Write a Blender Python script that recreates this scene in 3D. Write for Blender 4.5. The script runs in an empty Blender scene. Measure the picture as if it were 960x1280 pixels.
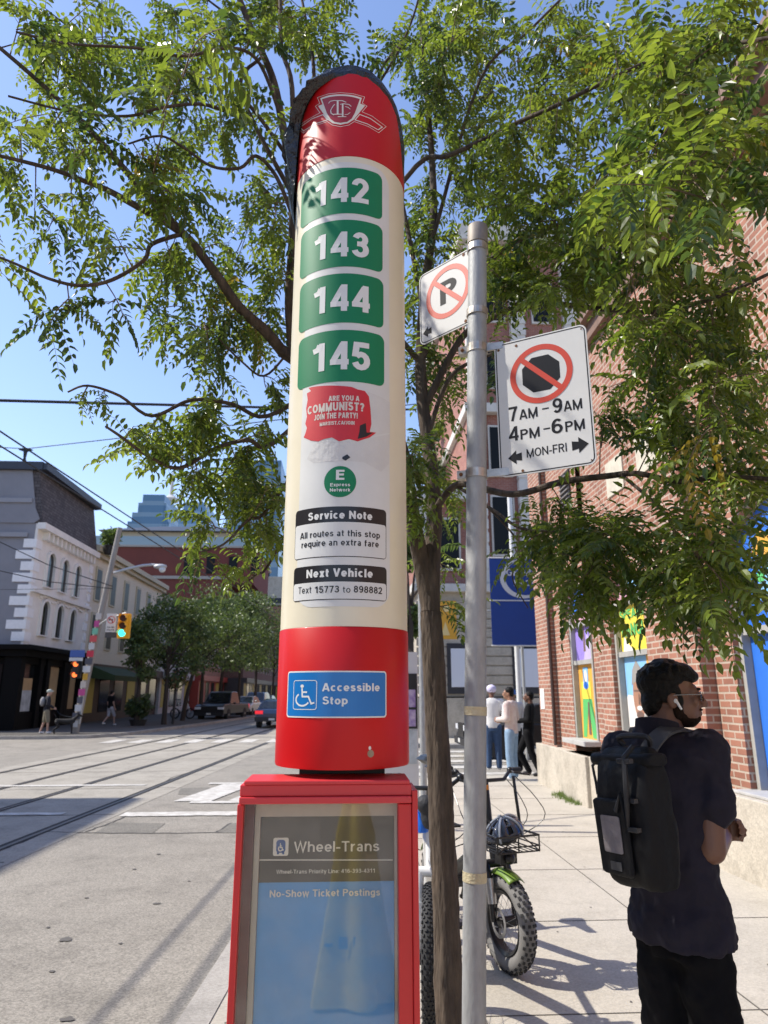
import bpy, bmesh, math, random
from mathutils import Vector, Matrix, Euler
R = math.radians
scene = bpy.context.scene
COL = scene.collection
# ------------------------------------------------------------------ camera
F, TH, YAW, CH = 860., R(14.7), R(3.1), 1.65
cam = bpy.data.cameras.new('camera'); camo = bpy.data.objects.new('camera', cam); COL.objects.link(camo)
cam.sensor_fit = 'VERTICAL'; cam.sensor_height = 36; cam.sensor_width = 27; cam.lens = F / 1280 * 36
cam.clip_start = 0.05; cam.clip_end = 6000
cam.dof.use_dof = True; cam.dof.focus_distance = 1.9; cam.dof.aperture_fstop = 6.5
camo.location = (0, 0, CH); camo.rotation_euler = (math.pi / 2 + TH, 0, -YAW)
scene.camera = camo
# ------------------------------------------------------------------ sky, sun
SUN_EL, SUN_AHEAD = R(48), R(7)
sd = Vector((-math.cos(SUN_AHEAD) * math.cos(SUN_EL), math.sin(SUN_AHEAD) * math.cos(SUN_EL), math.sin(SUN_EL)))
world = bpy.data.worlds.new('World'); scene.world = world; world.use_nodes = True
wn = world.node_tree.nodes; wl = world.node_tree.links
bg = wn['Background']; sky = wn.new('ShaderNodeTexSky'); sky.sky_type = 'NISHITA'; sky.sun_disc = False
sky.sun_elevation = SUN_EL; sky.sun_rotation = math.atan2(sd.x, sd.y); sky.altitude = 100; sky.air_density = 1.2; sky.dust_density = 0.4; sky.ozone_density = 2.6
tint = wn.new('ShaderNodeMix'); tint.data_type = 'RGBA'; tint.blend_type = 'MULTIPLY'; tint.inputs[0].default_value = 1; tint.inputs[7].default_value = (1.03, .97, 1.05, 1); wl.new(sky.outputs[0], tint.inputs[6]); wl.new(tint.outputs[2], bg.inputs[0]); bg.inputs[1].default_value = 0.15
sun = bpy.data.lights.new('sun', 'SUN'); sun.energy = 4.0; sun.angle = R(0.53); sun.color = (1, 0.94, 0.84)
suno = bpy.data.objects.new('sun', sun); COL.objects.link(suno); suno.rotation_euler = (-sd).to_track_quat('-Z', 'Y').to_euler()
scene.view_settings.view_transform = 'Standard'; scene.view_settings.look = 'None'
scene.view_settings.exposure = 0.66; scene.view_settings.gamma = 1; scene.view_settings.use_curve_mapping = False
try:
    scene.cycles.max_bounces = 8; scene.cycles.transparent_max_bounces = 12; scene.cycles.sample_clamp_indirect = 6
except Exception: pass
# ------------------------------------------------------------------ rays from the photograph's pixels
def ray(px, py):
    x = (px - 480) / F; u = (640 - py) / F
    f = math.cos(TH) - u * math.sin(TH); z = math.sin(TH) + u * math.cos(TH)
    return Vector((x * math.cos(YAW) + f * math.sin(YAW), -x * math.sin(YAW) + f * math.cos(YAW), z))
CAM = Vector((0, 0, CH))
def ground(px, py, z=0.0):
    r = ray(px, py); return CAM + r * ((z - CH) / r.z)
def planeX(px, py, X): r = ray(px, py); return CAM + r * (X / r.x)
def planeY(px, py, Y): r = ray(px, py); return CAM + r * (Y / r.y)
# ------------------------------------------------------------------ materials
MATS = {}
def mat(name, c=(.5, .5, .5), rough=.6, metal=0., var=0., vscale=8., bump=0., bscale=60., spec=.5, emit=None, es=1., coat=0., c2=None, stretch=None, trans=0., alpha=1., detail=6):
    if name in MATS: return MATS[name]
    m = bpy.data.materials.new(name); m.use_nodes = True; nt = m.node_tree; n = nt.nodes; l = nt.links
    b = n['Principled BSDF']; b.inputs['Base Color'].default_value = (*c, 1); b.inputs['Roughness'].default_value = rough
    b.inputs['Metallic'].default_value = metal; b.inputs['Specular IOR Level'].default_value = spec
    b.inputs['Coat Weight'].default_value = coat; b.inputs['Coat Roughness'].default_value = .08
    b.inputs['Transmission Weight'].default_value = trans; b.inputs['Alpha'].default_value = alpha
    if emit: b.inputs['Emission Color'].default_value = (*emit, 1); b.inputs['Emission Strength'].default_value = es
    if var or bump or c2:
        tc = n.new('ShaderNodeTexCoord'); src = tc.outputs['Object']
        if stretch:
            mp = n.new('ShaderNodeMapping'); mp.inputs['Scale'].default_value = stretch; l.new(src, mp.inputs[0]); src = mp.outputs[0]
    if var or c2:
        no = n.new('ShaderNodeTexNoise'); no.inputs['Scale'].default_value = vscale; no.inputs['Detail'].default_value = detail; no.inputs['Roughness'].default_value = .65
        l.new(src, no.inputs['Vector'])
        cr = n.new('ShaderNodeValToRGB'); cr.color_ramp.elements[0].position = .3; cr.color_ramp.elements[1].position = .7
        ca = [max(0, x * (1 - var)) for x in c]; cb = list(c2) if c2 else [min(1, x * (1 + var)) for x in c]
        cr.color_ramp.elements[0].color = (*ca, 1); cr.color_ramp.elements[1].color = (*cb, 1)
        l.new(no.outputs[0], cr.inputs[0]); l.new(cr.outputs[0], b.inputs['Base Color'])
        mr = n.new('ShaderNodeMapRange'); mr.inputs[3].default_value = max(.02, rough - .08); mr.inputs[4].default_value = min(1, rough + .1)
        l.new(no.outputs[0], mr.inputs[0]); l.new(mr.outputs[0], b.inputs['Roughness'])
    if bump:
        nb = n.new('ShaderNodeTexNoise'); nb.inputs['Scale'].default_value = bscale; nb.inputs['Detail'].default_value = 5
        l.new(src, nb.inputs['Vector'])
        bp = n.new('ShaderNodeBump'); bp.inputs['Strength'].default_value = bump; bp.inputs['Distance'].default_value = .02
        l.new(nb.outputs[0], bp.inputs['Height']); l.new(bp.outputs[0], b.inputs['Normal'])
    MATS[name] = m; return m
def brickmat(name, c1=None, c2=None, mortar=None, bw=.21, bh=.075, ms=.011, rough=.85):
    if name in MATS: return MATS[name]
    m = bpy.data.materials.new(name); m.use_nodes = True; nt = m.node_tree; n = nt.nodes; l = nt.links; b = n['Principled BSDF']
    g = n.new('ShaderNodeNewGeometry'); tc = n.new('ShaderNodeTexCoord')
    sn = n.new('ShaderNodeSeparateXYZ'); sp = n.new('ShaderNodeSeparateXYZ'); l.new(g.outputs['True Normal'], sn.inputs[0]); l.new(g.outputs['Position'], sp.inputs[0])
    def mth(op, a, bb=None):
        k = n.new('ShaderNodeMath'); k.operation = op
        for i, v in enumerate((a, bb)):
            if v is None: continue
            if isinstance(v, (int, float)): k.inputs[i].default_value = v
            else: l.new(v, k.inputs[i])
        return k.outputs[0]
    ax = mth('GREATER_THAN', mth('ABSOLUTE', sn.outputs[0]), mth('ABSOLUTE', sn.outputs[1]))
    u = mth('ADD', mth('MULTIPLY', ax, sp.outputs[1]), mth('MULTIPLY', mth('SUBTRACT', 1., ax), mth('ADD', sp.outputs[0], .057)))
    cb = n.new('ShaderNodeCombineXYZ'); l.new(u, cb.inputs[0]); l.new(sp.outputs[2], cb.inputs[1])
    # slight wobble so the courses are not ruler straight
    wv = n.new('ShaderNodeTexNoise'); wv.inputs['Scale'].default_value = 5; l.new(cb.outputs[0], wv.inputs['Vector'])
    ws = n.new('ShaderNodeVectorMath'); ws.operation = 'SCALE'; ws.inputs['Scale'].default_value = .006; l.new(wv.outputs['Color'], ws.inputs[0])
    wa = n.new('ShaderNodeVectorMath'); l.new(cb.outputs[0], wa.inputs[0]); l.new(ws.outputs[0], wa.inputs[1])
    br = n.new('ShaderNodeTexBrick'); br.inputs['Scale'].default_value = 1; br.inputs['Brick Width'].default_value = bw; br.inputs['Row Height'].default_value = bh
    br.inputs['Mortar Size'].default_value = ms; br.inputs['Mortar Smooth'].default_value = .25; br.inputs['Bias'].default_value = 0
    br.inputs['Color1'].default_value = (*c1, 1); br.inputs['Color2'].default_value = (*c2, 1); br.inputs['Mortar'].default_value = (*mortar, 1)
    l.new(wa.outputs[0], br.inputs['Vector'])
    no = n.new('ShaderNodeTexNoise'); no.inputs['Scale'].default_value = 2.2; no.inputs['Detail'].default_value = 8; no.inputs['Roughness'].default_value = .7; l.new(g.outputs['Position'], no.inputs['Vector'])
    mx = n.new('ShaderNodeMix'); mx.data_type = 'RGBA'; mx.blend_type = 'MULTIPLY'; mx.inputs[0].default_value = 1
    cr = n.new('ShaderNodeValToRGB'); cr.color_ramp.elements[0].position = .25; cr.color_ramp.elements[1].position = .75
    cr.color_ramp.elements[0].color = (.72, .7, .7, 1); cr.color_ramp.elements[1].color = (1.12, 1.1, 1.08, 1)
    l.new(no.outputs[0], cr.inputs[0]); l.new(br.outputs['Color'], mx.inputs[6]); l.new(cr.outputs[0], mx.inputs[7]); l.new(mx.outputs[2], b.inputs['Base Color'])
    bp = n.new('ShaderNodeBump'); bp.invert = True; bp.inputs['Strength'].default_value = .6; bp.inputs['Distance'].default_value = .008
    n2 = n.new('ShaderNodeTexNoise'); n2.inputs['Scale'].default_value = 70; l.new(g.outputs['Position'], n2.inputs['Vector'])
    hs = mth('ADD', br.outputs['Fac'], mth('MULTIPLY', n2.outputs[0], .5)); l.new(hs, bp.inputs['Height']); l.new(bp.outputs[0], b.inputs['Normal'])
    b.inputs['Roughness'].default_value = rough; MATS[name] = m; return m
# ------------------------------------------------------------------ objects
WL = {}
def tag(o, label=None, cat=None, group=None, kind=None):
    if label: o['label'] = label
    if cat: o['category'] = cat
    if group: o['group'] = group
    if kind: o['kind'] = kind
    return o
def thing(name, label, cat, loc=(0, 0, 0), group=None):
    o = bpy.data.objects.new(name, None); COL.objects.link(o); o.location = loc; o.empty_display_size = .1
    WL[o] = Vector(loc); return tag(o, label, cat, group)
class MB:
    """collects faces; build() links them as one mesh object"""
    def __init__(s): s.v = []; s.f = []; s.mi = []
    def add(s, vs, fs, mi=0):
        k = len(s.v); s.v += [tuple(p) for p in vs]; s.f += [tuple(i + k for i in f) for f in fs]; s.mi += [mi] * len(fs); return s
    def quad(s, a, b, c, d, mi=0): return s.add([a, b, c, d], [(0, 1, 2, 3)], mi)
    def box(s, x0, x1, y0, y1, z0, z1, mi=0, M=None):
        if x0 > x1: x0, x1 = x1, x0
        if y0 > y1: y0, y1 = y1, y0
        vs = [Vector((x, y, z)) for z in (z0, z1) for y in (y0, y1) for x in (x0, x1)]
        if M: vs = [M @ v for v in vs]
        return s.add(vs, [(0, 2, 3, 1), (4, 5, 7, 6), (0, 1, 5, 4), (2, 6, 7, 3), (0, 4, 6, 2), (1, 3, 7, 5)], mi)
    def tube(s, pts, rad, n=10, cap=True, mi=0):
        pts = [Vector(p) for p in pts]; rad = rad if isinstance(rad, (list, tuple)) else [rad] * len(pts)
        t = (pts[1] - pts[0]).normalized(); a = t.orthogonal().normalized(); rings = []
        for i, p in enumerate(pts):
            if i == 0: d = pts[1] - pts[0]
            elif i == len(pts) - 1: d = pts[-1] - pts[-2]
            else: d = (pts[i + 1] - p).normalized() + (p - pts[i - 1]).normalized()
            d = d.normalized() if d.length > 1e-9 else t
            a = (a - d * a.dot(d)); a = a.normalized() if a.length > 1e-6 else d.orthogonal().normalized(); b = d.cross(a); t = d
            rings.append([p + (a * math.cos(q) + b * math.sin(q)) * rad[i] for q in [2 * math.pi * j / n for j in range(n)]])
        k = len(s.v)
        for r in rings: s.v += [tuple(p) for p in r]
        for i in range(len(pts) - 1):
            for j in range(n):
                s.f.append((k + i * n + j, k + i * n + (j + 1) % n, k + (i + 1) * n + (j + 1) % n, k + (i + 1) * n + j)); s.mi.append(mi)
        if cap:
            s.f.append(tuple(k + j for j in range(n))[::-1]); s.f.append(tuple(k + (len(pts) - 1) * n + j for j in range(n))); s.mi += [mi, mi]
        return s
    def loft(s, rings, closed=True, cap=True, mi=0):
        n = len(rings[0]); k = len(s.v)
        for r in rings: s.v += [tuple(p) for p in r]
        for i in range(len(rings) - 1):
            for j in range(n if closed else n - 1):
                s.f.append((k + i * n + j, k + i * n + (j + 1) % n, k + (i + 1) * n + (j + 1) % n, k + (i + 1) * n + j)); s.mi.append(mi)
        if cap:
            s.f.append(tuple(k + j for j in range(n))[::-1]); s.f.append(tuple(k + (len(rings) - 1) * n + j for j in range(n))); s.mi += [mi, mi]
        return s
    def lathe(s, prof, c=(0, 0, 0), n=24, axis='z', mi=0, M=None):
        rings = []
        for r, h in prof:
            ring = []
            for j in range(n):
                q = 2 * math.pi * j / n; x, y = r * math.cos(q), r * math.sin(q)
                p = {'z': (x, y, h), 'x': (h, x, y), 'y': (y, h, x)}[axis]
                p = Vector(p) + Vector(c)
                ring.append(M @ p if M else p)
            rings.append(ring)
        return s.loft(rings, mi=mi)
    def ball(s, c, r, M=None, nu=14, nv=9, mi=0):
        r = Vector((r, r, r)) if isinstance(r, (int, float)) else Vector(r); c = Vector(c); rings = []
        for i in range(1, nv):
            th = math.pi * i / nv; ring = []
            for j in range(nu):
                q = 2 * math.pi * j / nu
                p = Vector((r.x * math.sin(th) * math.cos(q), r.y * math.sin(th) * math.sin(q), -r.z * math.cos(th)))
                ring.append(c + (M @ p if M else p))
            rings.append(ring)
        return s.loft(rings, mi=mi)
    def cap(s, p0, p1, r0, r1, n=12):
        p0, p1 = Vector(p0), Vector(p1); s.tube([p0, p1], [r0, r1], n); s.ball(p0, r0 * .998, nu=n, nv=7); s.ball(p1, r1 * .998, nu=n, nv=7); return s
    def chain(s, pts, rad, n=12):
        for i in range(len(pts) - 1): s.cap(pts[i], pts[i + 1], rad[i], rad[i + 1], n)
        return s
    def prism(s, poly, fn, d0, d1, mi=0):
        """extrude a 2-D outline; fn(u,v,d) -> point"""
        k = len(s.v); n = len(poly)
        s.v += [tuple(fn(u, v, d0)) for u, v in poly] + [tuple(fn(u, v, d1)) for u, v in poly]
        s.f.append(tuple(range(k, k + n))); s.f.append(tuple(range(k + 2 * n - 1, k + n - 1, -1))); s.mi += [mi, mi]
        for j in range(n): s.f.append((k + j, k + n + j, k + n + (j + 1) % n, k + (j + 1) % n)); s.mi.append(mi)
        return s
    def build(s, name, m, parent=None, smooth=False, bevel=0., loc=None, auto=None, fix=True):
        me = bpy.data.meshes.new(name)
        org = WL.get(parent, None) if parent else (Vector(loc) if loc is not None else Vector((0, 0, 0)))
        if parent and org is None: org = Vector((0, 0, 0))
        me.from_pydata([(v[0] - org.x, v[1] - org.y, v[2] - org.z) for v in s.v], [], s.f)
        for mm in (m if isinstance(m, (list, tuple)) else [m]): me.materials.append(mm)
        if any(s.mi): me.polygons.foreach_set('material_index', s.mi)
        if fix:
            bm = bmesh.new(); bm.from_mesh(me); bmesh.ops.recalc_face_normals(bm, faces=bm.faces); bm.to_mesh(me); bm.free()
        if smooth: me.polygons.foreach_set('use_smooth', [True] * len(me.polygons))
        me.update()
        if smooth:
            try: me.set_sharp_from_angle(angle=R(auto or 40))
            except Exception: pass
        return link(name, me, parent, org, bevel)
def link(name, me, parent, org, bevel=0.):
    o = bpy.data.objects.new(name, me); COL.objects.link(o)
    if parent: o.parent = parent
    else: o.location = org
    WL[o] = Vector(org)
    if bevel:
        b = o.modifiers.new('bevel', 'BEVEL'); b.width = bevel; b.segments = 2; b.limit_method = 'ANGLE'; b.angle_limit = R(35)
    return o
def struct(o): o['kind'] = 'structure'; return o
def dup(root, loc=None, rz=None, label=None):
    c = root.copy(); COL.objects.link(c)
    if loc is not None: c.location = loc
    if rz is not None: c.rotation_euler = (0, 0, rz)
    if label: c['label'] = label
    def rec(a, b):
        for ch in list(a.children):
            d = ch.copy(); COL.objects.link(d); d.parent = b; d.matrix_parent_inverse = ch.matrix_parent_inverse.copy(); rec(ch, d)
    rec(root, c); return c
def fuse(mb, voxel, smooth_it=4):
    """one continuous surface out of overlapping closed shapes"""
    me = bpy.data.meshes.new('tmp'); me.from_pydata(mb.v, [], mb.f)
    bm = bmesh.new(); bm.from_mesh(me); bmesh.ops.recalc_face_normals(bm, faces=bm.faces); bm.to_mesh(me); bm.free()
    o = bpy.data.objects.new('tmp', me); COL.objects.link(o)
    r = o.modifiers.new('r', 'REMESH'); r.mode = 'VOXEL'; r.voxel_size = voxel
    if smooth_it: sm = o.modifiers.new('s', 'SMOOTH'); sm.factor = .5; sm.iterations = smooth_it
    dg = bpy.context.evaluated_depsgraph_get(); me2 = bpy.data.meshes.new_from_object(o.evaluated_get(dg))
    out = MB(); out.v = [tuple(v.co) for v in me2.vertices]; out.f = [tuple(p.vertices) for p in me2.polygons]; out.mi = [0] * len(out.f)
    bpy.data.objects.remove(o); bpy.data.meshes.remove(me); bpy.data.meshes.remove(me2); return out
# ------------------------------------------------------------------ surfaces that carry lettering and marks
class Plane:
    def __init__(s, o, ux, n): s.o = Vector(o); s.ux = Vector(ux).normalized(); s.n = Vector(n).normalized(); s.uz = s.n.cross(s.ux).normalized()
    def pt(s, u, v, d=0): return s.o + s.ux * u + s.uz * v + s.n * d
    def px(s, px, py):
        r = ray(px, py); t = (s.o - CAM).dot(s.n) / r.dot(s.n); q = CAM + r * t - s.o; return (q.dot(s.ux), q.dot(s.uz))
class Cyl:
    def __init__(s, cx, cy, r): s.cx, s.cy, s.r = cx, cy, r; s.a0 = math.atan2(-cy, -cx)
    def pt(s, u, v, d=0): a = s.a0 + u / s.r; q = s.r + d * .6; return Vector((s.cx + q * math.cos(a), s.cy + q * math.sin(a), v))
    def px(s, px, py):
        r = ray(px, py); A = r.x ** 2 + r.y ** 2; B = -2 * (r.x * s.cx + r.y * s.cy); C = s.cx ** 2 + s.cy ** 2 - s.r ** 2
        D = max(0, B * B - 4 * A * C); t = (-B - math.sqrt(D)) / (2 * A); p = CAM + r * t
        a = math.atan2(p.y - s.cy, p.x - s.cx) - s.a0
        while a > math.pi: a -= 2 * math.pi
        while a < -math.pi: a += 2 * math.pi
        return (a * s.r, p.z)
def rr(u0, u1, v0, v1, r, k=6):
    P = []
    for cx, cy, a in ((u1 - r, v1 - r, 0), (u0 + r, v1 - r, 90), (u0 + r, v0 + r, 180), (u1 - r, v0 + r, 270)):
        for i in range(k + 1): q = R(a + 90 * i / k); P.append((cx + r * math.cos(q), cy + r * math.sin(q)))
    return P
def fill(mb, S, poly, d, mi=0, step=.008):
    """fill an outline on a surface with a mesh fine enough to bend with it"""
    bm = bmesh.new(); vs = [bm.verts.new((u, v, 0)) for u, v in poly]
    try: bm.faces.new(vs)
    except Exception: bm.free(); return mb
    if isinstance(S, Cyl):
        bmesh.ops.triangulate(bm, faces=bm.faces)
        us = [p[0] for p in poly]; a, b = min(us), max(us); n = int((b - a) / step)
        for i in range(1, n + 1):
            bmesh.ops.bisect_plane(bm, geom=bm.verts[:] + bm.edges[:] + bm.faces[:], plane_co=(a + (b - a) * i / (n + 1), 0, 0), plane_no=(1, 0, 0))
    bm.verts.ensure_lookup_table(); bm.verts.index_update()
    mb.add([S.pt(v.co.x, v.co.y, d) for v in bm.verts], [tuple(v.index for v in f.verts) for f in bm.faces], mi); bm.free(); return mb
def stroke(mb, S, pts, w, d, closed=False, mi=0):
    """a line of width w drawn on a surface"""
    if isinstance(S, Cyl):
        O = []; L0 = list(pts)
        for a, b in zip(L0, L0[1:] + (L0[:1] if closed else [])):
            k = max(1, int(math.hypot(b[0] - a[0], b[1] - a[1]) / .006)); O += [(a[0] + (b[0] - a[0]) * i / k, a[1] + (b[1] - a[1]) * i / k) for i in range(k)]
        pts = O if closed else O + [L0[-1]]
    P = [Vector((p[0], p[1])) for p in pts]; n = len(P); L = []; Q = []
    for i in range(n):
        a = P[i - 1] if (i or closed) else P[i]; b = P[(i + 1) % n] if (i < n - 1 or closed) else P[i]
        t1 = (P[i] - a); t2 = (b - P[i]); t1 = t1.normalized() if t1.length > 1e-9 else t2.normalized(); t2 = t2.normalized() if t2.length > 1e-9 else t1
        t = (t1 + t2); t = t.normalized() if t.length > 1e-6 else t1; nn = Vector((-t.y, t.x)); c = max(.35, nn.dot(Vector((-t1.y, t1.x))))
        L.append(P[i] + nn * (w / 2 / c)); Q.append(P[i] - nn * (w / 2 / c))
    k = len(mb.v); mb.v += [tuple(S.pt(p.x, p.y, d)) for p in L] + [tuple(S.pt(p.x, p.y, d)) for p in Q]
    for i in range(n if closed else n - 1):
        j = (i + 1) % n; mb.f.append((k + i, k + j, k + n + j, k + n + i)); mb.mi.append(mi)
    return mb
def _arc(cx, cy, rx, ry, a0, a1, n=12): return [(cx + rx * math.cos(R(a0 + (a1 - a0) * i / n)), cy + ry * math.sin(R(a0 + (a1 - a0) * i / n))) for i in range(n + 1)]
def glyph(c, w):
    """a plain grotesque drawn with strokes w wide: (advance, centre lines, closed flags)"""
    h = w / 2; T = 1 - h; A = _arc; X = .735; xt = X - h
    def two(rx0, rx1, mid=.53):
        return (T + mid) / 2, (T - mid) / 2, (mid + h) / 2, (mid - h) / 2
    uc, ur, lc, lr = two(0, 0)
    G = {
    '0': (.56, [A(.28, .5, .28 - h, .5 - h, 0, 360, 24)]), '1': (.50, [[(.36 - h * .3, 0), (.36 - h * .3, 1)], [(.03, .745), (.2, .79), (.36 - h, .95)]]),
    '2': (.56, [A(.28, .69, .28 - h, .31 - h, 175, -36) + [(h + .06, h + .03)], [(0, h), (.56, h)]]),
    '3': (.56, [A(.275, uc, .255 - h, ur, 165, -90), A(.275, lc, .28 - h, lr, 90, -168), [(.17, .53), (.29, .53)]]),
    '4': (.57, [[(.43, 0), (.43, 1)], [(.40, T + .02), (h * .9, .29)], [(.0, .27), (.57, .27)]]),
    '5': (.56, [[(.52, T), (.13, T), (.085, .47)], A(.27, .33, .285 - h, .33 - h, 142, -165)]),
    '6': (.56, [A(.28, .325, .28 - h, .325 - h, 0, 360, 20), A(.30, .5, .30 - h, .5 - h, 48, 190)]),
    '7': (.54, [[(0, T), (.54, T)], [(.54 - h, T), (.33, .55), (.2, 0)]]), '8': (.56, [A(.28, uc, .25 - h, ur, 0, 360, 18), A(.28, lc, .28 - h, lr, 0, 360, 18)]),
    '9': (.56, [A(.28, .675, .28 - h, .325 - h, 0, 360, 20), A(.26, .5, .30 - h, .5 - h, -132, 10)]),
    'A': (.68, [[(h * .7, 0), (.34 - h * .2, 1)], [(.68 - h * .7, 0), (.34 + h * .2, 1)], [(.14, .28), (.54, .28)]]), 'B': (.62, [[(h, 0), (h, 1)], [(h, T), (.33, T)] + A(.33, uc, .25 - h, ur, 90, -90) + [(h, .53)], [(.3, .53)] + A(.34, lc, .28 - h, lr, 90, -90) + [(h, h)]]),
    'C': (.70, [A(.37, .5, .37 - h, .5 - h, 42, 318, 18)]), 'D': (.68, [[(h, 0), (h, 1)], [(h, T), (.3, T)] + A(.3, .5, .38 - h, .5 - h, 90, -90) + [(h, h)]]),
    'E': (.56, [[(h, 0), (h, 1)], [(h, T), (.56, T)], [(h, .53), (.52, .53)], [(h, h), (.56, h)]]), 'F': (.53, [[(h, 0), (h, 1)], [(h, T), (.53, T)], [(h, .5), (.48, .5)]]),
    'G': (.72, [A(.37, .5, .37 - h, .5 - h, 45, 330, 18), [(.42, .45), (.72 - h, .45), (.72 - h, 0)]]), 'H': (.66, [[(h, 0), (h, 1)], [(.66 - h, 0), (.66 - h, 1)], [(h, .52), (.66 - h, .52)]]),
    'I': (w, [[(h, 0), (h, 1)]]), 'J': (.48, [[(.48 - h, 1), (.48 - h, .26)] + A(.24, .26, .24 - h, .26 - h, 0, -175)]), 'K': (.66, [[(h, 0), (h, 1)], [(.62 - h, 1), (h, .36)], [(.24, .55), (.66 - h, 0)]]),
    'L': (.52, [[(h, 0), (h, 1)], [(h, h), (.52, h)]]), 'M': (.80, [[(h, 0), (h, 1)], [(.8 - h, 0), (.8 - h, 1)], [(h, T), (.4, .03), (.8 - h, T)]]), 'N': (.66, [[(h, 0), (h, 1)], [(.66 - h, 0), (.66 - h, 1)], [(h, T), (.66 - h, h)]]),
    'O': (.74, [A(.37, .5, .37 - h, .5 - h, 0, 360, 24)]), 'P': (.60, [[(h, 0), (h, 1)], [(h, T), (.32, T)] + A(.32, .71, .28 - h, .29 - h, 90, -90) + [(h, .42 + h)]]),
    'R': (.64, [[(h, 0), (h, 1)], [(h, T), (.33, T)] + A(.33, .72, .28 - h, .28 - h, 90, -90) + [(h, .44 + h)], [(.34, .48), (.62 - h, 0)]]),
    'S': (.62, [A(.31, uc, .28 - h, ur, 18, 262) + A(.31, lc, .31 - h, lr, 82, -165)]), 'T': (.58, [[(0, T), (.58, T)], [(.29, 0), (.29, 1)]]), 'U': (.66, [[(h, 1), (h, .34)] + A(.33, .34, .33 - h, .34 - h, 180, 360) + [(.66 - h, 1)]]),
    'V': (.62, [[(h * .7, 1), (.31, .02)], [(.62 - h * .7, 1), (.31, .02)]]), 'W': (.92, [[(h * .7, 1), (.25, .03), (.46, .97), (.67, .03), (.92 - h * .7, 1)]]), 'X': (.62, [[(h, 1), (.62 - h, 0)], [(h, 0), (.62 - h, 1)]]), 'Y': (.62, [[(h * .7, 1), (.31, .42)], [(.62 - h * .7, 1), (.31, .42)], [(.31, .44), (.31, 0)]]),
    'a': (.50, [[(.45 - h, 0), (.45 - h, .48)] + A(.24, X * .67, .21 - h, X * .33 - h, 0, 155), A(.23, .21, .22 - h, .22 - h, 0, 360, 16)]), 'b': (.54, [[(h, 0), (h, 1)], A(.27, X / 2, .27 - h, X / 2 - h, 0, 360, 18)]), 'c': (.49, [A(.26, X / 2, .26 - h, X / 2 - h, 45, 315)]),
    'd': (.54, [[(.54 - h, 0), (.54 - h, 1)], A(.27, X / 2, .27 - h, X / 2 - h, 0, 360, 18)]), 'e': (.53, [[(h, X * .47), (.51, X * .47)], A(.265, X / 2, .265 - h, X / 2 - h, -5, 318, 18)]), 'f': (.32, [[(.13, 0), (.13, .8)] + A(.27, .8, .14, .2 - h, 180, 95), [(0, X - h), (.31, X - h)]]),
    'g': (.54, [A(.27, X / 2, .27 - h, X / 2 - h, 0, 360, 18), [(.54 - h, X), (.54 - h, 0)] + A(.27, -.03, .27 - h, .21 - h, 0, -160)]), 'h': (.52, [[(h, 0), (h, 1)], [(h, .42)] + A(.27, X - .27, .25 - h, .27 - h, 170, 0) + [(.52 - h, 0)]]), 'i': (w, [[(h, 0), (h, X)], [(h, .87), (h, 1)]]),
    'k': (.50, [[(h, 0), (h, 1)], [(.47 - h, X), (h, .26)], [(.2, .42), (.5 - h, 0)]]), 'l': (w, [[(h, 0), (h, 1)]]), 'm': (.82, [[(h, 0), (h, X)], [(h, .42)] + A(.25, X - .25, .22 - h, .25 - h, 170, 0) + [(.47 - h, 0)], [(.47 - h, .42)] + A(.60, X - .25, .22 - h, .25 - h, 170, 0) + [(.82 - h, 0)]]),
    'n': (.52, [[(h, 0), (h, X)], [(h, .42)] + A(.27, X - .27, .25 - h, .27 - h, 170, 0) + [(.52 - h, 0)]]), 'o': (.54, [A(.27, X / 2, .27 - h, X / 2 - h, 0, 360, 18)]), 'p': (.54, [[(h, -.26), (h, X)], A(.27, X / 2, .27 - h, X / 2 - h, 0, 360, 18)]), 'q': (.54, [[(.54 - h, -.26), (.54 - h, X)], A(.27, X / 2, .27 - h, X / 2 - h, 0, 360, 18)]),
    'r': (.34, [[(h, 0), (h, X)], [(h, .4)] + A(.32, X - .3, .3 - h, .3 - h, 165, 92)]), 's': (.47, [A(.235, (xt + .38) / 2, .22 - h, (xt - .38) / 2, 15, 262, 10) + A(.235, (.38 + h) / 2, .235 - h, (.38 - h) / 2, 82, -165, 10)]), 't': (.31, [[(.13, .93), (.13, .18)] + A(.27, .18, .14, .18 - h, 180, 265), [(0, X - h), (.30, X - h)]]),
    'u': (.52, [[(.52 - h, 0), (.52 - h, X)], [(h, X), (h, .27)] + A(.25, .27, .25 - h, .27 - h, 180, 355)]), 'v': (.50, [[(h * .7, X), (.25, .02)], [(.5 - h * .7, X), (.25, .02)]]), 'w': (.74, [[(h * .7, X), (.2, .03), (.37, X - .03), (.54, .03), (.74 - h * .7, X)]]), 'x': (.5, [[(h, X), (.5 - h, 0)], [(h, 0), (.5 - h, X)]]), 'y': (.5, [[(h * .7, X), (.25, .02)], [(.5 - h * .7, X), (.2, -.16), (.05, -.2)]]),
    '-': (.3, [[(0, .36), (.3, .36)]]), '.': (w, [[(h, 0), (h, w)]]), ':': (w, [[(h, 0), (h, w)], [(h, X - w), (h, X)]]), '/': (.3, [[(0, -.02), (.3, 1.02)]]), '!': (w, [[(h, 0), (h, w)], [(h, .28), (h, 1)]]), '?': (.54, [A(.27, .72, .27 - h, .28 - h, 175, -50) + [(.27, .36), (.27, .26)], [(.27, 0), (.27, w)]]),
    }
    return G.get(c, (.26, []))
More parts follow.
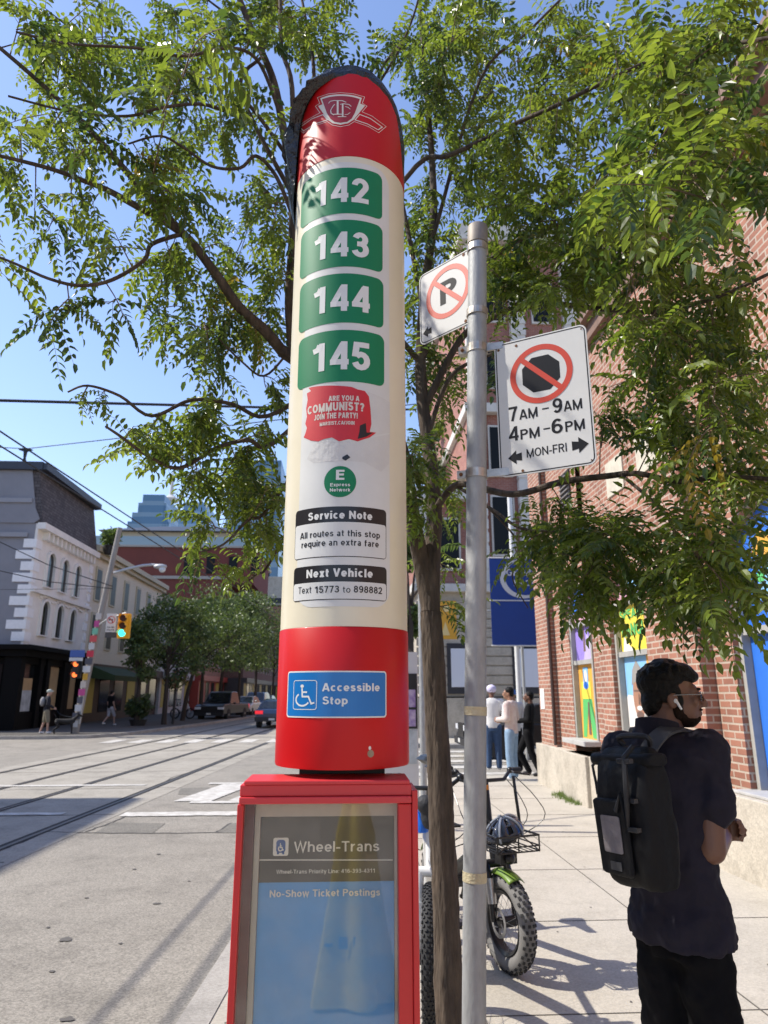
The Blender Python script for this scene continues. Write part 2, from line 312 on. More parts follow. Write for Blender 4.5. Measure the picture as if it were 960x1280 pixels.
def text(mb, S, s, u0, u1, v0, caph, d, bold=.012, mi=0, keep=False, shear=0.):
    """letters from u0 to u1 with the baseline at v0 and capitals caph high"""
    w = .125 + bold * 2.6; x = 0; L = []; gap = .085 + .02
    for c in s:
        a, st = glyph(c, w); L += [(x, q) for q in st]; x += a + (gap if c != ' ' else gap * .6)
    x -= gap; su = (u1 - u0) / x
    n = 0
    for ox, q in L:
        n += 1; P = [(ox + a, b) for a, b in q]; cl = len(P) > 6 and abs(P[0][0] - P[-1][0]) + abs(P[0][1] - P[-1][1]) < 1e-6
        if cl: P = P[:-1]
        elif isinstance(S, Cyl):
            PP = [P[0]]
            for a, b in zip(P, P[1:]):
                k = max(1, int(math.hypot(b[0] - a[0], b[1] - a[1]) / .16)); PP += [(a[0] + (b[0] - a[0]) * j / k, a[1] + (b[1] - a[1]) * j / k) for j in range(1, k + 1)]
            P = PP
        T = type('T', (), {'pt': staticmethod(lambda a, b, dd: S.pt(u0 + a * su, v0 + b * caph, dd))})
        stroke(mb, T, P, w, d + (n % 4) * .00006, cl, mi)
    return mb
def textpx(mb, S, s, x0, x1, ybase, ytop, d, **k):
    """the same, from the photograph's pixels (at the text's middle)"""
    xm = (x0 + x1) / 2; u0 = S.px(x0, ybase)[0]; u1 = S.px(x1, ybase)[0]; vb = S.px(xm, ybase)[1]; vt = S.px(xm, ytop)[1]
    return text(mb, S, s, u0, u1, vb, vt - vb, d, **k)
random.seed(7)
# ================================================================== the setting
def groundmat(name, c, c2, speck, sscale=140, big=.7, rough=.9, bump=.25, stains=.25):
    m = bpy.data.materials.new(name); m.use_nodes = True; nt = m.node_tree; n = nt.nodes; l = nt.links; b = n['Principled BSDF']; b.inputs['Roughness'].default_value = rough
    b.inputs['Specular IOR Level'].default_value = .3
    g = n.new('ShaderNodeNewGeometry'); P = g.outputs['Position']
    def noise(s, d=6, r=.6): k = n.new('ShaderNodeTexNoise'); k.inputs['Scale'].default_value = s; k.inputs['Detail'].default_value = d; k.inputs['Roughness'].default_value = r; l.new(P, k.inputs['Vector']); return k.outputs[0]
    def ramp(src, p0, c0, p1, c1): k = n.new('ShaderNodeValToRGB'); k.color_ramp.elements[0].position = p0; k.color_ramp.elements[1].position = p1; k.color_ramp.elements[0].color = (*c0, 1); k.color_ramp.elements[1].color = (*c1, 1); l.new(src, k.inputs[0]); return k.outputs[0]
    def mul(a, bb, f=1.): k = n.new('ShaderNodeMix'); k.data_type = 'RGBA'; k.blend_type = 'MULTIPLY'; k.inputs[0].default_value = f; l.new(a, k.inputs[6]); l.new(bb, k.inputs[7]); return k.outputs[2]
    base = ramp(noise(big, 8, .7), .3, c, .7, c2)
    vo = n.new('ShaderNodeTexVoronoi'); vo.inputs['Scale'].default_value = sscale; l.new(P, vo.inputs['Vector'])
    sv = n.new('ShaderNodeSeparateColor'); l.new(vo.outputs['Color'], sv.inputs[0])
    sp = ramp(sv.outputs[0], .05, (1 - speck,) * 3, .95, (1 + speck,) * 3)
    st = ramp(noise(1.7, 10, .75), .34, (1 - stains, 1 - stains, 1 - stains), .52, (1, 1, 1))
    st2 = ramp(noise(9, 4, .6), .26, (1 - stains * 1.3,) * 3, .34, (1, 1, 1))
    l.new(mul(mul(mul(base, sp), st), st2), b.inputs['Base Color'])
    bp = n.new('ShaderNodeBump'); bp.inputs['Strength'].default_value = bump; bp.inputs['Distance'].default_value = .006; l.new(vo.outputs['Distance'], bp.inputs['Height']); l.new(bp.outputs[0], b.inputs['Normal'])
    return m
ASPH = groundmat('asphalt', (.245, .224, .19), (.295, .27, .23), .27, 95, .5)
SLAB = groundmat('track_concrete', (.30, .275, .23), (.37, .34, .29), .12, 60, .8)
WALK = groundmat('sidewalk_concrete', (.40, .365, .305), (.47, .43, .365), .1, 90, 1.1, stains=.14)
KERB = groundmat('kerb_concrete', (.33, .31, .28), (.42, .39, .35), .12, 90, 1.5)
DIRT = groundmat('ground', (.2, .19, .17), (.25, .24, .2), .2, 20)
RZ = -.12
m = MB(); m.quad((-3000, -600, -.3), (3000, -600, -.3), (3000, 5000, -.3), (-3000, 5000, -.3)); struct(m.build('ground', DIRT))
m = MB(); m.quad((-80, -40, RZ), (80, -40, RZ), (80, 260, RZ), (-80, 260, RZ)); struct(m.build('road', ASPH))
def slab(name, poly, z0=-.28, z1=0., mt=WALK, kerb=.16):
    m = MB(); m.prism(poly, lambda u, v, d: Vector((u, v, d)), z0, z1); struct(m.build(name, mt))
def kerbline(pts, w=.17):
    m = MB(); L = [Vector(p) for p in pts]; out = []
    for i, p in enumerate(L):
        a = L[max(0, i - 1)]; b = L[min(len(L) - 1, i + 1)]; t = (b - a).normalized(); out.append((p, p + Vector((-t.y, t.x)) * w))
    m.loft([[Vector((o.x, o.y, -.2)), Vector((o.x, o.y, .006)), Vector((q.x, q.y, .006)), Vector((q.x, q.y, -.2))] for o, q in out]); struct(m.build('kerb', KERB))
rk = [(-1.5, -30), (-.95, 0), (-.62, 5), (-.35, 9), (-.1, 12.2), (.5, 13.7), (1.6, 14.6), (3.2, 15), (40, 15)]
slab('sidewalk', [(60, -30)] + [(60, 15)] + rk[::-1][1:] )
kerbline([(x - .17 if y < 12.5 else x, y if y < 12.5 else y + .17) for x, y in rk][::-1])
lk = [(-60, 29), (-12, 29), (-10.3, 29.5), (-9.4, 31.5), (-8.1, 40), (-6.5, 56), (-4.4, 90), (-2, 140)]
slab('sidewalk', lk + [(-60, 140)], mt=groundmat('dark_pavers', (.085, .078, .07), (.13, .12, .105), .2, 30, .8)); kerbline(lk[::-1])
slab('sidewalk', [(2.3, 24.4), (3, 23.6), (40, 23.6), (40, 140), (7, 140), (3, 40)]); kerbline([(40, 23.6), (3, 23.6), (2.3, 24.4), (3, 40), (7, 140)][::1])
slab('sidewalk', [(-60, -30), (-13.5, -30), (-13.2, 13), (-14, 14), (-60, 14)])
# joints in the pavement
m = MB()
for y in [1.1 + 1.52 * i for i in range(9)]: m.box(-.6, 3.65, y - .004, y + .004, 0, .003)
for x in (.75, 2.25): m.box(x - .004, x + .004, -4, 14, 0, .0032)
struct(m.build('sidewalk_joint', mat('joint_dark', (.11, .1, .085), .95)))
# streetcar track
def rx(k, y): return -4.02 - .35 + (y - 8.98) * .069 + .35 + (0, -1.5, -2.85, -4.35)[k]
m = MB(); zt = RZ + .004
for y0, y1 in ((-30, 160),): m.quad((rx(3, y0) - .55, y0, zt), (rx(0, y0) + .5, y0, zt), (rx(0, y1) + .5, y1, zt), (rx(3, y1) - .55, y1, zt))
struct(m.build('track_bed', SLAB))
RAIL = mat('rail_steel', (.16, .14, .12), .45, .85, var=.3, vscale=20); GRV = mat('rail_groove', (.03, .028, .025), .95)
m = MB(); g = MB(); jn = MB()
for k in range(4):
    a = rx(k, -30); b = rx(k, 160)
    for (mm, w, z) in ((g, .085, RZ + .008), (m, .03, RZ + .012)):
        s = .02 if mm is m else 0
        mm.quad((a - w + s, -30, z), (a + w + s, -30, z), (b + w + s, 160, z), (b - w + s, 160, z))
for y in range(-10, 70, 3):
    jn.quad((rx(3, y) - .5, y, RZ + .0065), (rx(0, y) + .45, y + .3, RZ + .0065), (rx(0, y) + .45, y + .33, RZ + .0065), (rx(3, y) - .5, y + .03, RZ + .0065))
struct(g.build('rail_groove', GRV)); struct(m.build('tram_rail', RAIL)); struct(jn.build('track_joint', mat('joint_dark')))
# painted crossing, worn; patches and seams of the asphalt
PAINT = mat('road_paint', (.36, .335, .29), .8, var=.0, c2=(.64, .62, .58), vscale=7, detail=9)
PATCH = groundmat('asphalt_patch', (.17, .157, .135), (.2, .187, .16), .3, 95, .6); SEAM = mat('asphalt_seam', (.07, .065, .06), .9, var=.3, vscale=3)
def gp(x, y, z): p = ground(x, y, z); return (p.x, p.y, z)
m = MB(); z1 = RZ + .0125
def wob(a, b, n=14):
    return [(a[0] + (b[0] - a[0]) * i / n, a[1] + (b[1] - a[1]) * i / n) for i in range(n + 1)]
def band(x0, x1, y0, y1, z=z1, sl=0.):
    rnd = random.Random(int(y0 * 100)); t = [(x, y0 + sl * x + rnd.uniform(-.025, .025)) for x in [x0 + (x1 - x0) * i / 30 for i in range(31)]]
    u = [(x, y1 + sl * x + rnd.uniform(-.025, .025)) for x in [x0 + (x1 - x0) * i / 30 for i in range(31)]]
    for i in range(30): m.quad((*t[i], z), (*t[i + 1], z), (*u[i + 1], z), (*u[i], z))
band(-3.3, -.5, 11.1, 11.45); band(-2.55, -.45, 12.3, 12.5); band(-2.7, -.3, 14.75, 15.0)
band(-9.6, -4.2, 11.3, 11.5); band(-9.6, -3.9, 14.6, 14.8)
for (x, w) in ((-2.85, .62), (-1.95, .6), (-.62, .35)):
    m.quad((x, 12.52, z1), (x + w, 12.52, z1), (x + w + .45, 14.73, z1), (x + .45, 14.73, z1))
for i in range(5): m.quad((1.6, 15.9 + i * 1.5, z1), (4.3, 15.9 + i * 1.5, z1), (4.3, 16.5 + i * 1.5, z1), (1.6, 16.5 + i * 1.5, z1))
for i in range(7): m.quad((-8.9 + i * 1.0, 26.6, z1), (-8.4 + i * 1.0, 26.6, z1), (-8.3 + i * 1.0, 28.4, z1), (-8.8 + i * 1.0, 28.4, z1))
struct(m.build('road_marking', PAINT))
m = MB(); pz = RZ + .0045
m.quad(gp(118, 1041, pz), gp(190, 1042, pz), gp(207, 1029, pz), gp(140, 1028, pz)); m.quad(gp(222, 993, pz), gp(255, 993, pz), gp(262, 984, pz), gp(226, 985, pz)); m.quad(gp(270, 1041, pz), gp(300, 1041, pz), gp(300, 1029, pz), gp(285, 1029, pz))
struct(m.build('road_patch', PATCH))
m = MB(); S = Plane((0, 0, RZ + .005), (1, 0, 0), (0, 0, 1))
def seam(pts, w):
    rnd = random.Random(len(pts)); P = [ground(x, y, RZ) for x, y in pts]; Q = []
    for i in range(len(P) - 1):
        for k in range(8): t = k / 8; p = P[i].lerp(P[i + 1], t); Q.append((p.x + rnd.uniform(-.02, .02), p.y + rnd.uniform(-.02, .02)))
    stroke(m, S, Q, w, 0)
seam([(60, 1040), (150, 1042), (296, 1041)], .035); seam([(108, 1040), (140, 1028), (172, 1014)], .03); seam([(270, 1041), (290, 1028)], .03); seam([(185, 990), (215, 972), (262, 958)], .04)
seam([(0, 1064), (40, 1048), (100, 1020)], .03)
struct(m.build('road_seam', SEAM))
m = MB(); cz = RZ + .006
for x, y, w in ((545, 860, 18), ) : pass
rnd = random.Random(4)
for (x, y, w) in ((82, 1175, 9), (196, 1130, 5), (65, 1215, 4), (168, 1087, 4), (198, 1068, 5), (236, 1102, 3), (108, 1123, 3), (84, 1275, 6), (60, 1160, 3), (150, 1180, 3)):
    c = ground(x, y, RZ); r = w * .006
    m.add([(c.x + r * rnd.uniform(.6, 1.3) * math.cos(q), c.y + r * .9 * rnd.uniform(.6, 1.3) * math.sin(q), cz) for q in [i * math.pi / 6 for i in range(12)]], [tuple(range(12))])
for i in range(70):
    x, y = rnd.uniform(-.4, 3.5), rnd.uniform(4, 13); r = rnd.uniform(.006, .016); m.add([(x + r * rnd.uniform(.7, 1.2) * math.cos(q), y + r * rnd.uniform(.7, 1.2) * math.sin(q), .0035) for q in [k * math.pi / 4 for k in range(8)]], [tuple(range(8))])
struct(m.build('road_stain', mat('gum_dark', (.105, .096, .085), .8)))

# ================================================================== brick hall on the right
BRICK = brickmat('red_brick', (.27, .115, .075), (.40, .18, .118), (.48, .40, .32))
CONC = groundmat('wall_concrete', (.42, .375, .305), (.52, .47, .39), .1, 50, 2.2, stains=.3)
SILL = mat('stone_sill', (.42, .41, .39), .8, var=.15, vscale=6, bump=.2)
FRM = mat('grey_window_frame', (.36, .35, .32), .55, var=.1)
hall = thing('brick_hall', 'red brick hall with arched mural windows above a concrete plinth beside the sidewalk', 'building', (4.5, 8, 0))
XW = 3.75; ZT = 7.15; ZB = .72
m = MB()
for y0, y1, x in ((12.62, 13.6, XW), (11.78, 12.60, XW + .07), (10.22, 10.74, XW + .1), (9.74, 10.215, XW), (7.27, 8.55, XW), (6.86, 7.265, XW + .15), (3.3, 4.05, XW), (-8, 1.0, XW)):
    m.box(x, 5.2, y0, y1, ZB, ZT)
m.box(5.2, 16, -8, 13.6, ZB - .05, ZT - .002)
wins = ((10.745, 11.775, XW + .02, .93, 2.95), (8.555, 9.735, XW, .93, 2.85), (4.055, 6.855, XW + .15, .75, 3.0), (1.005, 3.295, XW, .75, 3.0))
for y0, y1, x, s, sp in wins:
    c = (y0 + y1) / 2; r = (y1 - y0) / 2; ar = min(r, .62) / r
    arch = [(c - r * math.cos(math.pi * i / 12), sp + r * ar * math.sin(math.pi * i / 12)) for i in range(13)]
    for i in range(12):
        (a, b), (a2, b2) = arch[i], arch[i + 1]
        vs = [Vector((X, yy, zz)) for X in (x, 5.2) for yy, zz in ((a, b), (a2, b2), (a2, ZT), (a, ZT))]
        m.add(vs, [(0, 1, 2, 3), (4, 7, 6, 5), (0, 4, 5, 1), (2, 6, 7, 3)])
m.build('wall', BRICK, hall)
m = MB(); m.box(XW - .1, 16, -8, 13.68, -.1, ZB)
for y0, y1 in ((9.0, 9.72), (10.72, 11.8)): m.box(XW - .16, XW + .2, y0, y1, -.1, ZB + .0)
m.build('plinth', CONC, hall, bevel=.012)
m = MB(); m.box(XW - .22, 16, -8, 13.75, ZT, ZT + .16); m.box(XW - .1, 16, -8, 13.7, ZT - .25, ZT - .002); m.build('cornice', mat('brown_cornice', (.2, .12, .085), .7, var=.2), hall)
for y0, y1, x, s, sp in wins:
    m = MB(); m.box(x - .17, x + .2, y0 - .05, y1 + .05, s - .07 if s > .8 else ZB + .002, s); m.build('sill', SILL, hall, bevel=.006)
# murals on the boarded windows
def cm(n, c): return mat('mural_' + n, c, .45, var=.07, vscale=5)
MC = {k: cm(k, c) for k, c in dict(blue=(.03, .16, .62), sky=(.24, .5, .78), orange=(.75, .38, .06), yellow=(.78, .62, .07), green=(.1, .45, .13), purple=(.3, .22, .6), pink=(.62, .35, .42), white=(.72, .7, .66), skin=(.38, .2, .13), brown=(.16, .1, .08), grey=(.3, .28, .26), teal=(.08, .4, .42), lilac=(.5, .42, .66)).items()}
MI = list(MC); ML = [MC[k] for k in MI]
def mural(y0, y1, x, s, sp, shapes, bars, letters=()):
    c = (y0 + y1) / 2; r = (y1 - y0) / 2; rise = min(r, .62)
    S = Plane((x + .15, c, 0), (0, -1, 0), (-1, 0, 0)); w = r
    fr = MB(); fr.box(x + .153, x + .2, y0 - .01, y1 + .01, s, sp + rise + .02)
    P = [(-r, s)] + [(-r, sp)] + [(-r * math.cos(math.pi * i / 14), sp + rise * math.sin(math.pi * i / 14)) for i in range(15)] + [(r, sp), (r, s)]
    f = fr.build('window', FRM, hall)
    b = MB()
    for u in (-r, r - .06): b.box(x + .06, x + .15, c - u - .06, c - u, s, sp)
    for z in bars: b.box(x + .08, x + .151, y0 + .005, y1 - .005, z - .035, z + .035)
    b.build('frame_bar', FRM, f)
    q = MB(); n = 0
    for k, poly in shapes:
        n += 1; pts = [(u * w, v) for u, v in poly]
        fill(q, S, pts, .001 + n * .0012, MI.index(k))
    for (t, u0, u1, v, h, k) in letters: n += 1; text(q, S, t, u0 * w, u1 * w, v, h, .001 + n * .0012, .02, MI.index(k))
    q.build('mural', ML, f, fix=False)
def R4(u0, u1, v0, v1): return [(u0, v0), (u1, v0), (u1, v1), (u0, v1)]
def EL(u, v, a, b, n=18): return [(u + a * math.cos(2 * math.pi * i / n), v + b * math.sin(2 * math.pi * i / n)) for i in range(n)]
def AR(sp, ri): return [(-1, sp)] + [(-math.cos(math.pi * i / 14), sp + ri * math.sin(math.pi * i / 14)) for i in range(1, 14)] + [(1, sp)]
w1 = wins[0]; w2 = wins[1]
mural(*w1, [('orange', R4(-1, .55, .93, 2.1)), ('sky', R4(.55, 1, .93, 2.1)), ('pink', [(.6, .93), (1, .93), (1, 1.4), (.75, 1.3)]), ('green', [(-.75, .95), (-.45, .95), (-.12, 1.5), (.1, .95), (.5, .95), (.2, 1.6), (-.6, 1.6)]),
    ('yellow', R4(-.62, .22, 1.55, 1.82)), ('sky', [(-.45, 1.72), (.02, 1.72), (.05, 2.05), (-.4, 2.05)]), ('white', EL(-.18, 1.9, .14, .11)), ('blue', EL(-.2, 1.76, .2, .06)), ('brown', [(-.2, 1.0), (-.02, 1.0), (-.02, 1.5), (-.14, 1.5)]),
    ('purple', R4(-1, 1, 2.16, 2.72)), ('lilac', [(-.2, 2.16), (.75, 2.16), (.5, 2.5), (.2, 2.58)]), ('brown', [(-.15, 2.3), (.05, 2.3), (0, 2.72), (-.1, 2.72)]), ('pink', R4(-1, 1, 2.76, 2.95)), ('blue', AR(2.95, .5))], (2.13, 2.74))
mural(*w2, [('sky', R4(-1, .35, .93, 2.12)), ('orange', R4(.35, 1, 1.4, 2.12)), ('white', [(-.95, .93), (.6, .93), (.3, 1.35), (-.35, 1.6), (-.8, 1.62), (-1, 1.55), (-1, .93)]), ('skin', EL(-.2, 1.6, .32, .3)), ('grey', [(-.55, 1.75), (-.45, 1.95), (-.2, 2.07), (.05, 1.95), (.16, 1.74), (-.2, 1.81)]), ('brown', R4(-.46, .06, 1.66, 1.685)), ('white', EL(-.2, 1.45, .15, .03)), ('brown', EL(-.2, 1.36, .2, .05)), ('brown', [(-.22, 1.5), (-.16, 1.5), (-.17, 1.64), (-.2, 1.64)]), ('grey', [(-.2, .93), (-.05, .93), (.2, 1.4), (.1, 1.42)]), ('grey', [(.7, 1.5), (.75, 1.5), (.8, 1.9), (.72, 1.95)]),
    ('yellow', R4(-1, 1, 2.2, 2.82)), ('white', [(-.8, 2.2), (-.2, 2.2), (-.55, 2.32), (-.7, 2.42)]), ('pink', R4(-1, 1, 2.87, 2.95)), ('pink', AR(2.95, .45)), ('sky', [(-.3, 2.95), (.3, 2.95), (.2, 3.3), (-.15, 3.35)]), ('lilac', [(.3, 2.95), (.8, 2.95), (.5, 3.2)])],
    (2.16, 2.85), (('SPEAKING', -.85, .95, 2.64, .12, 'green'), ('LANGUA', -.8, .9, 2.4, .17, 'green')))
mural(*wins[2], [('blue', R4(-1, 1, .76, 2.2)), ('blue', R4(-1, 1, 2.28, 3.0)), ('blue', AR(3.0, .55)), ('orange', [(-.8, 3.0), (-.5, 2.85), (-.45, 3.1), (-.7, 3.2)]), ('sky', [(-.9, 2.5), (-.3, 2.6), (-.6, 2.9)]), ('green', EL(-.72, 2.75, .05, .06))], (2.24,))
mural(*wins[3], [('sky', R4(-1, 1, .76, 2.2)), ('yellow', R4(-1, 1, 2.28, 3.0)), ('blue', AR(3.0, .55))], (2.24,))
for y0, y1, z0, z1 in ((8.75, 9.35, 4.35, 4.85), (7.5, 8.3, 4.35, 4.85)): m = MB(); m.box(XW - .02, XW + .1, y0, y1, z0, z1); m.build('stone_panel', mat('cream_stone', (.55, .5, .4), .85, var=.15), hall)
f = MB(); f.box(XW - .01, XW + .05, 11.0, 11.5, 4.7, 5.35); v = f.build('vent', mat('dark_louvre', (.03, .025, .022), .6), hall)
b = MB()
for i in range(7): b.box(XW - .04, XW - .012, 11.02, 11.48, 4.74 + i * .085, 4.76 + i * .085)
b.build('louvre', mat('louvre_grey', (.2, .18, .16), .6), v)
m = MB(); m.box(XW - .012, XW - .001, 13.25, 13.5, 1.35, 1.72); m.build('notice', mat('paper_white', (.75, .74, .7), .8), hall)
m = MB(); m.tube([(XW - .03, 12.61, .75), (XW - .03, 12.61, 6.9)], .03); m.build('drainpipe', mat('dark_pipe', (.05, .03, .025), .6), hall)
# ================================================================== stone and brick building across the side street
STONE = groundmat('buff_stone', (.40, .35, .28), (.5, .45, .37), .06, 30, 1.3); PILAS = mat('pale_stone', (.58, .55, .5), .85, var=.12, vscale=2)
BRICK2 = brickmat('plum_brick', (.30, .11, .085), (.36, .15, .11), (.36, .27, .22), .22, .075, .008)
fb = thing('stone_building', 'tall stone and plum brick building with pale pilasters across the side street', 'building', (9, 30, 0))
Y0 = 27.
m = MB(); m.box(5.1, 18, Y0 + .3, 44, 5.6, 21.5); m.box(2.9, 5.1, Y0 + .3, 44, 5.6, 9.3); m.build('upper_wall', BRICK2, fb)
m = MB(); m.box(2.8, 18, Y0 + .05, 44, 1.5, 5.5)
for z in [1.75 + .36 * i for i in range(10)]: m.box(2.72, 18.05, Y0, Y0 + .06, z - .15, z + .15)
m.build('ground_storey', STONE, fb)
m = MB(); m.box(2.65, 18.1, Y0 - .1, 44.1, -.1, 1.45); m.build('plinth', CONC, fb)
m = MB(); m.box(2.55, 18.2, Y0 - .25, 44.1, 5.5, 5.8); m.box(4.8, 18.2, Y0 - .3, 44.1, 21.5, 22.3); m.box(4.9, 18.2, Y0 - .1, 44.1, 13.2, 13.6); m.box(2.6, 5.09, Y0 - .2, 44, 9.3, 9.8); m.build('cornice', PILAS, fb)
for x in (3.0, 5.4, 7.4, 9.8, 12.2, 14.6):
    m = MB(); m.box(x - .3, x + .3, Y0, Y0 + .31, 5.81, 21.48 if x > 4 else 9.29)
    for z in [6.1 + .55 * i for i in range(28 if x > 4 else 6)]: m.box(x - .33, x + .33, Y0 - .03, Y0 + .29, z - .2, z + .2)
    m.build('pilaster', PILAS, fb)
GLD = mat('dark_glass', (.010, .012, .014), .35, spec=.12); DFR = mat('dark_frame', (.03, .03, .035), .5)
for x in (4.1, 6.4, 8.6, 11, 13.4):
    for z0, z1 in ((7, 9.6), (10.4, 12.7), (14.4, 16.6), (17.6, 19.8)) if x > 5 else ((6.4, 8.6),):
        m = MB(); m.box(x - .5, x + .5, Y0 + .2, Y0 + .34, z0, z1); w = m.build('window', PILAS, fb); m = MB(); m.box(x - .42, x + .42, Y0 + .17, Y0 + .202, z0 + .1, z1 - .1); m.build('pane', GLD, w)
for x in (4.55, 7.1, 9.6):
    m = MB(); m.box(x - .65, x + .65, Y0 - .03, Y0 + .2, 1.6, 3.5); w = m.build('window', DFR, fb); m = MB(); m.box(x - .5, x + .5, Y0 - .05, Y0 - .031, 1.85, 3.3); m.build('poster', mat('poster_white', (.68, .7, .75), .5), w)
# ================================================================== transit stop column
RED = mat('gloss_red', (.50, .006, .008), .42, var=.1, vscale=2.2, coat=.03, spec=.3); CREAM = mat('cream_paint', (.70, .64, .48), .38, var=.06, vscale=3.5, coat=.1)
WVIN = mat('white_vinyl', (.64, .64, .61), .5, var=.05, vscale=9, spec=.3); GREEN = mat('route_green', (.010, .19, .080), .5, var=.06, vscale=5, spec=.25); INK = mat('black_ink', (.012, .012, .014), .35)
WHT = mat('decal_white', (.70, .70, .66), .4); BLUE = mat('sign_blue', (.01, .165, .46), .3, var=.04, vscale=6); TARBLK = mat('torn_black_plastic', (.012, .013, .016), .16, bump=.9, bscale=35)
CX, CY, CR = -.005, 1.655, .15
C = Cyl(CX, CY, CR)
def zc(y): return C.px(428, y)[1]
stop = thing('bus_stop_column', 'tall red and cream transit stop column with four green route numbers and black torn top', 'bus stop', (CX, CY, 0))
Zb, Z1, Z2 = zc(963), zc(783), zc(195.5)
def topz(a):      # slanting cut of the top; a = angle from the front
    return zc(89) - .15 * (1 - math.cos(a))
def ringpts(r, z, n=72): return [Vector((CX + r * math.cos(C.a0 + 2 * math.pi * i / n), CY + r * math.sin(C.a0 + 2 * math.pi * i / n), z)) for i in range(n)]
m = MB(); m.lathe([(CR - .004, Zb + .008), (CR, Zb), (CR + .0015, Zb + .004), (CR + .0015, Z1 - .002), (CR, Z1)], (CX, CY, 0), 72); base = m.build('base_sleeve', RED, stop, True)
m = MB(); m.lathe([(CR, Z1 + .0005), (CR, Z2)], (CX, CY, 0), 72); m.build('shaft', CREAM, stop, True)
m = MB(); m.loft([ringpts(CR + .0012, Z2 + .0004)] + [[Vector((p.x, p.y, Z2 + (topz(2 * math.pi * i / 72) - Z2) * k)) for i, p in enumerate(ringpts(CR + .0012, 0))] for k in (.5, 1)]); m.build('top_panel', RED, stop, True)
rnd = random.Random(3); m = MB()   # black torn plastic lining the slanted top edge, hanging down on the left and back
for i in range(72):
    pass
rings = []
for (k, off, dz) in ((0, .0035, None), (1, .012, -.03), (2, .013, -.005), (3, .006, .018), (4, -.012, .012), (5, -.05, .005)):
    ring = []
    for i in range(72):
        a = 2 * math.pi * i / 72; aa = a if a < math.pi else a - 2 * math.pi; t = topz(a)
        back = max(0, min(1, (abs(aa) - .95) / .35)); left = max(0, min(1, (-aa - 1.12) / .2)) if aa < 0 else back
        hang = (.012 + (.15 * left if aa < 0 else .10 * back)) + rnd.uniform(0, .02) * (left + .1)
        thin = .25 + 2.3 * max(0, min(1, (-aa - .25) / .5)) * max(0, min(1, (2.6 + aa) / .5))
        z = t - hang if dz is None else t + dz * (1 if dz > 0 else min(1, hang / .03) * 0.4)
        r = CR + (off * thin + (rnd.uniform(-.003, .006) * thin if off > .004 else 0)); ring.append(Vector((CX + r * math.cos(C.a0 + a), CY + r * math.sin(C.a0 + a), z + rnd.uniform(-.003, .003))))
    rings.append(ring)
rings = [rings[0]] + [[a.lerp(b, .5) + Vector(((a - Vector((CX, CY, a.z))).normalized() * rnd.uniform(0, .008) * min(1, (b - a).length * 6))) for a, b in zip(rings[0], rings[1])]] + rings[1:]
m.loft(rings, cap=False); m.build('torn_lining', TARBLK, stop, True)
m = MB(); m.box(CX - .095, CX + .095, CY - .025, CY + .1, 0, Zb + .01); m.build('neck', mat('dark_steel', (.03, .03, .03), .5, .3), stop)
# vinyl panel with its route plates
def Q(px, py): return C.px(px, py)
pu0 = Q(374, 700)[0] - .006; pu1 = Q(487, 700)[0]; pv0 = zc(758); pv1 = zc(203)
m = MB(); fill(m, C, rr(pu0, pu1, pv0, pv1, .045), .0008); panel = m.build('vinyl_panel', WVIN, stop, True)
for num, yt, yb, xl, xr, d0, d1, xa, xb in (('142', 210, 267, 377.6, 477.5, 222.5, 253, 394, 460.5), ('143', 275, 333.5, 376.6, 478, 290, 321, 393, 461), ('144', 342, 403.5, 375.2, 479, 356, 389, 392, 462), ('145', 412.5, 477, 373.5, 480, 427, 462, 390.5, 462.5)):
    ym = (yt + yb) / 2; u0, u1 = Q(xl, ym)[0], Q(xr, ym)[0]
    m = MB(); fill(m, C, rr(u0, u1, zc(yb), zc(yt), .018), .0016); p = m.build('route_plate', GREEN, stop, True); p['label'] = 'green rounded plate reading ' + num
    m = MB(); textpx(m, C, num, xa, xb, d1, d0, .0026, bold=.026); m.build('route_number', WHT, p)
# torn poster stuck under the plates
u = lambda x, y: Q(x, y)
TR = [(390, 484), (440, 484), (447, 487), (456, 489), (461, 496), (463, 512), (464, 530), (462, 540), (470, 541), (462, 547), (447, 552), (436, 549), (424, 552), (415, 547), (405, 549), (398, 552), (389, 551), (380, 547), (382, 542), (384, 535), (382, 530), (384, 521), (383, 511), (385, 500), (384, 492), (389, 489), (386, 485)]
GH = mat('peeled_paper', (.60, .59, .56), .7, var=.05, vscale=18, bump=.12, bscale=60)
m = MB(); fill(m, C, [u(*p) for p in ((392, 556), (406, 549), (424, 553), (450, 551), (462, 546), (487, 541), (487, 503), (460, 490), (462, 548), (487, 543), (486, 580), (476, 590), (455, 578), (392, 579), (384, 574))], .0012); m.build('peeled_patch', GH, stop)
m = MB(); fill(m, C, [u(*p) for p in TR], .0018); stk = m.build('torn_sticker', mat('sticker_red', (.56, .018, .028), .5, var=.08, vscale=14), stop)
STW = mat('sticker_white', (.64, .58, .5), .6)
m = MB()
for s, x0, x1, yb, yt in (('ARE YOU A', 411, 449, 501, 494.5), ('COMMUNIST?', 385, 455, 513.5, 503), ('JOIN THE PARTY!', 393, 447, 523, 516), ('MARXIST.CA/JOIN', 400, 443, 531, 526.5)): textpx(m, C, s, x0, x1, yb, yt, .0024, bold=.035)
stroke(m, C, [u(428, 503), u(441, 503)], .0015, .0024); m.build('sticker_text', STW, stk)
m = MB(); fill(m, C, [u(*p) for p in ((450, 532), (457, 529), (458, 541), (466, 541), (458, 546), (447, 549), (449, 540))], .0026); m.build('black_tear', INK, stk)
m = MB(); fill(m, C, [u(*p) for p in ((428, 571.5), (434, 568), (438, 572), (432, 576), (428, 574))], .002); m.build('black_scrap', INK, stop)
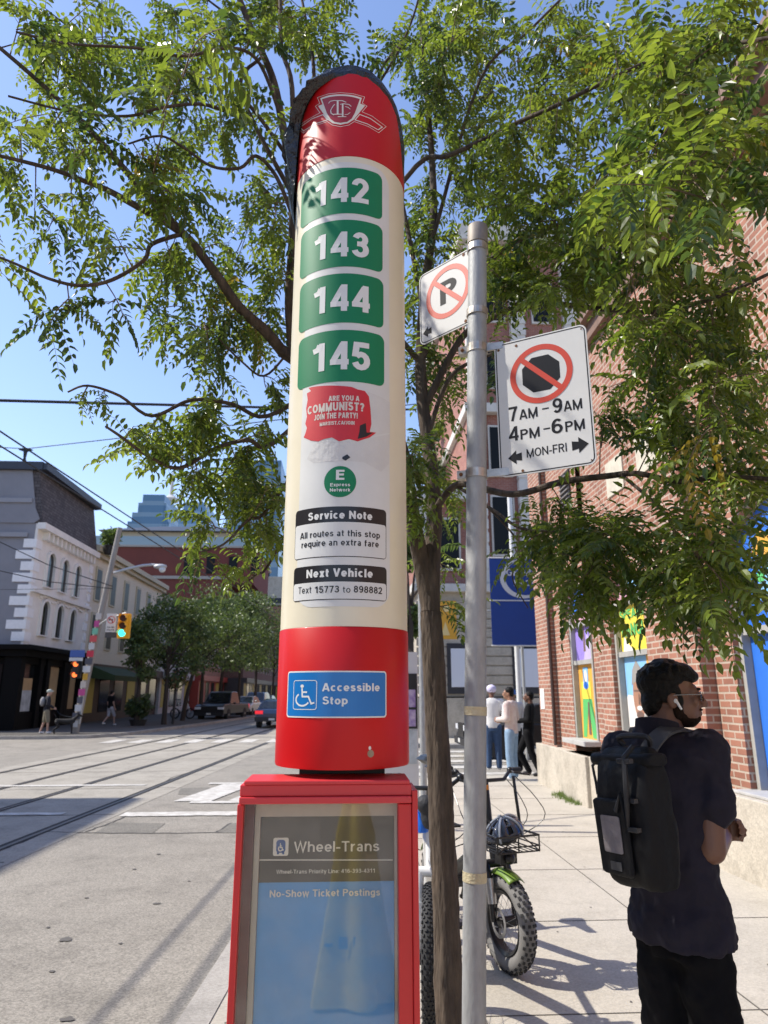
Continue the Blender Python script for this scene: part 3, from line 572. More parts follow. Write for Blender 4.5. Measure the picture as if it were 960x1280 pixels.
c = u(425, 602); rad = abs(Q(445, 602)[0] - Q(405, 602)[0]) / 2; rz = abs(zc(582.5) - zc(621.5)) / 2
m = MB(); fill(m, C, [(c[0] + rad * math.cos(q), c[1] + rz * math.sin(q)) for q in [2 * math.pi * i / 40 for i in range(40)]], .0016); e = m.build('express_disc', GREEN, stop, True)
m = MB(); textpx(m, C, 'E', 420, 430.5, 600, 587.5, .0026, bold=.03); textpx(m, C, 'Express', 413, 437.5, 608, 603.8, .0026, bold=.015); textpx(m, C, 'Network', 412.5, 438, 614.5, 610.3, .0026, bold=.015); m.build('express_text', WHT, e)
def notice(name, xl, xr, yt, yh, yb, head, hx0, hx1, hyb, hyt, lines):
    ym = (yt + yb) / 2; u0, u1 = Q(xl, ym)[0], Q(xr, ym)[0]; v0, v1, vh = zc(yb), zc(yt), zc(yh)
    m = MB(); fill(m, C, rr(u0, u1, v0, v1, .009), .0014); o = m.build(name, INK, stop, True)
    m = MB(); fill(m, C, rr(u0 + .0018, u1 - .0018, v0 + .0018, vh, .006), .0021); m.build('white_field', WVIN, o)
    m = MB(); textpx(m, C, head, hx0, hx1, hyb, hyt, .0026, bold=.03); m.build('heading', WHT, o)
    m = MB()
    for s, x0, x1, b, t, bo in lines: textpx(m, C, s, x0, x1, b, t, .0028, bold=bo)
    m.build('body_text', INK, o)
notice('service_note', 369.5, 482.5, 633, 652.5, 696, 'Service Note', 385.6, 465, 648.5, 638.5, (('All routes at this stop', 376, 474.5, 670.5, 662.5, .012), ('require an extra fare', 377.5, 473, 682, 674, .012)))
notice('next_vehicle_note', 367.5, 483, 706, 727, 749.5, 'Next Vehicle', 383.5, 465.5, 721, 710.5, (('Text', 373.5, 389.5, 742, 733.5, -.004), ('15773', 393.5, 424, 741, 732.5, .014), ('to', 428.5, 438, 741, 733, -.004), ('898882', 442, 477, 741.5, 733, .014)))
# step-free sign on the red sleeve
D1 = .0036
ua, ub = Q(360.5, 868)[0], Q(482, 868)[0]; va, vb = zc(897.5), zc(838.5)
m = MB(); fill(m, C, rr(ua, ub, va, vb, .007), D1 + .0008); acc = m.build('accessible_sign', WHT, stop, True)
m = MB(); fill(m, C, rr(ua + .003, ub - .003, va + .003, vb - .003, .005), D1 + .0014); m.build('blue_field', BLUE, acc)
m = MB(); textpx(m, C, 'Accessible', 403.5, 473.5, 864, 854, D1 + .002, bold=.018); textpx(m, C, 'Stop', 403.5, 434.5, 880.5, 870.5, D1 + .002, bold=.018); m.build('sign_text', WHT, acc)
def icon(mb, S, P, d, wheelc, k):
    """wheelchair mark; P maps unit coordinates to the surface"""
    w = k
    fill(mb, S, [P(.40 + .075 * math.cos(q), .84 + .07 * math.sin(q)) for q in [i * math.pi / 7 for i in range(14)]], d)
    stroke(mb, S, [P(.40, .76), P(.42, .42), P(.68, .42), P(.80, .14), P(.92, .18)], w, d); stroke(mb, S, [P(.41, .6), P(.62, .6)], w, d)
    stroke(mb, S, [P(.42 + .29 * math.cos(q), .30 + .25 * math.sin(q)) for q in [R(125 + i * 13) for i in range(17)]], w, d)
ia, ib = Q(368.5, 868)[0], Q(396.5, 868)[0]; ja, jb = zc(887), zc(850.5)
m = MB(); stroke(m, C, rr(ia, ib, ja, jb, .005), .0014, D1 + .002, True); icon(m, C, lambda a, b: (ia + (ib - ia) * a, ja + (jb - ja) * (.08 + .86 * b)), D1 + .002, 0, .0035); m.build('wheelchair_mark', WHT, acc)
c = u(463, 942); m = MB()
for rr_, d, k in ((.0075, .003, 0), (.005, .005, 0)): fill(m, C, [(c[0] + rr_ * math.cos(q), c[1] + rr_ * math.sin(q)) for q in [i * math.pi / 8 for i in range(16)]], d)
m.build('bolt', mat('worn_steel', (.3, .28, .25), .35, .9), base)
m = MB(); c2 = u(462, 935); fill(m, C, [(c2[0] + .003 * math.cos(q), c2[1] + .004 * math.sin(q)) for q in [i * math.pi / 4 for i in range(8)]], .0025); m.build('paint_chip', WHT, base)
# winged keystone emblem of the transit company
EM = mat('emblem_gold', (.72, .68, .58), .45)
def E(p): return Q(380 + p[0] / 8.727, 100 + p[1] / 8.727)
def sub(L, closed=True):
    O = []
    for a, b in zip(L, L[1:] + (L[:1] if closed else [])): O += [(a[0] + (b[0] - a[0]) * i / 4, a[1] + (b[1] - a[1]) * i / 4) for i in range(4)]
    return O if closed else O + [L[-1]]
d = .0026; m = MB()
stroke(m, C, [E(p) for p in sub([(400, 143), (540, 156), (660, 190), (634, 258), (685, 290), (632, 352), (740, 398), (892, 512), (812, 580), (700, 512), (548, 458), (490, 496), (400, 514), (310, 496), (258, 458), (100, 512), (0, 582), (-75, 520), (60, 426), (178, 362), (128, 290), (176, 260), (150, 195), (270, 156)])], .0013, d, True)
for W in ([(606, 380), (720, 424), (850, 517), (806, 548), (690, 484), (556, 440)], [(212, 382), (90, 428), (-38, 520), (2, 558), (120, 484), (258, 440)]): stroke(m, C, [E(p) for p in sub(W)], .0025, d, True)
fill(m, C, [E(p) for p in [(400, 162), (530, 172), (630, 200), (612, 262), (665, 285), (600, 365), (540, 440), (480, 478), (400, 494), (315, 478), (262, 440), (210, 365), (158, 288), (205, 270), (180, 205), (280, 172)]], d + .0002)
em = m.build('emblem', EM, stop)
m = MB(); fill(m, C, [E(p) for p in [(400, 180), (520, 190), (608, 214), (555, 365), (520, 428), (470, 463), (400, 473), (335, 463), (290, 428), (252, 365), (200, 216), (290, 190)]], d + .0008); m.build('emblem_field', mat('emblem_red', (.33, .012, .014), .3), em)
m = MB(); d2 = d + .0016
def ln(P, w, k=0): stroke(m, C, [E(p) for p in sub(P, False)], w, d2 + k)
ln([(272, 262), (290, 240), (330, 232), (420, 234), (462, 252)], .0022); ln([(370, 234), (370, 382)], .005, .0002); ln([(328, 382), (414, 382)], .0022, .0004)
ln([(396, 276), (430, 268), (490, 276), (516, 298)], .0022, .0006); ln([(424, 270), (424, 410)], .004, .0008); ln([(372, 410), (462, 410)], .0022, .001)
ln([(340, 274), (318, 300), (296, 340), (300, 372), (330, 392)], .0026, .0012); ln([(450, 300), (480, 308), (506, 330)], .0016, .0012); ln([(446, 388), (478, 386), (504, 366)], .0016, .0014)
m.build('monogram', EM, em)
# ================================================================== glazed poster case under it
REDB = mat('case_red', (.56, .02, .022), .38, var=.08, vscale=6); REDD = mat('case_red_inner', (.11, .022, .02), .45, var=.2, vscale=8)
D0 = 1.5; ZC = 1.477
S = Plane((0, D0, 0), (1, 0, 0), (0, -1, 0))
xl, xr_ = S.px(297, 1000)[0], S.px(522, 1000)[0]
case = thing('ticket_case', 'red metal poster case with a glazed front standing under the stop column', 'notice case', ((xl + xr_) / 2, D0 + .06, 0))
zz = lambda y: S.px(410, y)[1]
m = MB(); dp = D0 + .125
m.box(xl, xl + .012, D0, dp, -.0, ZC - .045); m.box(xr_ - .012, xr_, D0 - .004, dp, -.0, ZC - .02); m.box(xr_ - .04, xr_ - .0122, D0, dp, -.0, ZC - .046)
m.box(xl + .0122, xr_ - .0122, dp - .02, dp, 0, ZC - .046); m.box(xl + .0122, xr_ - .0122, D0, dp - .021, 0, .35)
m.build('frame', REDB, case, bevel=.002)
m = MB(); m.box(xl + .004, xr_ - .0125, D0 - .002, dp, zz(995), ZC - .008); m.box(xl + .004, xr_ - .013, D0 - .009, D0 + .05, zz(1004), zz(995.3)); m.box(xl + .012, xr_ - .016, D0 - .006, dp - .01, ZC - .0078, ZC); m.build('lid', mat('case_red_top', (.6, .035, .04), .42, var=.06, vscale=5), case, bevel=.002)
# bezel, poster board, glass
S2 = Plane((0, D0 + .045, 0), (1, 0, 0), (0, -1, 0))
bl, br_ = S2.px(318, 1040)[0], S2.px(500, 1040)[0]; bt = S2.px(410, 1012)[1]; bb = .42
m = MB(); m.box(xl + .0122, bl, D0 + .03, D0 + .06, .36, zz(1003)); m.box(br_, xr_ - .0122, D0 + .03, D0 + .06, .36, zz(1003)); m.build('inner_jamb', REDD, case)
BZ = mat('bezel_buff', (.5, .45, .36), .5, var=.1, vscale=9)
m = MB(); m.box(bl + .001, bl + .012, D0 + .04, D0 + .05, .36, zz(1004)); m.box(br_ - .012, br_ - .001, D0 + .04, D0 + .05, .36, zz(1004)); m.box(bl + .0121, br_ - .0121, D0 + .04, D0 + .05, bt - .012, zz(1004)); bz = m.build('bezel', BZ, case)
m = MB(); m.box(bl + .0125, br_ - .0125, D0 + .049, D0 + .053, .36, bt - .013); po = m.build('poster', mat('poster_blue', (.10, .34, .66), .5, var=.06, vscale=3), case)
S3 = Plane((0, D0 + .0488, 0), (1, 0, 0), (0, -1, 0)); y1 = S3.px(410, 1102)[1]
m = MB(); m.box(bl + .0127, br_ - .0127, D0 + .0475, D0 + .0489, y1, bt - .0135); m.build('poster_header', mat('poster_black', (.07, .062, .05), .5), po)
S4 = Plane((0, D0 + .0473, 0), (1, 0, 0), (0, -1, 0)); PT = mat('poster_text', (.80, .76, .64), .6)
m = MB(); textpx(m, S4, 'Wheel-Trans', 367.5, 474, 1064.5, 1051.5, 0, bold=.004); textpx(m, S4, 'Wheel-Trans Priority Line: 416-393-4311', 345.5, 469, 1091.5, 1086.5, 0, bold=.006)
stroke(m, S4, [S4.px(323.5, 1075), S4.px(491, 1075)], .002, 0); textpx(m, S4, 'No-Show Ticket Postings', 337, 475, 1120.5, 1111.5, .0005, bold=.014); m.build('poster_lettering', PT, po)
a = S4.px(341, 1070); b = S4.px(361, 1047); m = MB(); fill(m, S4, rr(a[0], b[0], a[1], b[1], .004), 0); ic = m.build('poster_icon', PT, po)
m = MB(); c0 = ((a[0] + b[0]) / 2, (a[1] + b[1]) / 2); w_ = (b[0] - a[0]); fill(m, S4, rr(c0[0] - w_ * .3, c0[0] + w_ * .3, c0[1] - w_ * .36, c0[1] + w_ * .42, .006), .0005); fill(m, S4, rr(c0[0] - w_ * .24, c0[0] - w_ * .1, c0[1] - w_ * .45, c0[1] - w_ * .3, .001), .0005); fill(m, S4, rr(c0[0] + w_ * .1, c0[0] + w_ * .24, c0[1] - w_ * .45, c0[1] - w_ * .3, .001), .0005); m.build('bus_mark', mat('mark_blue', (.03, .1, .3), .5), ic)
m = MB(); icon(m, S4, lambda p, q: (c0[0] - w_ * .2 + w_ * .42 * p, c0[1] - w_ * .27 + w_ * .55 * q), .001, 0, .0022); m.build('wheelchair_mark', PT, ic)
gm = bpy.data.materials.new('case_glass'); gm.use_nodes = True; n = gm.node_tree.nodes; l = gm.node_tree.links; n.remove(n['Principled BSDF'])
tr = n.new('ShaderNodeBsdfTransparent'); tr.inputs[0].default_value = (.9, .9, .87, 1); gl = n.new('ShaderNodeBsdfGlossy'); gl.inputs['Roughness'].default_value = .025; fr = n.new('ShaderNodeFresnel'); fr.inputs[0].default_value = 1.8; mx = n.new('ShaderNodeMixShader'); ds = n.new('ShaderNodeBsdfDiffuse'); ds.inputs[0].default_value = (.5, .47, .4, 1)
no = n.new('ShaderNodeTexNoise'); no.inputs['Scale'].default_value = 14; no.inputs['Detail'].default_value = 9; tcg = n.new('ShaderNodeTexCoord'); l.new(tcg.outputs['Object'], no.inputs['Vector']); mr = n.new('ShaderNodeMapRange'); mr.inputs[1].default_value = .45; mr.inputs[2].default_value = .85; mr.inputs[3].default_value = .02; mr.inputs[4].default_value = .2; l.new(no.outputs[0], mr.inputs[0])
m2 = n.new('ShaderNodeMixShader'); l.new(mr.outputs[0], m2.inputs[0]); l.new(tr.outputs[0], m2.inputs[1]); l.new(ds.outputs[0], m2.inputs[2])
l.new(fr.outputs[0], mx.inputs[0]); l.new(m2.outputs[0], mx.inputs[1]); l.new(gl.outputs[0], mx.inputs[2]); l.new(mx.outputs[0], n['Material Output'].inputs[0])
m = MB(); m.quad((xl + .0125, D0 + .012, .36), (xr_ - .0125, D0 + .012, .36), (xr_ - .0125, D0 + .012, zz(1003.5)), (xl + .0125, D0 + .012, zz(1003.5))); m.build('glass', gm, case)
# ================================================================== sign post with two parking signs
GALV = mat('galvanised_steel', (.33, .34, .345), .6, .25, var=.2, vscale=26, stretch=(1, 1, .35), bump=.12, bscale=120)
DP = 2.02
pA = planeY(592.5, 1280, DP); pB = planeY(597, 284, DP); dv = (pB - pA) / (pB.z - pA.z); P0 = pA - dv * pA.z
pole = thing('sign_pole', 'galvanised steel sign post wrapped with two bands of yellowed tape', 'sign post', (P0.x, P0.y, 0)); PR = .0312
at_ = lambda z: P0 + dv * z
def pz(y): return planeY(595, y, DP).z
m = MB(); m.tube([at_(0), at_(pB.z)], PR, 28); m.build('tube', GALV, pole, True)
m = MB(); m.tube([at_(pz(306)), at_(pB.z - .004), at_(pB.z), at_(pB.z + .001)], [PR + .0035, PR + .0035, PR + .001, .001], 28); m.build('post_cap', mat('cap_grey', (.25, .22, .19), .6, .3, var=.2, vscale=20), pole, True)
TAPE = mat('yellowed_tape', (.52, .46, .3), .6, var=.14, vscale=30, bump=.4, bscale=80)
for y0, y1 in ((883, 894), (1088.5, 1101.5)):
    m = MB(); m.tube([at_(pz(y1)), at_(pz(y0))], PR + .0014, 28, cap=False); m.build('tape_band', TAPE, pole, True)
STEEL = mat('bracket_steel', (.45, .42, .38), .4, .8, var=.25, vscale=40); RUST = mat('rusty_bolt', (.16, .07, .03), .8, .3)
SG = mat('sign_white', (.62, .62, .60), .5, var=.04, vscale=5, spec=.25); SB = mat('sign_black', (.010, .011, .015), .6, spec=.2); SR = mat('sign_red', (.52, .04, .014), .5, var=.05, vscale=8)
fw = (math.cos(-YAW) * 1, 0)
def camdir(a):   # horizontal direction, a degrees left of the camera's heading
    q = YAW - R(a); return Vector((math.sin(q), math.cos(q), 0))
def sign(name, label, ref, ang, tl, br, draw, zc0, extra):
    ux = -camdir(ang); nn = Vector((ux.y, -ux.x, 0)); nn = nn if nn.dot(CAM - planeY(*ref, DP)) > 0 else -nn
    S = Plane(planeY(*ref, DP - .02), ux, nn)
    u0 = S.px(*tl[0])[0]; u1 = S.px(*br[0])[0]; v1 = S.px(*tl[1])[1]; v0 = S.px(*br[1])[1]; r = .022
    c = S.pt((u0 + u1) / 2, v0); t = thing(name, label, 'parking sign', (c.x, c.y, c.z))
    m = MB(); m.prism(rr(u0, u1, v0, v1, r), S.pt, -.003, 0); m.build('plate', SG, t, bevel=.0008)
    m = MB(); stroke(m, S, rr(u0 + .006, u1 - .006, v0 + .006, v1 - .006, r - .004), .0032, .0004, True); m.build('border', SB, t)
    draw(S, t, u0, u1, v0, v1); return S, t, (u0, u1, v0, v1)
def circ(S, cx, cy, r, n=40, k=1.): return [(cx + r * math.cos(2 * math.pi * i / n), cy + k * r * math.sin(2 * math.pi * i / n)) for i in range(n)]
def prohibit(S, t, c, r, w):
    m = MB(); stroke(m, S, circ(S, *c, r - w / 2, 56), w, .0009, True); stroke(m, S, [(c[0] - (r - w * .6) * .7071, c[1] + (r - w * .6) * .7071), (c[0] + (r - w * .6) * .7071, c[1] - (r - w * .6) * .7071)], w * .92, .0011); m.build('red_ring', SR, t)
def arrow(m, S, c, s, k=1):
    P = [(-1, 0), (.05, .95), (.05, .4), (.75, .55), (.75, -.55), (.05, -.4), (.05, -.95)]
    fill(m, S, [(c[0] + x * s * k, c[1] + y * s * .95) for x, y in P], .0006)
def d_stop(S, t, u0, u1, v0, v1):
    W = u1 - u0; cx = (u0 + u1) / 2; Hh = v1 - v0; cy = v1 - Hh * .295
    m = MB(); s = W * .2; fill(m, S, [(cx + s * x, cy + s * y) for x, y in ((-.45, 1), (.45, 1), (1, .45), (1, -.45), (.45, -1), (-.45, -1), (-1, -.45), (-1, .45))], .0005); m.build('stop_symbol', SB, t)
    prohibit(S, t, (cx, cy), W * .335, W * .062)
    m = MB()
    for s_, b, x0, x1, sm in (('7', .415, .13, .225, 0), ('AM', .415, .245, .44, 1), ('9', .415, .60, .70, 0), ('AM', .415, .715, .90, 1), ('4', .27, .12, .225, 0), ('PM', .27, .245, .45, 1), ('6', .27, .575, .69, 0), ('PM', .27, .715, .91, 1)):
        text(m, S, s_, u0 + W * x0, u0 + W * x1, v0 + Hh * (b - .02), Hh * (.072 if sm else .105), .0005, bold=.012)
    for y in (.442, .297): stroke(m, S, [(u0 + W * .49, v0 + Hh * y), (u0 + W * .56, v0 + Hh * y)], .0045, .0005)
    text(m, S, 'MON-FRI', u0 + W * .30, u0 + W * .715, v0 + Hh * .115, Hh * .06, .0005, bold=.004); m.build('lettering', SB, t)
    m = MB(); arrow(m, S, (u0 + W * .185, v0 + Hh * .13), W * .085); m.build('arrow', SB, t); m = MB(); arrow(m, S, (u1 - W * .16, v0 + Hh * .145), W * .095, -1); m.build('arrow', SB, t)
    for x, y in ((.05, .95), (.25, .955), (.95, .03), (.25, .028), (.05, .035), (.95, .965)):
        m = MB(); fill(m, S, circ(S, u0 + W * x, v0 + Hh * y, .0045 if x < .3 else .0025, 10), .0012); m.build('bolt', RUST, t)
def d_park(S, t, u0, u1, v0, v1):
    W = u1 - u0; Hh = v1 - v0; cx = u0 + W * .46; cy = v0 + Hh * .57
    m = MB(); text(m, S, 'P', cx - W * .12, cx + W * .14, cy - W * .15, W * .31, .0005, bold=.03); m.build('letter', SB, t)
    prohibit(S, t, (cx, cy), W * .345, W * .066)
    m = MB(); arrow(m, S, (u0 + W * .87, v0 + Hh * .19), W * .08, -1); m.build('arrow', SB, t); m = MB(); arrow(m, S, (u0 + W * .13, v0 + Hh * .15), W * .08); m.build('arrow', SB, t)
    for x, y in ((.72, .05), (.72, .955)):
        m = MB(); fill(m, S, circ(S, u0 + W * x, v0 + Hh * y, .006, 10), .0012); m.build('bolt', RUST, t)
S1, ns, q1 = sign('no_stopping_sign', 'white no stopping sign with hours 7AM to 9AM and 4PM to 6PM', (623, 598), 61.8, ((620.5, 500), (620.5, 431)), ((740, 500), (623, 598)), d_stop, 0, 0)
S5, npk, q2 = sign('no_parking_sign', 'white square no parking sign with a crossed out letter P, edge turned to the post', (605, 390), 44.4, ((524.5, 380), (604.5, 300)), ((606, 380), (605.5, 395)), d_park, 0, 0)
for y, side in ((437, 1), (593, 1)):
    z = pz(y); c = at_(z); e = S1.pt(q1[0] + .03, S1.px(623, y)[1], -.004)
    m = MB(); m.tube([at_(z - .014), at_(z + .014)], PR + .003, 24); d = (e - c); d.z = 0; n_ = d.normalized(); s_ = Vector((-n_.y, n_.x, 0))
    k = len(m.v); A = c + n_ * (PR - .005); B = Vector((e.x, e.y, c.z))
    m.prism([(0, -.012), ((B - A).length, -.012), ((B - A).length, .012), (0, .012)], lambda u, v, dd: A + n_ * u + Vector((0, 0, v)) + s_ * dd, -.004, .004)
    m.prism([(-.028, -.013), (.0, -.013), (.0, .013), (-.028, .013)], lambda u, v, dd: c - n_ * PR + n_ * u + Vector((0, 0, v)) + s_ * dd, -.012, .012)
    cl = m.build('clamp', STEEL, pole); cl
    m = MB(); q = c - n_ * (PR + .015); m.ball(q + s_ * (-.014 if s_.y > 0 else .014), .006); m.build('clamp_bolt', RUST, cl)
for y in (312, 392):
    z = pz(y); m = MB(); m.tube([at_(z - .012), at_(z + .012)], PR + .0045, 24); m.build('clamp', STEEL, pole)
# ================================================================== far side of the street
GREY = mat('grey_render', (.24, .24, .26), .9, var=.08, vscale=1.2, bump=.1); CREAMW = mat('cream_render', (.78, .74, .68), .85, var=.08, vscale=1.4); QUOIN = mat('pale_quoin', (.82, .81, .80), .85, var=.06)
SLATE = brickmat('mansard_slate', (.075, .065, .065), (.13, .115, .115), (.03, .027, .028), .3, .16, .014); NAVY = mat('dark_fascia', (.03, .036, .05), .5); BLKP = mat('black_shopfront', (.004, .004, .0045), .6, spec=.1); DKG = mat('shop_glass', (.012, .014, .015), .1, spec=.3); KRAFT = mat('brown_paper', (.46, .31, .16), .85, var=.12, vscale=2)
XF = -15.
cb = thing('corner_building', 'grey and cream corner building with slate mansard roof, arched windows and black shopfront', 'building', (-20, 36, 0))
ya, yb = 33.1, 40.6; zs = 3.75; ze = 9.55; zr = 12.2
m = MB(); m.box(XF - 14, XF - .001, ya, yb, zs, ze); m.build('wall', GREY, cb)
m = MB(); fy = [(ya, 0)]
def archhole(yc, w, z0, z1): return (yc, w, z0, z1)
wl_ = [(ya + 1.75 + 1.75 * i, .42, a, b) for a, b in ((6.7, 8.4), (4.35, 6.0)) for i in range(3)]
m.box(XF, XF + .12, ya, yb, zs, ze)
m.build('street_front', CREAMW, cb)
for (yc, w, z0, z1) in wl_:
    f = MB(); P = [(yc - w, z0), (yc + w, z0), (yc + w, z1 - w)] + [(yc + w * math.cos(R(a)), z1 - w + w * math.sin(R(a))) for a in range(15, 166, 15)] + [(yc - w, z1 - w)]
    Pm = [(yc + (a - yc) * 1.22, z0 - .05 if b == z0 else b + (.12 if b > z1 - w else 0)) for a, b in P]
    ring = MB(); n_ = len(P)
    fr_ = lambda a, b, d: Vector((d, a, b))
    for i in range(n_):
        j = (i + 1) % n_
        ring.add([fr_(*P[i], XF + .121), fr_(*P[j], XF + .121), fr_(*P[j], XF + .26), fr_(*P[i], XF + .26), fr_(*Pm[i], XF + .121), fr_(*Pm[j], XF + .121), fr_(*Pm[j], XF + .26), fr_(*Pm[i], XF + .26)], [(0, 1, 2, 3), (4, 5, 6, 7), (3, 2, 6, 7)])
    w_ = ring.build('window', CREAMW, cb)
    f.prism(P, fr_, XF + .122, XF + .128); f.build('pane', mat('black_glass', (.008, .008, .01), .1), w_)
m = MB()
for i in range(9):
    L = .75 if i % 2 else .45; z = 3.95 + i * .55; m.box(XF - L, XF + .15, ya - .06, ya + (.35 if i % 2 else .6), z, z + .42)
m.build('quoins', QUOIN, cb)
m = MB()
for i in range(9):
    L = .3 if i % 2 else .5; z = 3.95 + i * .55; m.box(XF + .121, XF + .18, yb - L, yb + .02, z, z + .42)
m.build('quoins', QUOIN, cb)
m = MB()
for i in range(13): m.box(XF + .121, XF + .4, ya + .6 + i * .53, ya + .78 + i * .53, 8.85, 9.25)
m.box(XF + .121, XF + .5, ya - .1, yb, 9.26, ze + .02); m.box(XF + .121, XF + .32, ya - .05, yb, 6.25, 6.4)
for i in range(20):
    y = ya + 1.0 + i * .28; m.box(XF + .121, XF + .2, y, y + .282, 6.08 + .09 * math.sin(i * .9), 6.2 + .09 * math.sin(i * .9))
m.build('cornice', CREAMW, cb)
m = MB(); m.loft([[Vector((XF + .3, ya, ze + .03)), Vector((XF + .3, yb, ze + .03)), Vector((XF - .1, yb, ze + .03)), Vector((XF - .1, ya, ze + .03))], [Vector((XF - .15, ya, zr)), Vector((XF - .15, yb, zr)), Vector((XF - .6, yb, zr)), Vector((XF - .6, ya, zr))]]); rf = m.build('mansard_roof', SLATE, cb)
m = MB(); m.prism([(XF - 14, ze), (XF - .1, ze), (XF + .15, ze + .2), (XF - .12, ze + .75), (XF - .5, zr), (XF - 14, zr)], lambda u, v, d: Vector((u, d, v)), ya - .06, ya + .25); m.build('gable_wall', GREY, cb)
m = MB(); m.box(XF - 14, XF - .2, ya + .26, yb, ze + .01, zr - .02); m.build('attic', GREY, cb)
m = MB(); m.box(XF - 14.2, XF + .05, ya - .25, yb + .1, zr, zr + .4); m.box(XF + .051, XF + .25, ya - .2, yb + .1, zr + .02, zr + .35); m.build('fascia', NAVY, cb)
m = MB()
for z in (ze - .7, ze + 1.0): m.box(XF - 14, XF - .3, ya - .14, ya - .0605, z, z + .22)
m.build('string_course', mat('grey_band', (.30, .30, .32), .9), cb)
sf = MB(); sf.box(XF - 14, XF + .5, ya - .45, yb, 3.25, 3.72); sf.box(XF - 14, XF + .75, ya - .7, yb + .05, 3.55, 3.76); sf.box(XF - 14, XF - .4, ya - .05, yb, 0, 3.2)
for y in (ya - .3, ya + 1.75, ya + 2.55, ya + 4.7, ya + 5.15, ya + 7.1): sf.box(XF - .45, XF + .3, y, y + .42, 0, 3.26)
sf.box(XF - .45, XF + .2, ya, yb, 0, .75); sf.box(XF - .45, XF + .2, ya, yb, 2.95, 3.26)
for x in (-3.0, -6.2, -9.4): sf.box(XF + x, XF + x + .45, ya - .35, ya, 0, 3.26)
sf.box(XF - 14, XF - .4, ya - .2, ya - .05, 0, .75); sh = sf.build('shopfront', BLKP, cb)
for y0, y1, kind in ((ya + .14, ya + 1.73, 'poster'), (ya + 2.99, ya + 4.68, 'kraft'), (ya + 5.59, ya + 7.08, 'kraft')):
    m = MB(); m.box(XF - .2, XF + .05, y0, y1, .76, 2.94); w_ = m.build('display_window', DKG, sh)
    m = MB(); m.box(XF + .051, XF + .06, y0 + .12, y1 - .12, .8, 2.3 if kind == 'poster' else 2.9); pp = m.build('window_paper', KRAFT, w_)
    if kind == 'poster': m = MB(); m.box(XF + .062, XF + .07, y0 + .15, y1 - .12, .8, 1.75); m.build('white_poster', mat('poster_pale', (.6, .64, .66), .6, c2=(.3, .33, .34), vscale=3), w_)
for x0, x1 in ((-2.5, -.6), (-5.7, -3.2)):
    m = MB(); m.box(XF + x0, XF + x1, ya - .12, ya - .04, .8, 2.9); w_ = m.build('display_window', DKG, sh); m = MB(); m.box(XF + x0 + .1, XF + x1 - .3, ya - .14, ya - .121, .8, 2.6); m.build('window_paper', KRAFT, w_)
# row of cream terraced shops beyond it, then darker fronts to the end of the street
def terrace(name, label, y0, y1, z, x, wallm, wins, eave, shopm, roofm=NAVY, ns=2, shopglass=True):
    t = thing(name, label, 'building', (x - 4, (y0 + y1) / 2, 0))
    m = MB(); m.box(x - 12, x, y0, y1, 3.3, z); m.build('wall', wallm, t)
    m = MB(); m.box(x - 12, x + .45, y0 - .02, y1, z, z + .32); m.box(x - 12, x + .25, y0, y1, z - .25, z - .001); m.build('eaves', eave, t)
    m = MB(); m.loft([[Vector((x + .3, y0, z + .33)), Vector((x + .3, y1, z + .33)), Vector((x - 12, y1, z + .33)), Vector((x - 12, y0, z + .33))], [Vector((x - 2.5, y0, z + 1.3)), Vector((x - 2.5, y1, z + 1.3)), Vector((x - 9, y1, z + 1.3)), Vector((x - 9, y0, z + 1.3))]]); m.build('roof', roofm, t)
    n = wins; sp = (y1 - y0) / n
    for lv in range(ns):
        zz_ = 4.3 + lv * (z - 4.3) / ns
        for i in range(n):
            y = y0 + sp * (i + .5); m = MB(); m.box(x - .1, x + .08, y - .52, y + .52, zz_ - .1, zz_ + 1.95); w = m.build('window', eave, t); m = MB(); m.box(x + .02, x + .085, y - .4, y + .4, zz_, zz_ + 1.8); m.build('pane', GLD, w)
    m = MB(); m.box(x - 12, x + .1, y0 + .01, y1 - .01, 0, 3.28); m.box(x + .101, x + .5, y0, y1, 2.75, 3.27); s = m.build('shopfront', shopm, t)
    k = max(2, int((y1 - y0) / 2.5))
    for i in range(k):
        y = y0 + (y1 - y0) * (i + .5) / k; m = MB(); m.box(x + .05, x + .13, y - .85, y + .85, .5, 2.65); m.build('display_window', DKG if i % 3 else mat('yellow_panel', (.5, .42, .08), .6) if shopglass else KRAFT, s)
    return t
WOOD = mat('dark_timber', (.05, .03, .018), .6, var=.2, vscale=3)
t = terrace('terraced_shop', 'cream terraced shop with flat eaves beside the slate mansard building', 40.7, 57, 9.75, XF, mat('cream_brick', (.68, .61, .48), .85, var=.1), 6, mat('cream_trim', (.5, .45, .33), .8), WOOD)
m = MB(); m.prism([(XF + .1, 3.3), (XF + 1.9, 2.6), (XF + 1.9, 2.3), (XF + .1, 2.5)], lambda u, v, d: Vector((u, d, v)), 40.9, 47.2); m.build('awning', mat('green_awning', (.035, .06, .02), .8), t)
terrace('terraced_shop', 'white fronted shop behind the street trees next to the yellow panel', 57.1, 68, 9.0, XF + .2, mat('white_front', (.55, .53, .5), .85, var=.1), 5, mat('white_trim', (.6, .58, .55), .8), mat('white_shopfront', (.5, .5, .49), .6))
terrace('brick_shop', 'orange brick shop partway down the street above the parked pickup', 68.1, 82, 9.0, XF + 1, brickmat('orange_brick', (.32, .13, .08), (.38, .18, .1), (.35, .3, .25)), 6, mat('white_trim'), mat('red_shopfront', (.35, .05, .035), .5))
terrace('brick_shop', 'brown brick shops near the far end of the street', 82.1, 125, 10.5, XF + 3.2, brickmat('brown_brick', (.16, .075, .05), (.2, .1, .07), (.25, .2, .17)), 14, mat('stone_trim', (.35, .32, .28), .8), mat('dark_shopfront', (.06, .055, .05), .5))
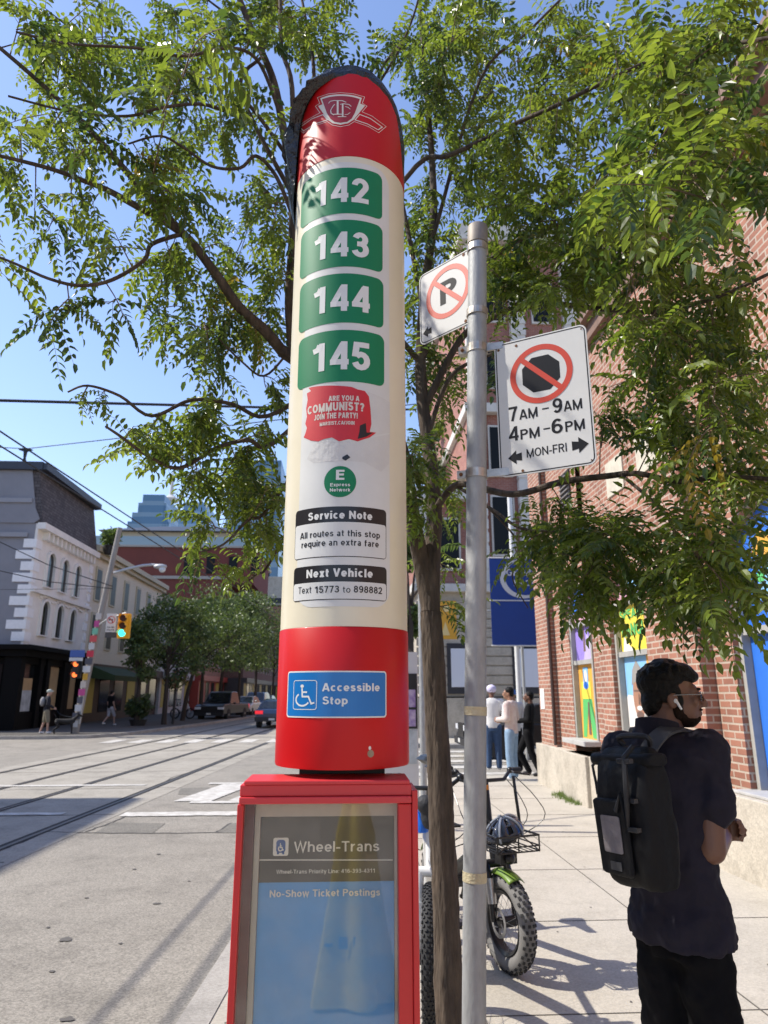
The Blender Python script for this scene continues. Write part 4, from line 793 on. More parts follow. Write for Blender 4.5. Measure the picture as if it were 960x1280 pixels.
terrace('brick_block', 'distant plum brick block closing the view at the end of the street', 126, 170, 17, -6.5, brickmat('plum_brick'), 12, mat('stone_trim'), mat('dark_shopfront'), ns=4)
# big brick building with a glazed roof terrace behind the row
BR3 = mat('maroon_brick', (.15, .042, .032), .9, var=.12, vscale=.8)
bb = thing('brick_block', 'maroon brick block with a glazed roof terrace rising behind the cream terrace', 'building', (-24, 95, 0))
a = planeY(128, 700, 92); b = planeY(262, 680, 92); zt_ = planeY(200, 682, 92).z
m = MB(); m.box(-45, b.x + 2, 92, 110, 0, zt_ - 4.5); m.box(-45, b.x + 6, 93, 110, zt_ - 5, zt_); m.build('wall', BR3, bb)
m = MB(); m.box(-45, b.x + 6.3, 92.8, 110, zt_ - .02, zt_ + .25); m.box(-45, b.x + 2.2, 91.8, 92.3, zt_ - 4.5, zt_ - 4.1); m.build('coping', mat('stone_trim'), bb)
m = MB(); m.box(-45, b.x + 6, 93.05, 93.12, zt_ + .3, zt_ + 1.5); m.build('glass_rail', mat('rail_glass', (.25, .33, .36), .1, spec=.6), bb)
m = MB(); m.box(-34, b.x + 3, 97, 108, zt_ + .3, zt_ + 3.0); ph = m.build('penthouse', mat('beige_panel', (.42, .38, .3), .8), bb); m = MB(); m.loft([[Vector((-35, 96, zt_ + 3.0)), Vector((b.x + 4, 96, zt_ + 3)), Vector((b.x + 4, 109, zt_ + 3)), Vector((-35, 109, zt_ + 3))], [Vector((-28, 102, zt_ + 5)), Vector((b.x, 102, zt_ + 5)), Vector((b.x, 103, zt_ + 5)), Vector((-28, 103, zt_ + 5))]]); m.build('roof', NAVY, ph)
for x in (-22, -19, -16, -13): m = MB(); m.box(x, x + 1.1, 92.9, 93.01, zt_ - 3.6, zt_ - 1.2); m.build('window', GLD, bb)
# glass towers
def towermat(name, c, c2, h=3.6):
    mm = bpy.data.materials.new(name); mm.use_nodes = True; n = mm.node_tree.nodes; l = mm.node_tree.links; b = n['Principled BSDF']; g = n.new('ShaderNodeNewGeometry')
    sp = n.new('ShaderNodeSeparateXYZ'); l.new(g.outputs['Position'], sp.inputs[0]); k = n.new('ShaderNodeMath'); k.operation = 'DIVIDE'; k.inputs[1].default_value = h; l.new(sp.outputs[2], k.inputs[0]); f = n.new('ShaderNodeMath'); f.operation = 'FRACT'; l.new(k.outputs[0], f.inputs[0]); t = n.new('ShaderNodeMath'); t.operation = 'GREATER_THAN'; t.inputs[1].default_value = .62; l.new(f.outputs[0], t.inputs[0])
    mx = n.new('ShaderNodeMix'); mx.data_type = 'RGBA'; mx.inputs[6].default_value = (*c, 1); mx.inputs[7].default_value = (*c2, 1); l.new(t.outputs[0], mx.inputs[0]); l.new(mx.outputs[2], b.inputs['Base Color']); b.inputs['Roughness'].default_value = .25; return mm
TW = towermat('tower_glass', (.08, .17, .27), (.17, .26, .34), 9); TW2 = towermat('tower_glass_pale', (.14, .26, .40), (.24, .36, .48), 9)
def tower(label, parts, Y, mt, spire=None, name='glass_tower'):
    a = planeY(parts[0][0], parts[0][2], Y); t = thing(name, label, 'skyscraper', (a.x, Y, 0))
    for x0, x1, yt in parts:
        A = planeY(x0, yt, Y); B = planeY(x1, yt, Y); m = MB(); m.box(A.x, B.x, Y - (.5 + .4 * len(t.children)), Y + 40, 0, A.z); m.build('tier', mt, t)
    return t
tower('stepped blue glass skyscraper far behind the maroon brick block', [(157, 214, 664), (160, 212, 652), (166, 211, 641), (174, 209, 629), (180, 207, 619)], 520, TW)
tower('pale blue glass skyscraper half hidden behind the near tree, closest to the stepped one', [(224, 262, 640), (230, 258, 628)], 480, TW2)
tower('wide blue glass skyscraper seen through the leaves left of the stop column', [(285, 352, 600), (292, 352, 575)], 430, TW)
nt_ = thing('broadcast_tower', 'thin concrete broadcast tower with a round pod beside the stepped glass skyscraper', 'tower', (planeY(211.5, 650, 900).x, 900, 0))
tx = nt_.location.x; z_ = lambda y: planeY(211, y, 900).z
m = MB(); m.lathe([(9, 0), (5, z_(640)), (4, z_(625))], (tx, 900, 0), 12); m.build('shaft', mat('pale_concrete', (.5, .5, .5), .9), nt_, True); m = MB(); m.lathe([(3, z_(629)), (10, z_(627)), (11, z_(624)), (6, z_(621)), (3, z_(619)), (2.4, z_(608)), (.6, z_(590))], (tx, 900, 0), 12); m.build('pod', mat('pale_concrete'), nt_, True)
# green copper dome
dm = thing('domed_building', 'stone building with a green copper dome seen beneath the near leaves', 'building', (planeY(318, 720, 150).x, 150, 0)); dx = dm.location.x; zd = lambda y: planeY(318, y, 150).z
rd = (planeY(338, 712, 150).x - planeY(298, 712, 150).x) / 2
m = MB(); m.lathe([(rd, zd(713)), (rd * .97, zd(706)), (rd * .8, zd(697)), (rd * .5, zd(690)), (.5, zd(686)), (.3, zd(676)), (.05, zd(670))], (dx, 150, 0), 24); m.build('dome', mat('copper_green', (.22, .44, .36), .7, var=.1), dm, True)
m = MB(); m.lathe([(rd * .95, zd(728)), (rd * .95, zd(716)), (rd * 1.06, zd(715)), (rd * 1.06, zd(713) - .02)], (dx, 150, 0), 24); dr = m.build('drum', STONE, dm)
for i in range(9):
    q = R(200 + i * 17.5); x, y = dx + rd * .96 * math.cos(q), 150 + rd * .96 * math.sin(q); m = MB(); m.tube([(x, y, zd(727)), (x, y, zd(717))], rd * .09, 6); m.build('window', GLD, dr)
m = MB(); m.box(dx - 14, dx + 14, 142, 175, 0, zd(728)); m.build('wall', STONE, dm)
tb = terrace('brick_block', 'distant brick row on the right hand side of the street, hidden by the stop column', 46, 120, 12, 18.2, brickmat('plum_brick'), 20, mat('stone_trim'), mat('dark_shopfront'))
# office block just outside the left edge: its shade falls on the rails
ob = thing('office_block', 'tall plain brick office block on the near left corner of the crossing, shading the rails', 'building', (-24, 4, 0))
m = MB(); m.box(-40, -16.2, -14, 14.3, 0, 13.3); m.build('wall', BRICK2, ob); m = MB(); m.box(-40.2, -15.9, -14.2, 14.5, 13.3, 13.8); m.build('cornice', PILAS, ob)
for i in range(4):
    for lv in range(3): m = MB(); m.box(-16.25, -16.15, 1 + i * 3, 2.6 + i * 3, 1.5 + lv * 3.6, 3.7 + lv * 3.6); m.build('window', GLD, ob)
# ------------------------------------------------------------------ poles, signals, lamp
WPOLE = mat('weathered_wood_pole', (.27, .25, .23), .9, var=.15, vscale=6, bump=.4, stretch=(1, 1, .1)); YEL = mat('signal_yellow', (.85, .42, .02), .4); LGREY = mat('light_grey_metal', (.42, .43, .43), .5, .4)
g0 = ground(93, 917, 0); tp = planeY(141, 700, g0.y); tp2 = g0 + (tp - g0) * 1.2
lp = thing('street_lamp', 'weathered wooden street lamp pole covered with torn bills beside the black shopfront', 'street lamp', (g0.x, g0.y, 0))
m = MB(); m.tube([g0, tp2], [.16, .11], 12); m.build('pole', WPOLE, lp, True)
py_ = g0.y - .1
cv = [planeY(142, 716, py_), planeY(160, 711, py_), planeY(178, 707, py_), planeY(190, 706, py_), planeY(201, 707, py_)]
m = MB(); m.tube(cv, .06, 8); m.build('arm', LGREY, lp, True)
hd = planeY(203, 710, py_); m = MB(); m.ball(hd + Vector((-.1, 0, .06)), (.3, .16, .12)); h_ = m.build('lamp_head', LGREY, lp, True); m = MB(); m.ball(hd + Vector((0, 0, -.05)), (.15, .14, .16)); m.build('globe', mat('lamp_globe', (.55, .6, .65), .15), h_, True)
rnd = random.Random(11); bc = [(.6, .05, .08), (.55, .55, .55), (.6, .1, .1), (.2, .5, .35), (.5, .08, .25), (.55, .5, .45), (.6, .35, .05), (.7, .7, .7), (.1, .1, .12)]
for i in range(15):
    t_ = .03 + i * .036; c = g0.lerp(tp2, t_) if False else g0 + (tp2 - g0) * t_; col = bc[i % len(bc)] if i > 3 else bc[-1 if i % 2 else 1]
    m = MB(); w = rnd.uniform(.1, .16); m.box(c.x - w + rnd.uniform(-.02, .02), c.x + w, c.y - .2, c.y - .165, c.z, c.z + .26); m.build('bill', mat('bill_%d' % (i % len(bc) if i > 3 else (8 if i % 2 else 1)), col, .8), lp)
m = MB(); a = planeY(103, 835, py_); m.tube([planeY(99, 905, py_), planeY(109, 835, py_)], .045, 8); m.build('steel_sleeve', LGREY, lp)
def signal(name, label, x0, x1, y0, y1, Y, body, lit, lights):
    A = planeY(x0, y1, Y); B = planeY(x1, y0, Y); t = thing(name, label, 'traffic light', ((A.x + B.x) / 2, Y, A.z)); w = B.x - A.x; h = B.z - A.z; cx = (A.x + B.x) / 2
    m = MB(); m.prism(rr(A.x, B.x, A.z, B.z, w * .1), lambda u, v, d: Vector((u, d, v)), Y, Y + .06); m.build('backboard', body, t)
    m = MB(); m.box(cx - w * .3, cx + w * .3, Y - .18, Y - .001, A.z + h * .06, B.z - h * .06); m.build('housing', body, t)
    n = len(lights)
    for i, c in enumerate(lights):
        z = A.z + h * (.2 + .6 * i / (n - 1)); r = w * .27
        m = MB(); m.tube([(cx, Y - .2, z), (cx, Y - .181, z)], r, 16); L = m.build('lens', c, t)
        m = MB()
        for k in range(8): q0, q1 = R(k * 22.5), R((k + 1) * 22.5); m.quad((cx + r * 1.1 * math.cos(q0), Y - .181, z + r * 1.1 * math.sin(q0)), (cx + r * 1.1 * math.cos(q1), Y - .181, z + r * 1.1 * math.sin(q1)), (cx + r * 1.1 * math.cos(q1), Y - .42, z + r * 1.1 * math.sin(q1)), (cx + r * 1.1 * math.cos(q0), Y - .42, z + r * 1.1 * math.sin(q0)))
        m.build('visor', body, L)
    return t
OFF = mat('lens_dark', (.05, .02, .015), .3); GRN = mat('lens_green', (.0, .5, .45), .3, emit=(.05, .95, .85), es=1.6); ORG = mat('lens_orange', (.6, .1, .02), .3, emit=(1, .17, .04), es=1.4)
signal('traffic_light', 'yellow traffic light with a green lamp lit, hanging beside the no turn sign', 145.5, 164.5, 767, 798, 29.5, YEL, 2, (GRN, OFF, OFF))
signal('pedestrian_signal', 'small dark pedestrian signal with two orange lamps on the bill covered pole', 89, 103, 826, 848, 30.3, mat('dark_housing', (.02, .02, .02), .5), 1, (ORG, ORG))
st_ = thing('turn_sign', 'white no left turn sign beside the yellow traffic light', 'traffic sign', planeY(140, 790, 29.6)); A = planeY(131.5, 790, 29.6); B = planeY(146, 767, 29.6); S = Plane((A.x, 29.6, A.z), (1, 0, 0), (0, -1, 0)); w = B.x - A.x; h = B.z - A.z
m = MB(); m.box(A.x, B.x, 29.6, 29.62, A.z, B.z); m.build('plate', SG, st_); m = MB(); stroke(m, S, circ(S, w * .5, h * .66, w * .36, 24), w * .07, .004, True); stroke(m, S, [(w * .25, h * .8), (w * .75, h * .5)], w * .07, .006); m.build('red_ring', SR, st_); m = MB(); stroke(m, S, [(w * .62, h * .48), (w * .62, h * .68), (w * .34, h * .68)], w * .09, .002); fill(m, S, [(w * .22, h * .68), (w * .38, h * .78), (w * .38, h * .58)], .002)
text(m, S, '7AM-9AM', w * .12, w * .88, h * .22, h * .09, .002); text(m, S, '4PM-6PM', w * .12, w * .88, h * .07, h * .09, .002); m.build('lettering', SB, st_)
m = MB(); A = planeY(131, 797, 29.6); B = planeY(147, 790.5, 29.6); m.box(A.x, B.x, 29.6, 29.62, A.z, B.z); m.build('lower_tab', mat('tab_dark', (.06, .06, .06), .6), st_)
m = MB(); m.tube([planeY(121, 783, 30.6), planeY(134, 774, 29.9), planeY(158, 766, 29.7)], .035, 8); o = m.build('bracket_arm', LGREY, lp)
A = planeY(87, 822, 30.3); B = planeY(106, 815, 30.3); ss = thing('street_name_sign', 'pair of blue and white street name blades on the bill covered pole', 'street sign', ((A.x + B.x) / 2, 30.3, A.z)); m = MB(); m.box(A.x, B.x, 30.3, 30.33, A.z + .02, B.z + .08); m.build('blade', mat('blade_blue', (.06, .12, .36), .5), ss); m = MB(); m.box(A.x, B.x - .05, 30.28, 30.31, A.z - .14, A.z); m.build('blade', SG, ss)
# ------------------------------------------------------------------ overhead wires
WIRE = mat('wire_black', (.012, .012, .014), .6)
def wire(name, label, pts, r, sag=0):
    P = []
    for a, b in zip(pts, pts[1:]):
        a, b = Vector(a), Vector(b)
        for i in range(12): t = i / 12; P.append(a.lerp(b, t) - Vector((0, 0, sag * 4 * t * (1 - t))))
    P.append(Vector(pts[-1])); m = MB(); m.tube(P, r, 6); o = m.build(name, WIRE, None, loc=P[0]); return tag(o, label, 'wire')
wire('overhead_wire', 'thick black cable crossing the sky above the street, below the long left branch', [planeY(-60, 499, 9), planeY(360, 510, 11.5), planeY(520, 512, 13.4)], .022)
wire('span_wire', 'thin cable over the grey roof carrying the dark wire hanger', [planeY(-40, 557, 27), planeY(32, 561, 27), planeY(120, 551, 26), planeY(520, 505, 24)], .018)
wire('overhead_wire', 'upper of two cables drooping across the arched windows', [planeY(-20, 668, 28), planeY(60, 706, 29), planeY(141, 733, 30.4)], .018)
wire('overhead_wire', 'lower of two cables drooping across the arched windows', [planeY(-20, 709, 28), planeY(60, 727, 29), planeY(141, 736, 30.3)], .018)
wire('overhead_wire', 'thin pale cable level with the middle of the arched windows', [planeY(-20, 737, 28), planeY(125, 736, 30.3)], .008)
for k, x in ((0, -2.15), (1, -2.55)):
    wire('trolley_wire', 'streetcar power wire over the far track, ' + ('upper of the pair' if k == 0 else 'lower of the pair'), [(rx(0, -12) + x, -12, 6.0), (rx(0, 60) + x, 60, 6.0), (rx(0, 140) + x, 140, 6.0)], .016)
hg = planeY(32, 564, 27); m = MB(); m.prism([(-.28, .06), (-.12, .12), (.12, .12), (.28, .06), (.06, -.02), (.03, -.3), (.07, -.42), (-.07, -.42), (-.03, -.3), (-.06, -.02)], lambda u, v, d: hg + Vector((u, d, v)), -.05, .05); tag(m.build('wire_hanger', WIRE, None, loc=hg), 'dark hanger bolted to the thin cable above the grey roof', 'wire hanger')
# ================================================================== trees
def leafmat(name, c, t, rough=.36, tr=.42):
    m = bpy.data.materials.new(name); m.use_nodes = True; n = m.node_tree.nodes; l = m.node_tree.links; b = n['Principled BSDF']
    b.inputs['Base Color'].default_value = (*c, 1); b.inputs['Roughness'].default_value = rough; b.inputs['Specular IOR Level'].default_value = .6
    d = n.new('ShaderNodeBsdfTranslucent'); d.inputs[0].default_value = (*t, 1); x = n.new('ShaderNodeMixShader'); x.inputs[0].default_value = tr
    l.new(b.outputs[0], x.inputs[1]); l.new(d.outputs[0], x.inputs[2]); l.new(x.outputs[0], n['Material Output'].inputs[0]); return m
LEAF = [leafmat('leaf_green', (.085, .120, .022), (.26, .36, .035)), leafmat('leaf_deep', (.040, .070, .020), (.11, .19, .028)), leafmat('leaf_light', (.12, .165, .028), (.36, .46, .045)), leafmat('leaf_yellow', (.30, .22, .025), (.4, .3, .03))]
BARK = mat('bark', (.030, .021, .015), .9, c2=(.12, .088, .062), vscale=28, bump=1., bscale=34, stretch=(1, 1, .22)); TWIG = mat('twig_bark', (.15, .105, .07), .85, var=.25, vscale=20)
TWIGL = mat('twig_green', (.2, .19, .07), .7)
rnd = random.Random(21)
def V3(px, py, D): return planeY(px, py, D)
def smooth(P, k=4):
    """Catmull-Rom through the points"""
    out = []; n = len(P)
    for i in range(n - 1):
        p0, p1, p2, p3 = P[max(0, i - 1)], P[i], P[i + 1], P[min(n - 1, i + 2)]
        for j in range(k):
            t = j / k; out.append(.5 * ((2 * p1) + (p2 - p0) * t + (2 * p0 - 5 * p1 + 4 * p2 - p3) * t * t + (3 * p1 - p0 - 3 * p2 + p3) * t ** 3))
    out.append(P[-1]); return out
tree = thing('street_tree', 'slender street tree with feathery compound leaves arching over the stop column and signs', 'tree', (V3(566, 1290, 3.2).x, 3.2, 0))
base = Vector((V3(566, 1290, 3.2).x + .03, 3.2, 0))
trunk = [base] + [V3(x, y, 3.2) for x, y in ((563, 1280), (557, 1130), (549, 960), (543, 850), (538, 765))]
mb = MB(); P = smooth(trunk); n = len(P); rr_ = [(.085 if i < 2 else .066) * (1 - .22 * i / n) for i in range(n)]
rng = random.Random(5)
from mathutils import noise as NZ
PT = smooth(trunk, 26); nt_r = len(PT); rings = []
for i, p in enumerate(PT):
    r0 = (.074 if i < 12 else .064) * (1 - .24 * i / nt_r); ring = []
    for j in range(44):
        q = 2 * math.pi * j / 44; dx_, dy_ = math.cos(q), math.sin(q)
        k_ = NZ.noise(Vector((dx_ * 3.2, dy_ * 3.2, p.z * 5))) * .085 + abs(NZ.noise(Vector((dx_ * 8, dy_ * 8, p.z * 11)))) * .13 - .06 + NZ.noise(Vector((dx_ * 1.2, dy_ * 1.2, p.z * 2.2))) * .10
        ring.append(p + Vector((dx_, dy_, 0)) * r0 * (1 + k_))
    rings.append(ring)
mb.loft(rings)
FORK = trunk[-1]
limbs = []   # (points, r0, r1)
def limb(pts, r0, r1, start=None):
    P = ([start] if start is not None else []) + [V3(*p) for p in pts]; P = smooth(P, 5)
    limbs.append((P, r0, r1)); return P
L1 = limb([(527, 705, 3.2), (517, 655, 3.15), (508, 600, 3.1), (495, 545, 3.05), (455, 500, 3.0), (400, 470, 2.95), (352, 438, 2.9)], .042, .03, FORK)
R1 = limb([(540, 690, 3.22), (543, 640, 3.25), (536, 560, 3.3), (528, 500, 3.3), (526, 440, 3.3), (532, 350, 3.3), (542, 280, 3.35), (540, 200, 3.4), (532, 100, 3.5), (520, -60, 3.6)], .046, .012, FORK)
# left hand limbs
A1 = limb([(330, 412, 2.8), (300, 385, 2.72), (268, 340, 2.65), (235, 298, 2.6), (203, 275, 2.55), (175, 260, 2.5), (135, 238, 2.45), (110, 228, 2.4), (60, 210, 2.3), (-20, 190, 2.2)], .027, .006, L1[-1])
A2 = limb([(190, 250, 2.5), (150, 205, 2.45), (115, 165, 2.4), (60, 112, 2.35), (0, 60, 2.3), (-60, 10, 2.25)], .017, .006, A1[20])
A3 = limb([(190, 305, 2.5), (180, 325, 2.4), (140, 350, 2.35), (100, 357, 2.3), (60, 348, 2.25), (20, 330, 2.2), (-10, 318, 2.2)], .010, .004, A1[21])
U1 = limb([(362, 380, 2.85), (366, 300, 2.8), (365, 230, 2.75), (352, 150, 2.72), (340, 95, 2.7), (318, 45, 2.7), (292, -20, 2.7)], .026, .014, L1[-3])
U2 = limb([(365, 110, 2.75), (352, 60, 2.8), (350, 0, 2.85), (348, -60, 2.9)], .014, .008, U1[14])
U3 = limb([(345, 220, 2.7), (320, 195, 2.68), (300, 210, 2.65), (265, 208, 2.6), (230, 185, 2.55), (200, 170, 2.5), (160, 180, 2.5)], .010, .004, U1[12])
U4 = limb([(310, 130, 2.65), (290, 140, 2.6), (250, 130, 2.5), (200, 135, 2.45), (160, 145, 2.4), (90, 140, 2.3), (10, 120, 2.2)], .010, .004, U1[17])
U5 = limb([(325, 80, 2.6), (290, 60, 2.5), (230, 70, 2.4), (170, 60, 2.3), (90, 55, 2.2), (20, 40, 2.1)], .009, .004, U1[20])
U6 = limb([(300, 110, 2.7), (330, 60, 2.9), (260, 0, 2.9)], .012, .005, U1[14])
T1 = limb([(392, 85, 3.0), (385, 40, 3.05), (372, -30, 3.1)], .012, .007, V3(395, 200, 2.95))
limb([(430, 330, 3.1), (395, 200, 2.95)], .016, .012, R1[24] if len(R1) > 24 else R1[-1])
B1 = limb([(330, 470, 2.85), (300, 450, 2.75), (270, 420, 2.7), (255, 405, 2.6)], .006, .003, L1[-2])
# lower left drooping limbs in front of the towers
C1 = limb([(340, 555, 2.9), (310, 550, 2.8), (270, 560, 2.65), (225, 585, 2.5), (185, 570, 2.35), (150, 545, 2.25), (132, 533, 2.2)], .012, .004, L1[-8])
C2 = limb([(335, 520, 2.9), (290, 505, 2.75), (240, 500, 2.6), (190, 520, 2.4), (150, 495, 2.3), (110, 482, 2.2), (85, 490, 2.15)], .011, .003, L1[-7])
C3 = limb([(340, 630, 2.9), (310, 650, 2.75), (280, 680, 2.65), (250, 690, 2.6)], .009, .003, L1[-9])
C4 = limb([(345, 690, 3.0), (320, 718, 2.9), (295, 730, 2.8), (262, 700, 2.7)], .007, .003, L1[-10])
# right hand limbs
D1 = limb([(575, 425, 3.25), (610, 400, 3.15), (640, 388, 3.0), (690, 380, 2.85), (740, 385, 2.7), (820, 390, 2.5), (900, 370, 2.3), (985, 330, 2.1)], .020, .006, R1[19])
D2 = limb([(560, 475, 3.2), (600, 448, 3.1), (660, 430, 2.9)], .014, .006, R1[16])
D3 = limb([(560, 615, 3.15), (580, 605, 3.05), (640, 618, 2.85), (700, 603, 2.65), (760, 595, 2.5), (797, 592, 2.4), (850, 602, 2.3), (900, 596, 2.2), (980, 600, 2.05)], .019, .007, R1[10])
D4 = limb([(575, 330, 3.2), (610, 325, 3.1), (650, 300, 3.0), (700, 280, 2.9), (750, 262, 2.8), (830, 270, 2.6), (920, 300, 2.4)], .018, .005, R1[24])
D5 = limb([(520, 208, 3.1), (560, 195, 2.95), (610, 172, 2.8), (650, 152, 2.65), (700, 130, 2.5), (760, 100, 2.35), (830, 70, 2.2), (900, 58, 2.05), (975, 45, 1.9)], .014, .007, V3(430, 330, 3.1))
D6 = limb([(500, 60, 3.3), (520, 10, 3.2), (530, -40, 3.1)], .009, .005, V3(470, 110, 3.35))
limb([(500, 240, 3.35), (470, 110, 3.35), (505, 50, 3.3)], .014, .007, R1[28])
D7 = limb([(600, 100, 3.3), (660, 40, 3.2), (720, -20, 3.1)], .012, .006, R1[33])
D8 = limb([(620, 640, 2.9), (650, 660, 2.75), (690, 665, 2.6), (745, 672, 2.5), (800, 700, 2.4), (850, 720, 2.3)], .008, .003, D3[8])
D9 = limb([(830, 640, 2.25), (850, 680, 2.2), (880, 700, 2.15), (930, 720, 2.1)], .007, .003, D3[27])
D10 = limb([(700, 330, 2.8), (730, 260, 2.7), (757, 205, 2.6), (775, 160, 2.5)], .007, .003, D1[14])
D11 = limb([(650, 680, 2.8), (640, 720, 2.75), (660, 760, 2.7)], .005, .002, D3[10])
for P, r0, r1 in limbs: mb.tube(P, [r0 + (r1 - r0) * i / (len(P) - 1) for i in range(len(P))], 9)
mb.build('trunk', BARK, tree, True)
NODES = [p for P, a, b in limbs for p in P[2:]]
twg = MB(); lv = [MB(), ]; LM = MB()
LEAFN = [0]
def leaflet(o, d, up, L, W, mi):
    s = d.cross(up); s = s.normalized() if s.length > 1e-6 else d.orthogonal().normalized(); nn = s.cross(d).normalized()
    f = .22 * W; cv = -.12 * L
    k = len(LM.v); q = lambda a, b, c: o + d * (a * L) + s * (b * W) + nn * c
    LM.v += [q(0, 0, 0), q(.22, .42, f), q(.62, .40, f + cv * .5), q(1, 0, cv * 1.6), q(.62, -.40, f + cv * .5), q(.22, -.42, f), q(.5, 0, cv * .4)]
    LM.f += [(k, k + 1, k + 6), (k + 1, k + 2, k + 3, k + 6), (k, k + 6, k + 5), (k + 6, k + 3, k + 4, k + 5)]; LM.mi += [mi] * 4
def compound(p, d, size, mi):
    """one pinnate leaf: rachis bending under its weight, opposite leaflets"""
    LEAFN[0] += 1
    n = rnd.randint(5, 7); L = size; d = d.normalized(); pts = [p]; dirs = []
    seg = L / (n + 1); dd = d.copy()
    droop = rnd.uniform(.06, .2)
    for i in range(n + 1):
        dd = (dd + Vector((0, 0, -droop))).normalized(); pts.append(pts[-1] + dd * seg); dirs.append(dd.copy())
    up = Vector((rnd.uniform(-.5, .5), rnd.uniform(-.5, .5), 1)).normalized()
    if len(LM.f) < 10 ** 7: twg.tube([pts[0], pts[n // 2], pts[-1]], [.0011, .0009, .0006], 3, cap=False, mi=1)
    ll = L * .21 * rnd.uniform(.9, 1.15)
    for i in range(1, n + 1):
        t = dirs[i]; s = t.cross(up); s = s.normalized() if s.length > 1e-4 else t.orthogonal(); k = (.75 if i in (1, n) else 1)
        for sg in (-1, 1):
            dv_ = (s * sg + t * rnd.uniform(.25, .6) + Vector((0, 0, -rnd.uniform(.05, .45)))).normalized()
            leaflet(pts[i], dv_, (up + Vector((rnd.uniform(-.55, .55), rnd.uniform(-.55, .55), rnd.uniform(-.2, .3)))).normalized(), ll * k * rnd.uniform(.85, 1.15), ll * rnd.uniform(.40, .52), mi)
    leaflet(pts[-1], dirs[-1], up, ll, ll * .52, mi)
def pickm(): r = rnd.random(); return 0 if r < .5 else 1 if r < .72 else 2 if r < .994 else 3
def twig(a, b, nleaf, size=.2, r=.003):
    """a thin twig from a to b carrying compound leaves on its outer part"""
    mid = a.lerp(b, .5) + Vector((rnd.uniform(-.06, .06), rnd.uniform(-.06, .06), rnd.uniform(0, .1))) * (b - a).length
    P = smooth([a, mid, b], 4); twg.tube(P, [r * (1 - .65 * i / (len(P) - 1)) for i in range(len(P))], 5, cap=False)
    g = pickm()
    for i in range(nleaf):
        t = .3 + .7 * (i + rnd.random() * .6) / nleaf; k = min(len(P) - 2, int(t * (len(P) - 1))); p = P[k].lerp(P[k + 1], t * (len(P) - 1) - k if t < 1 else 1)
        ax = (P[k + 1] - P[k]).normalized(); s = ax.cross(Vector((rnd.uniform(-1, 1), rnd.uniform(-1, 1), rnd.uniform(-1, 1)))); s = s.normalized() if s.length > 1e-3 else ax.orthogonal()
        d = s * rnd.uniform(.5, 1.1) + ax * rnd.uniform(.2, .9) + Vector((0, 0, rnd.uniform(-.55, .25)))
        compound(p, d, size * rnd.uniform(.75, 1.2), g if rnd.random() < .7 else pickm())
def near(p, most=.95):
    best = min(NODES, key=lambda q: (q - p).length_squared); d = (best - p).length
    return best, d
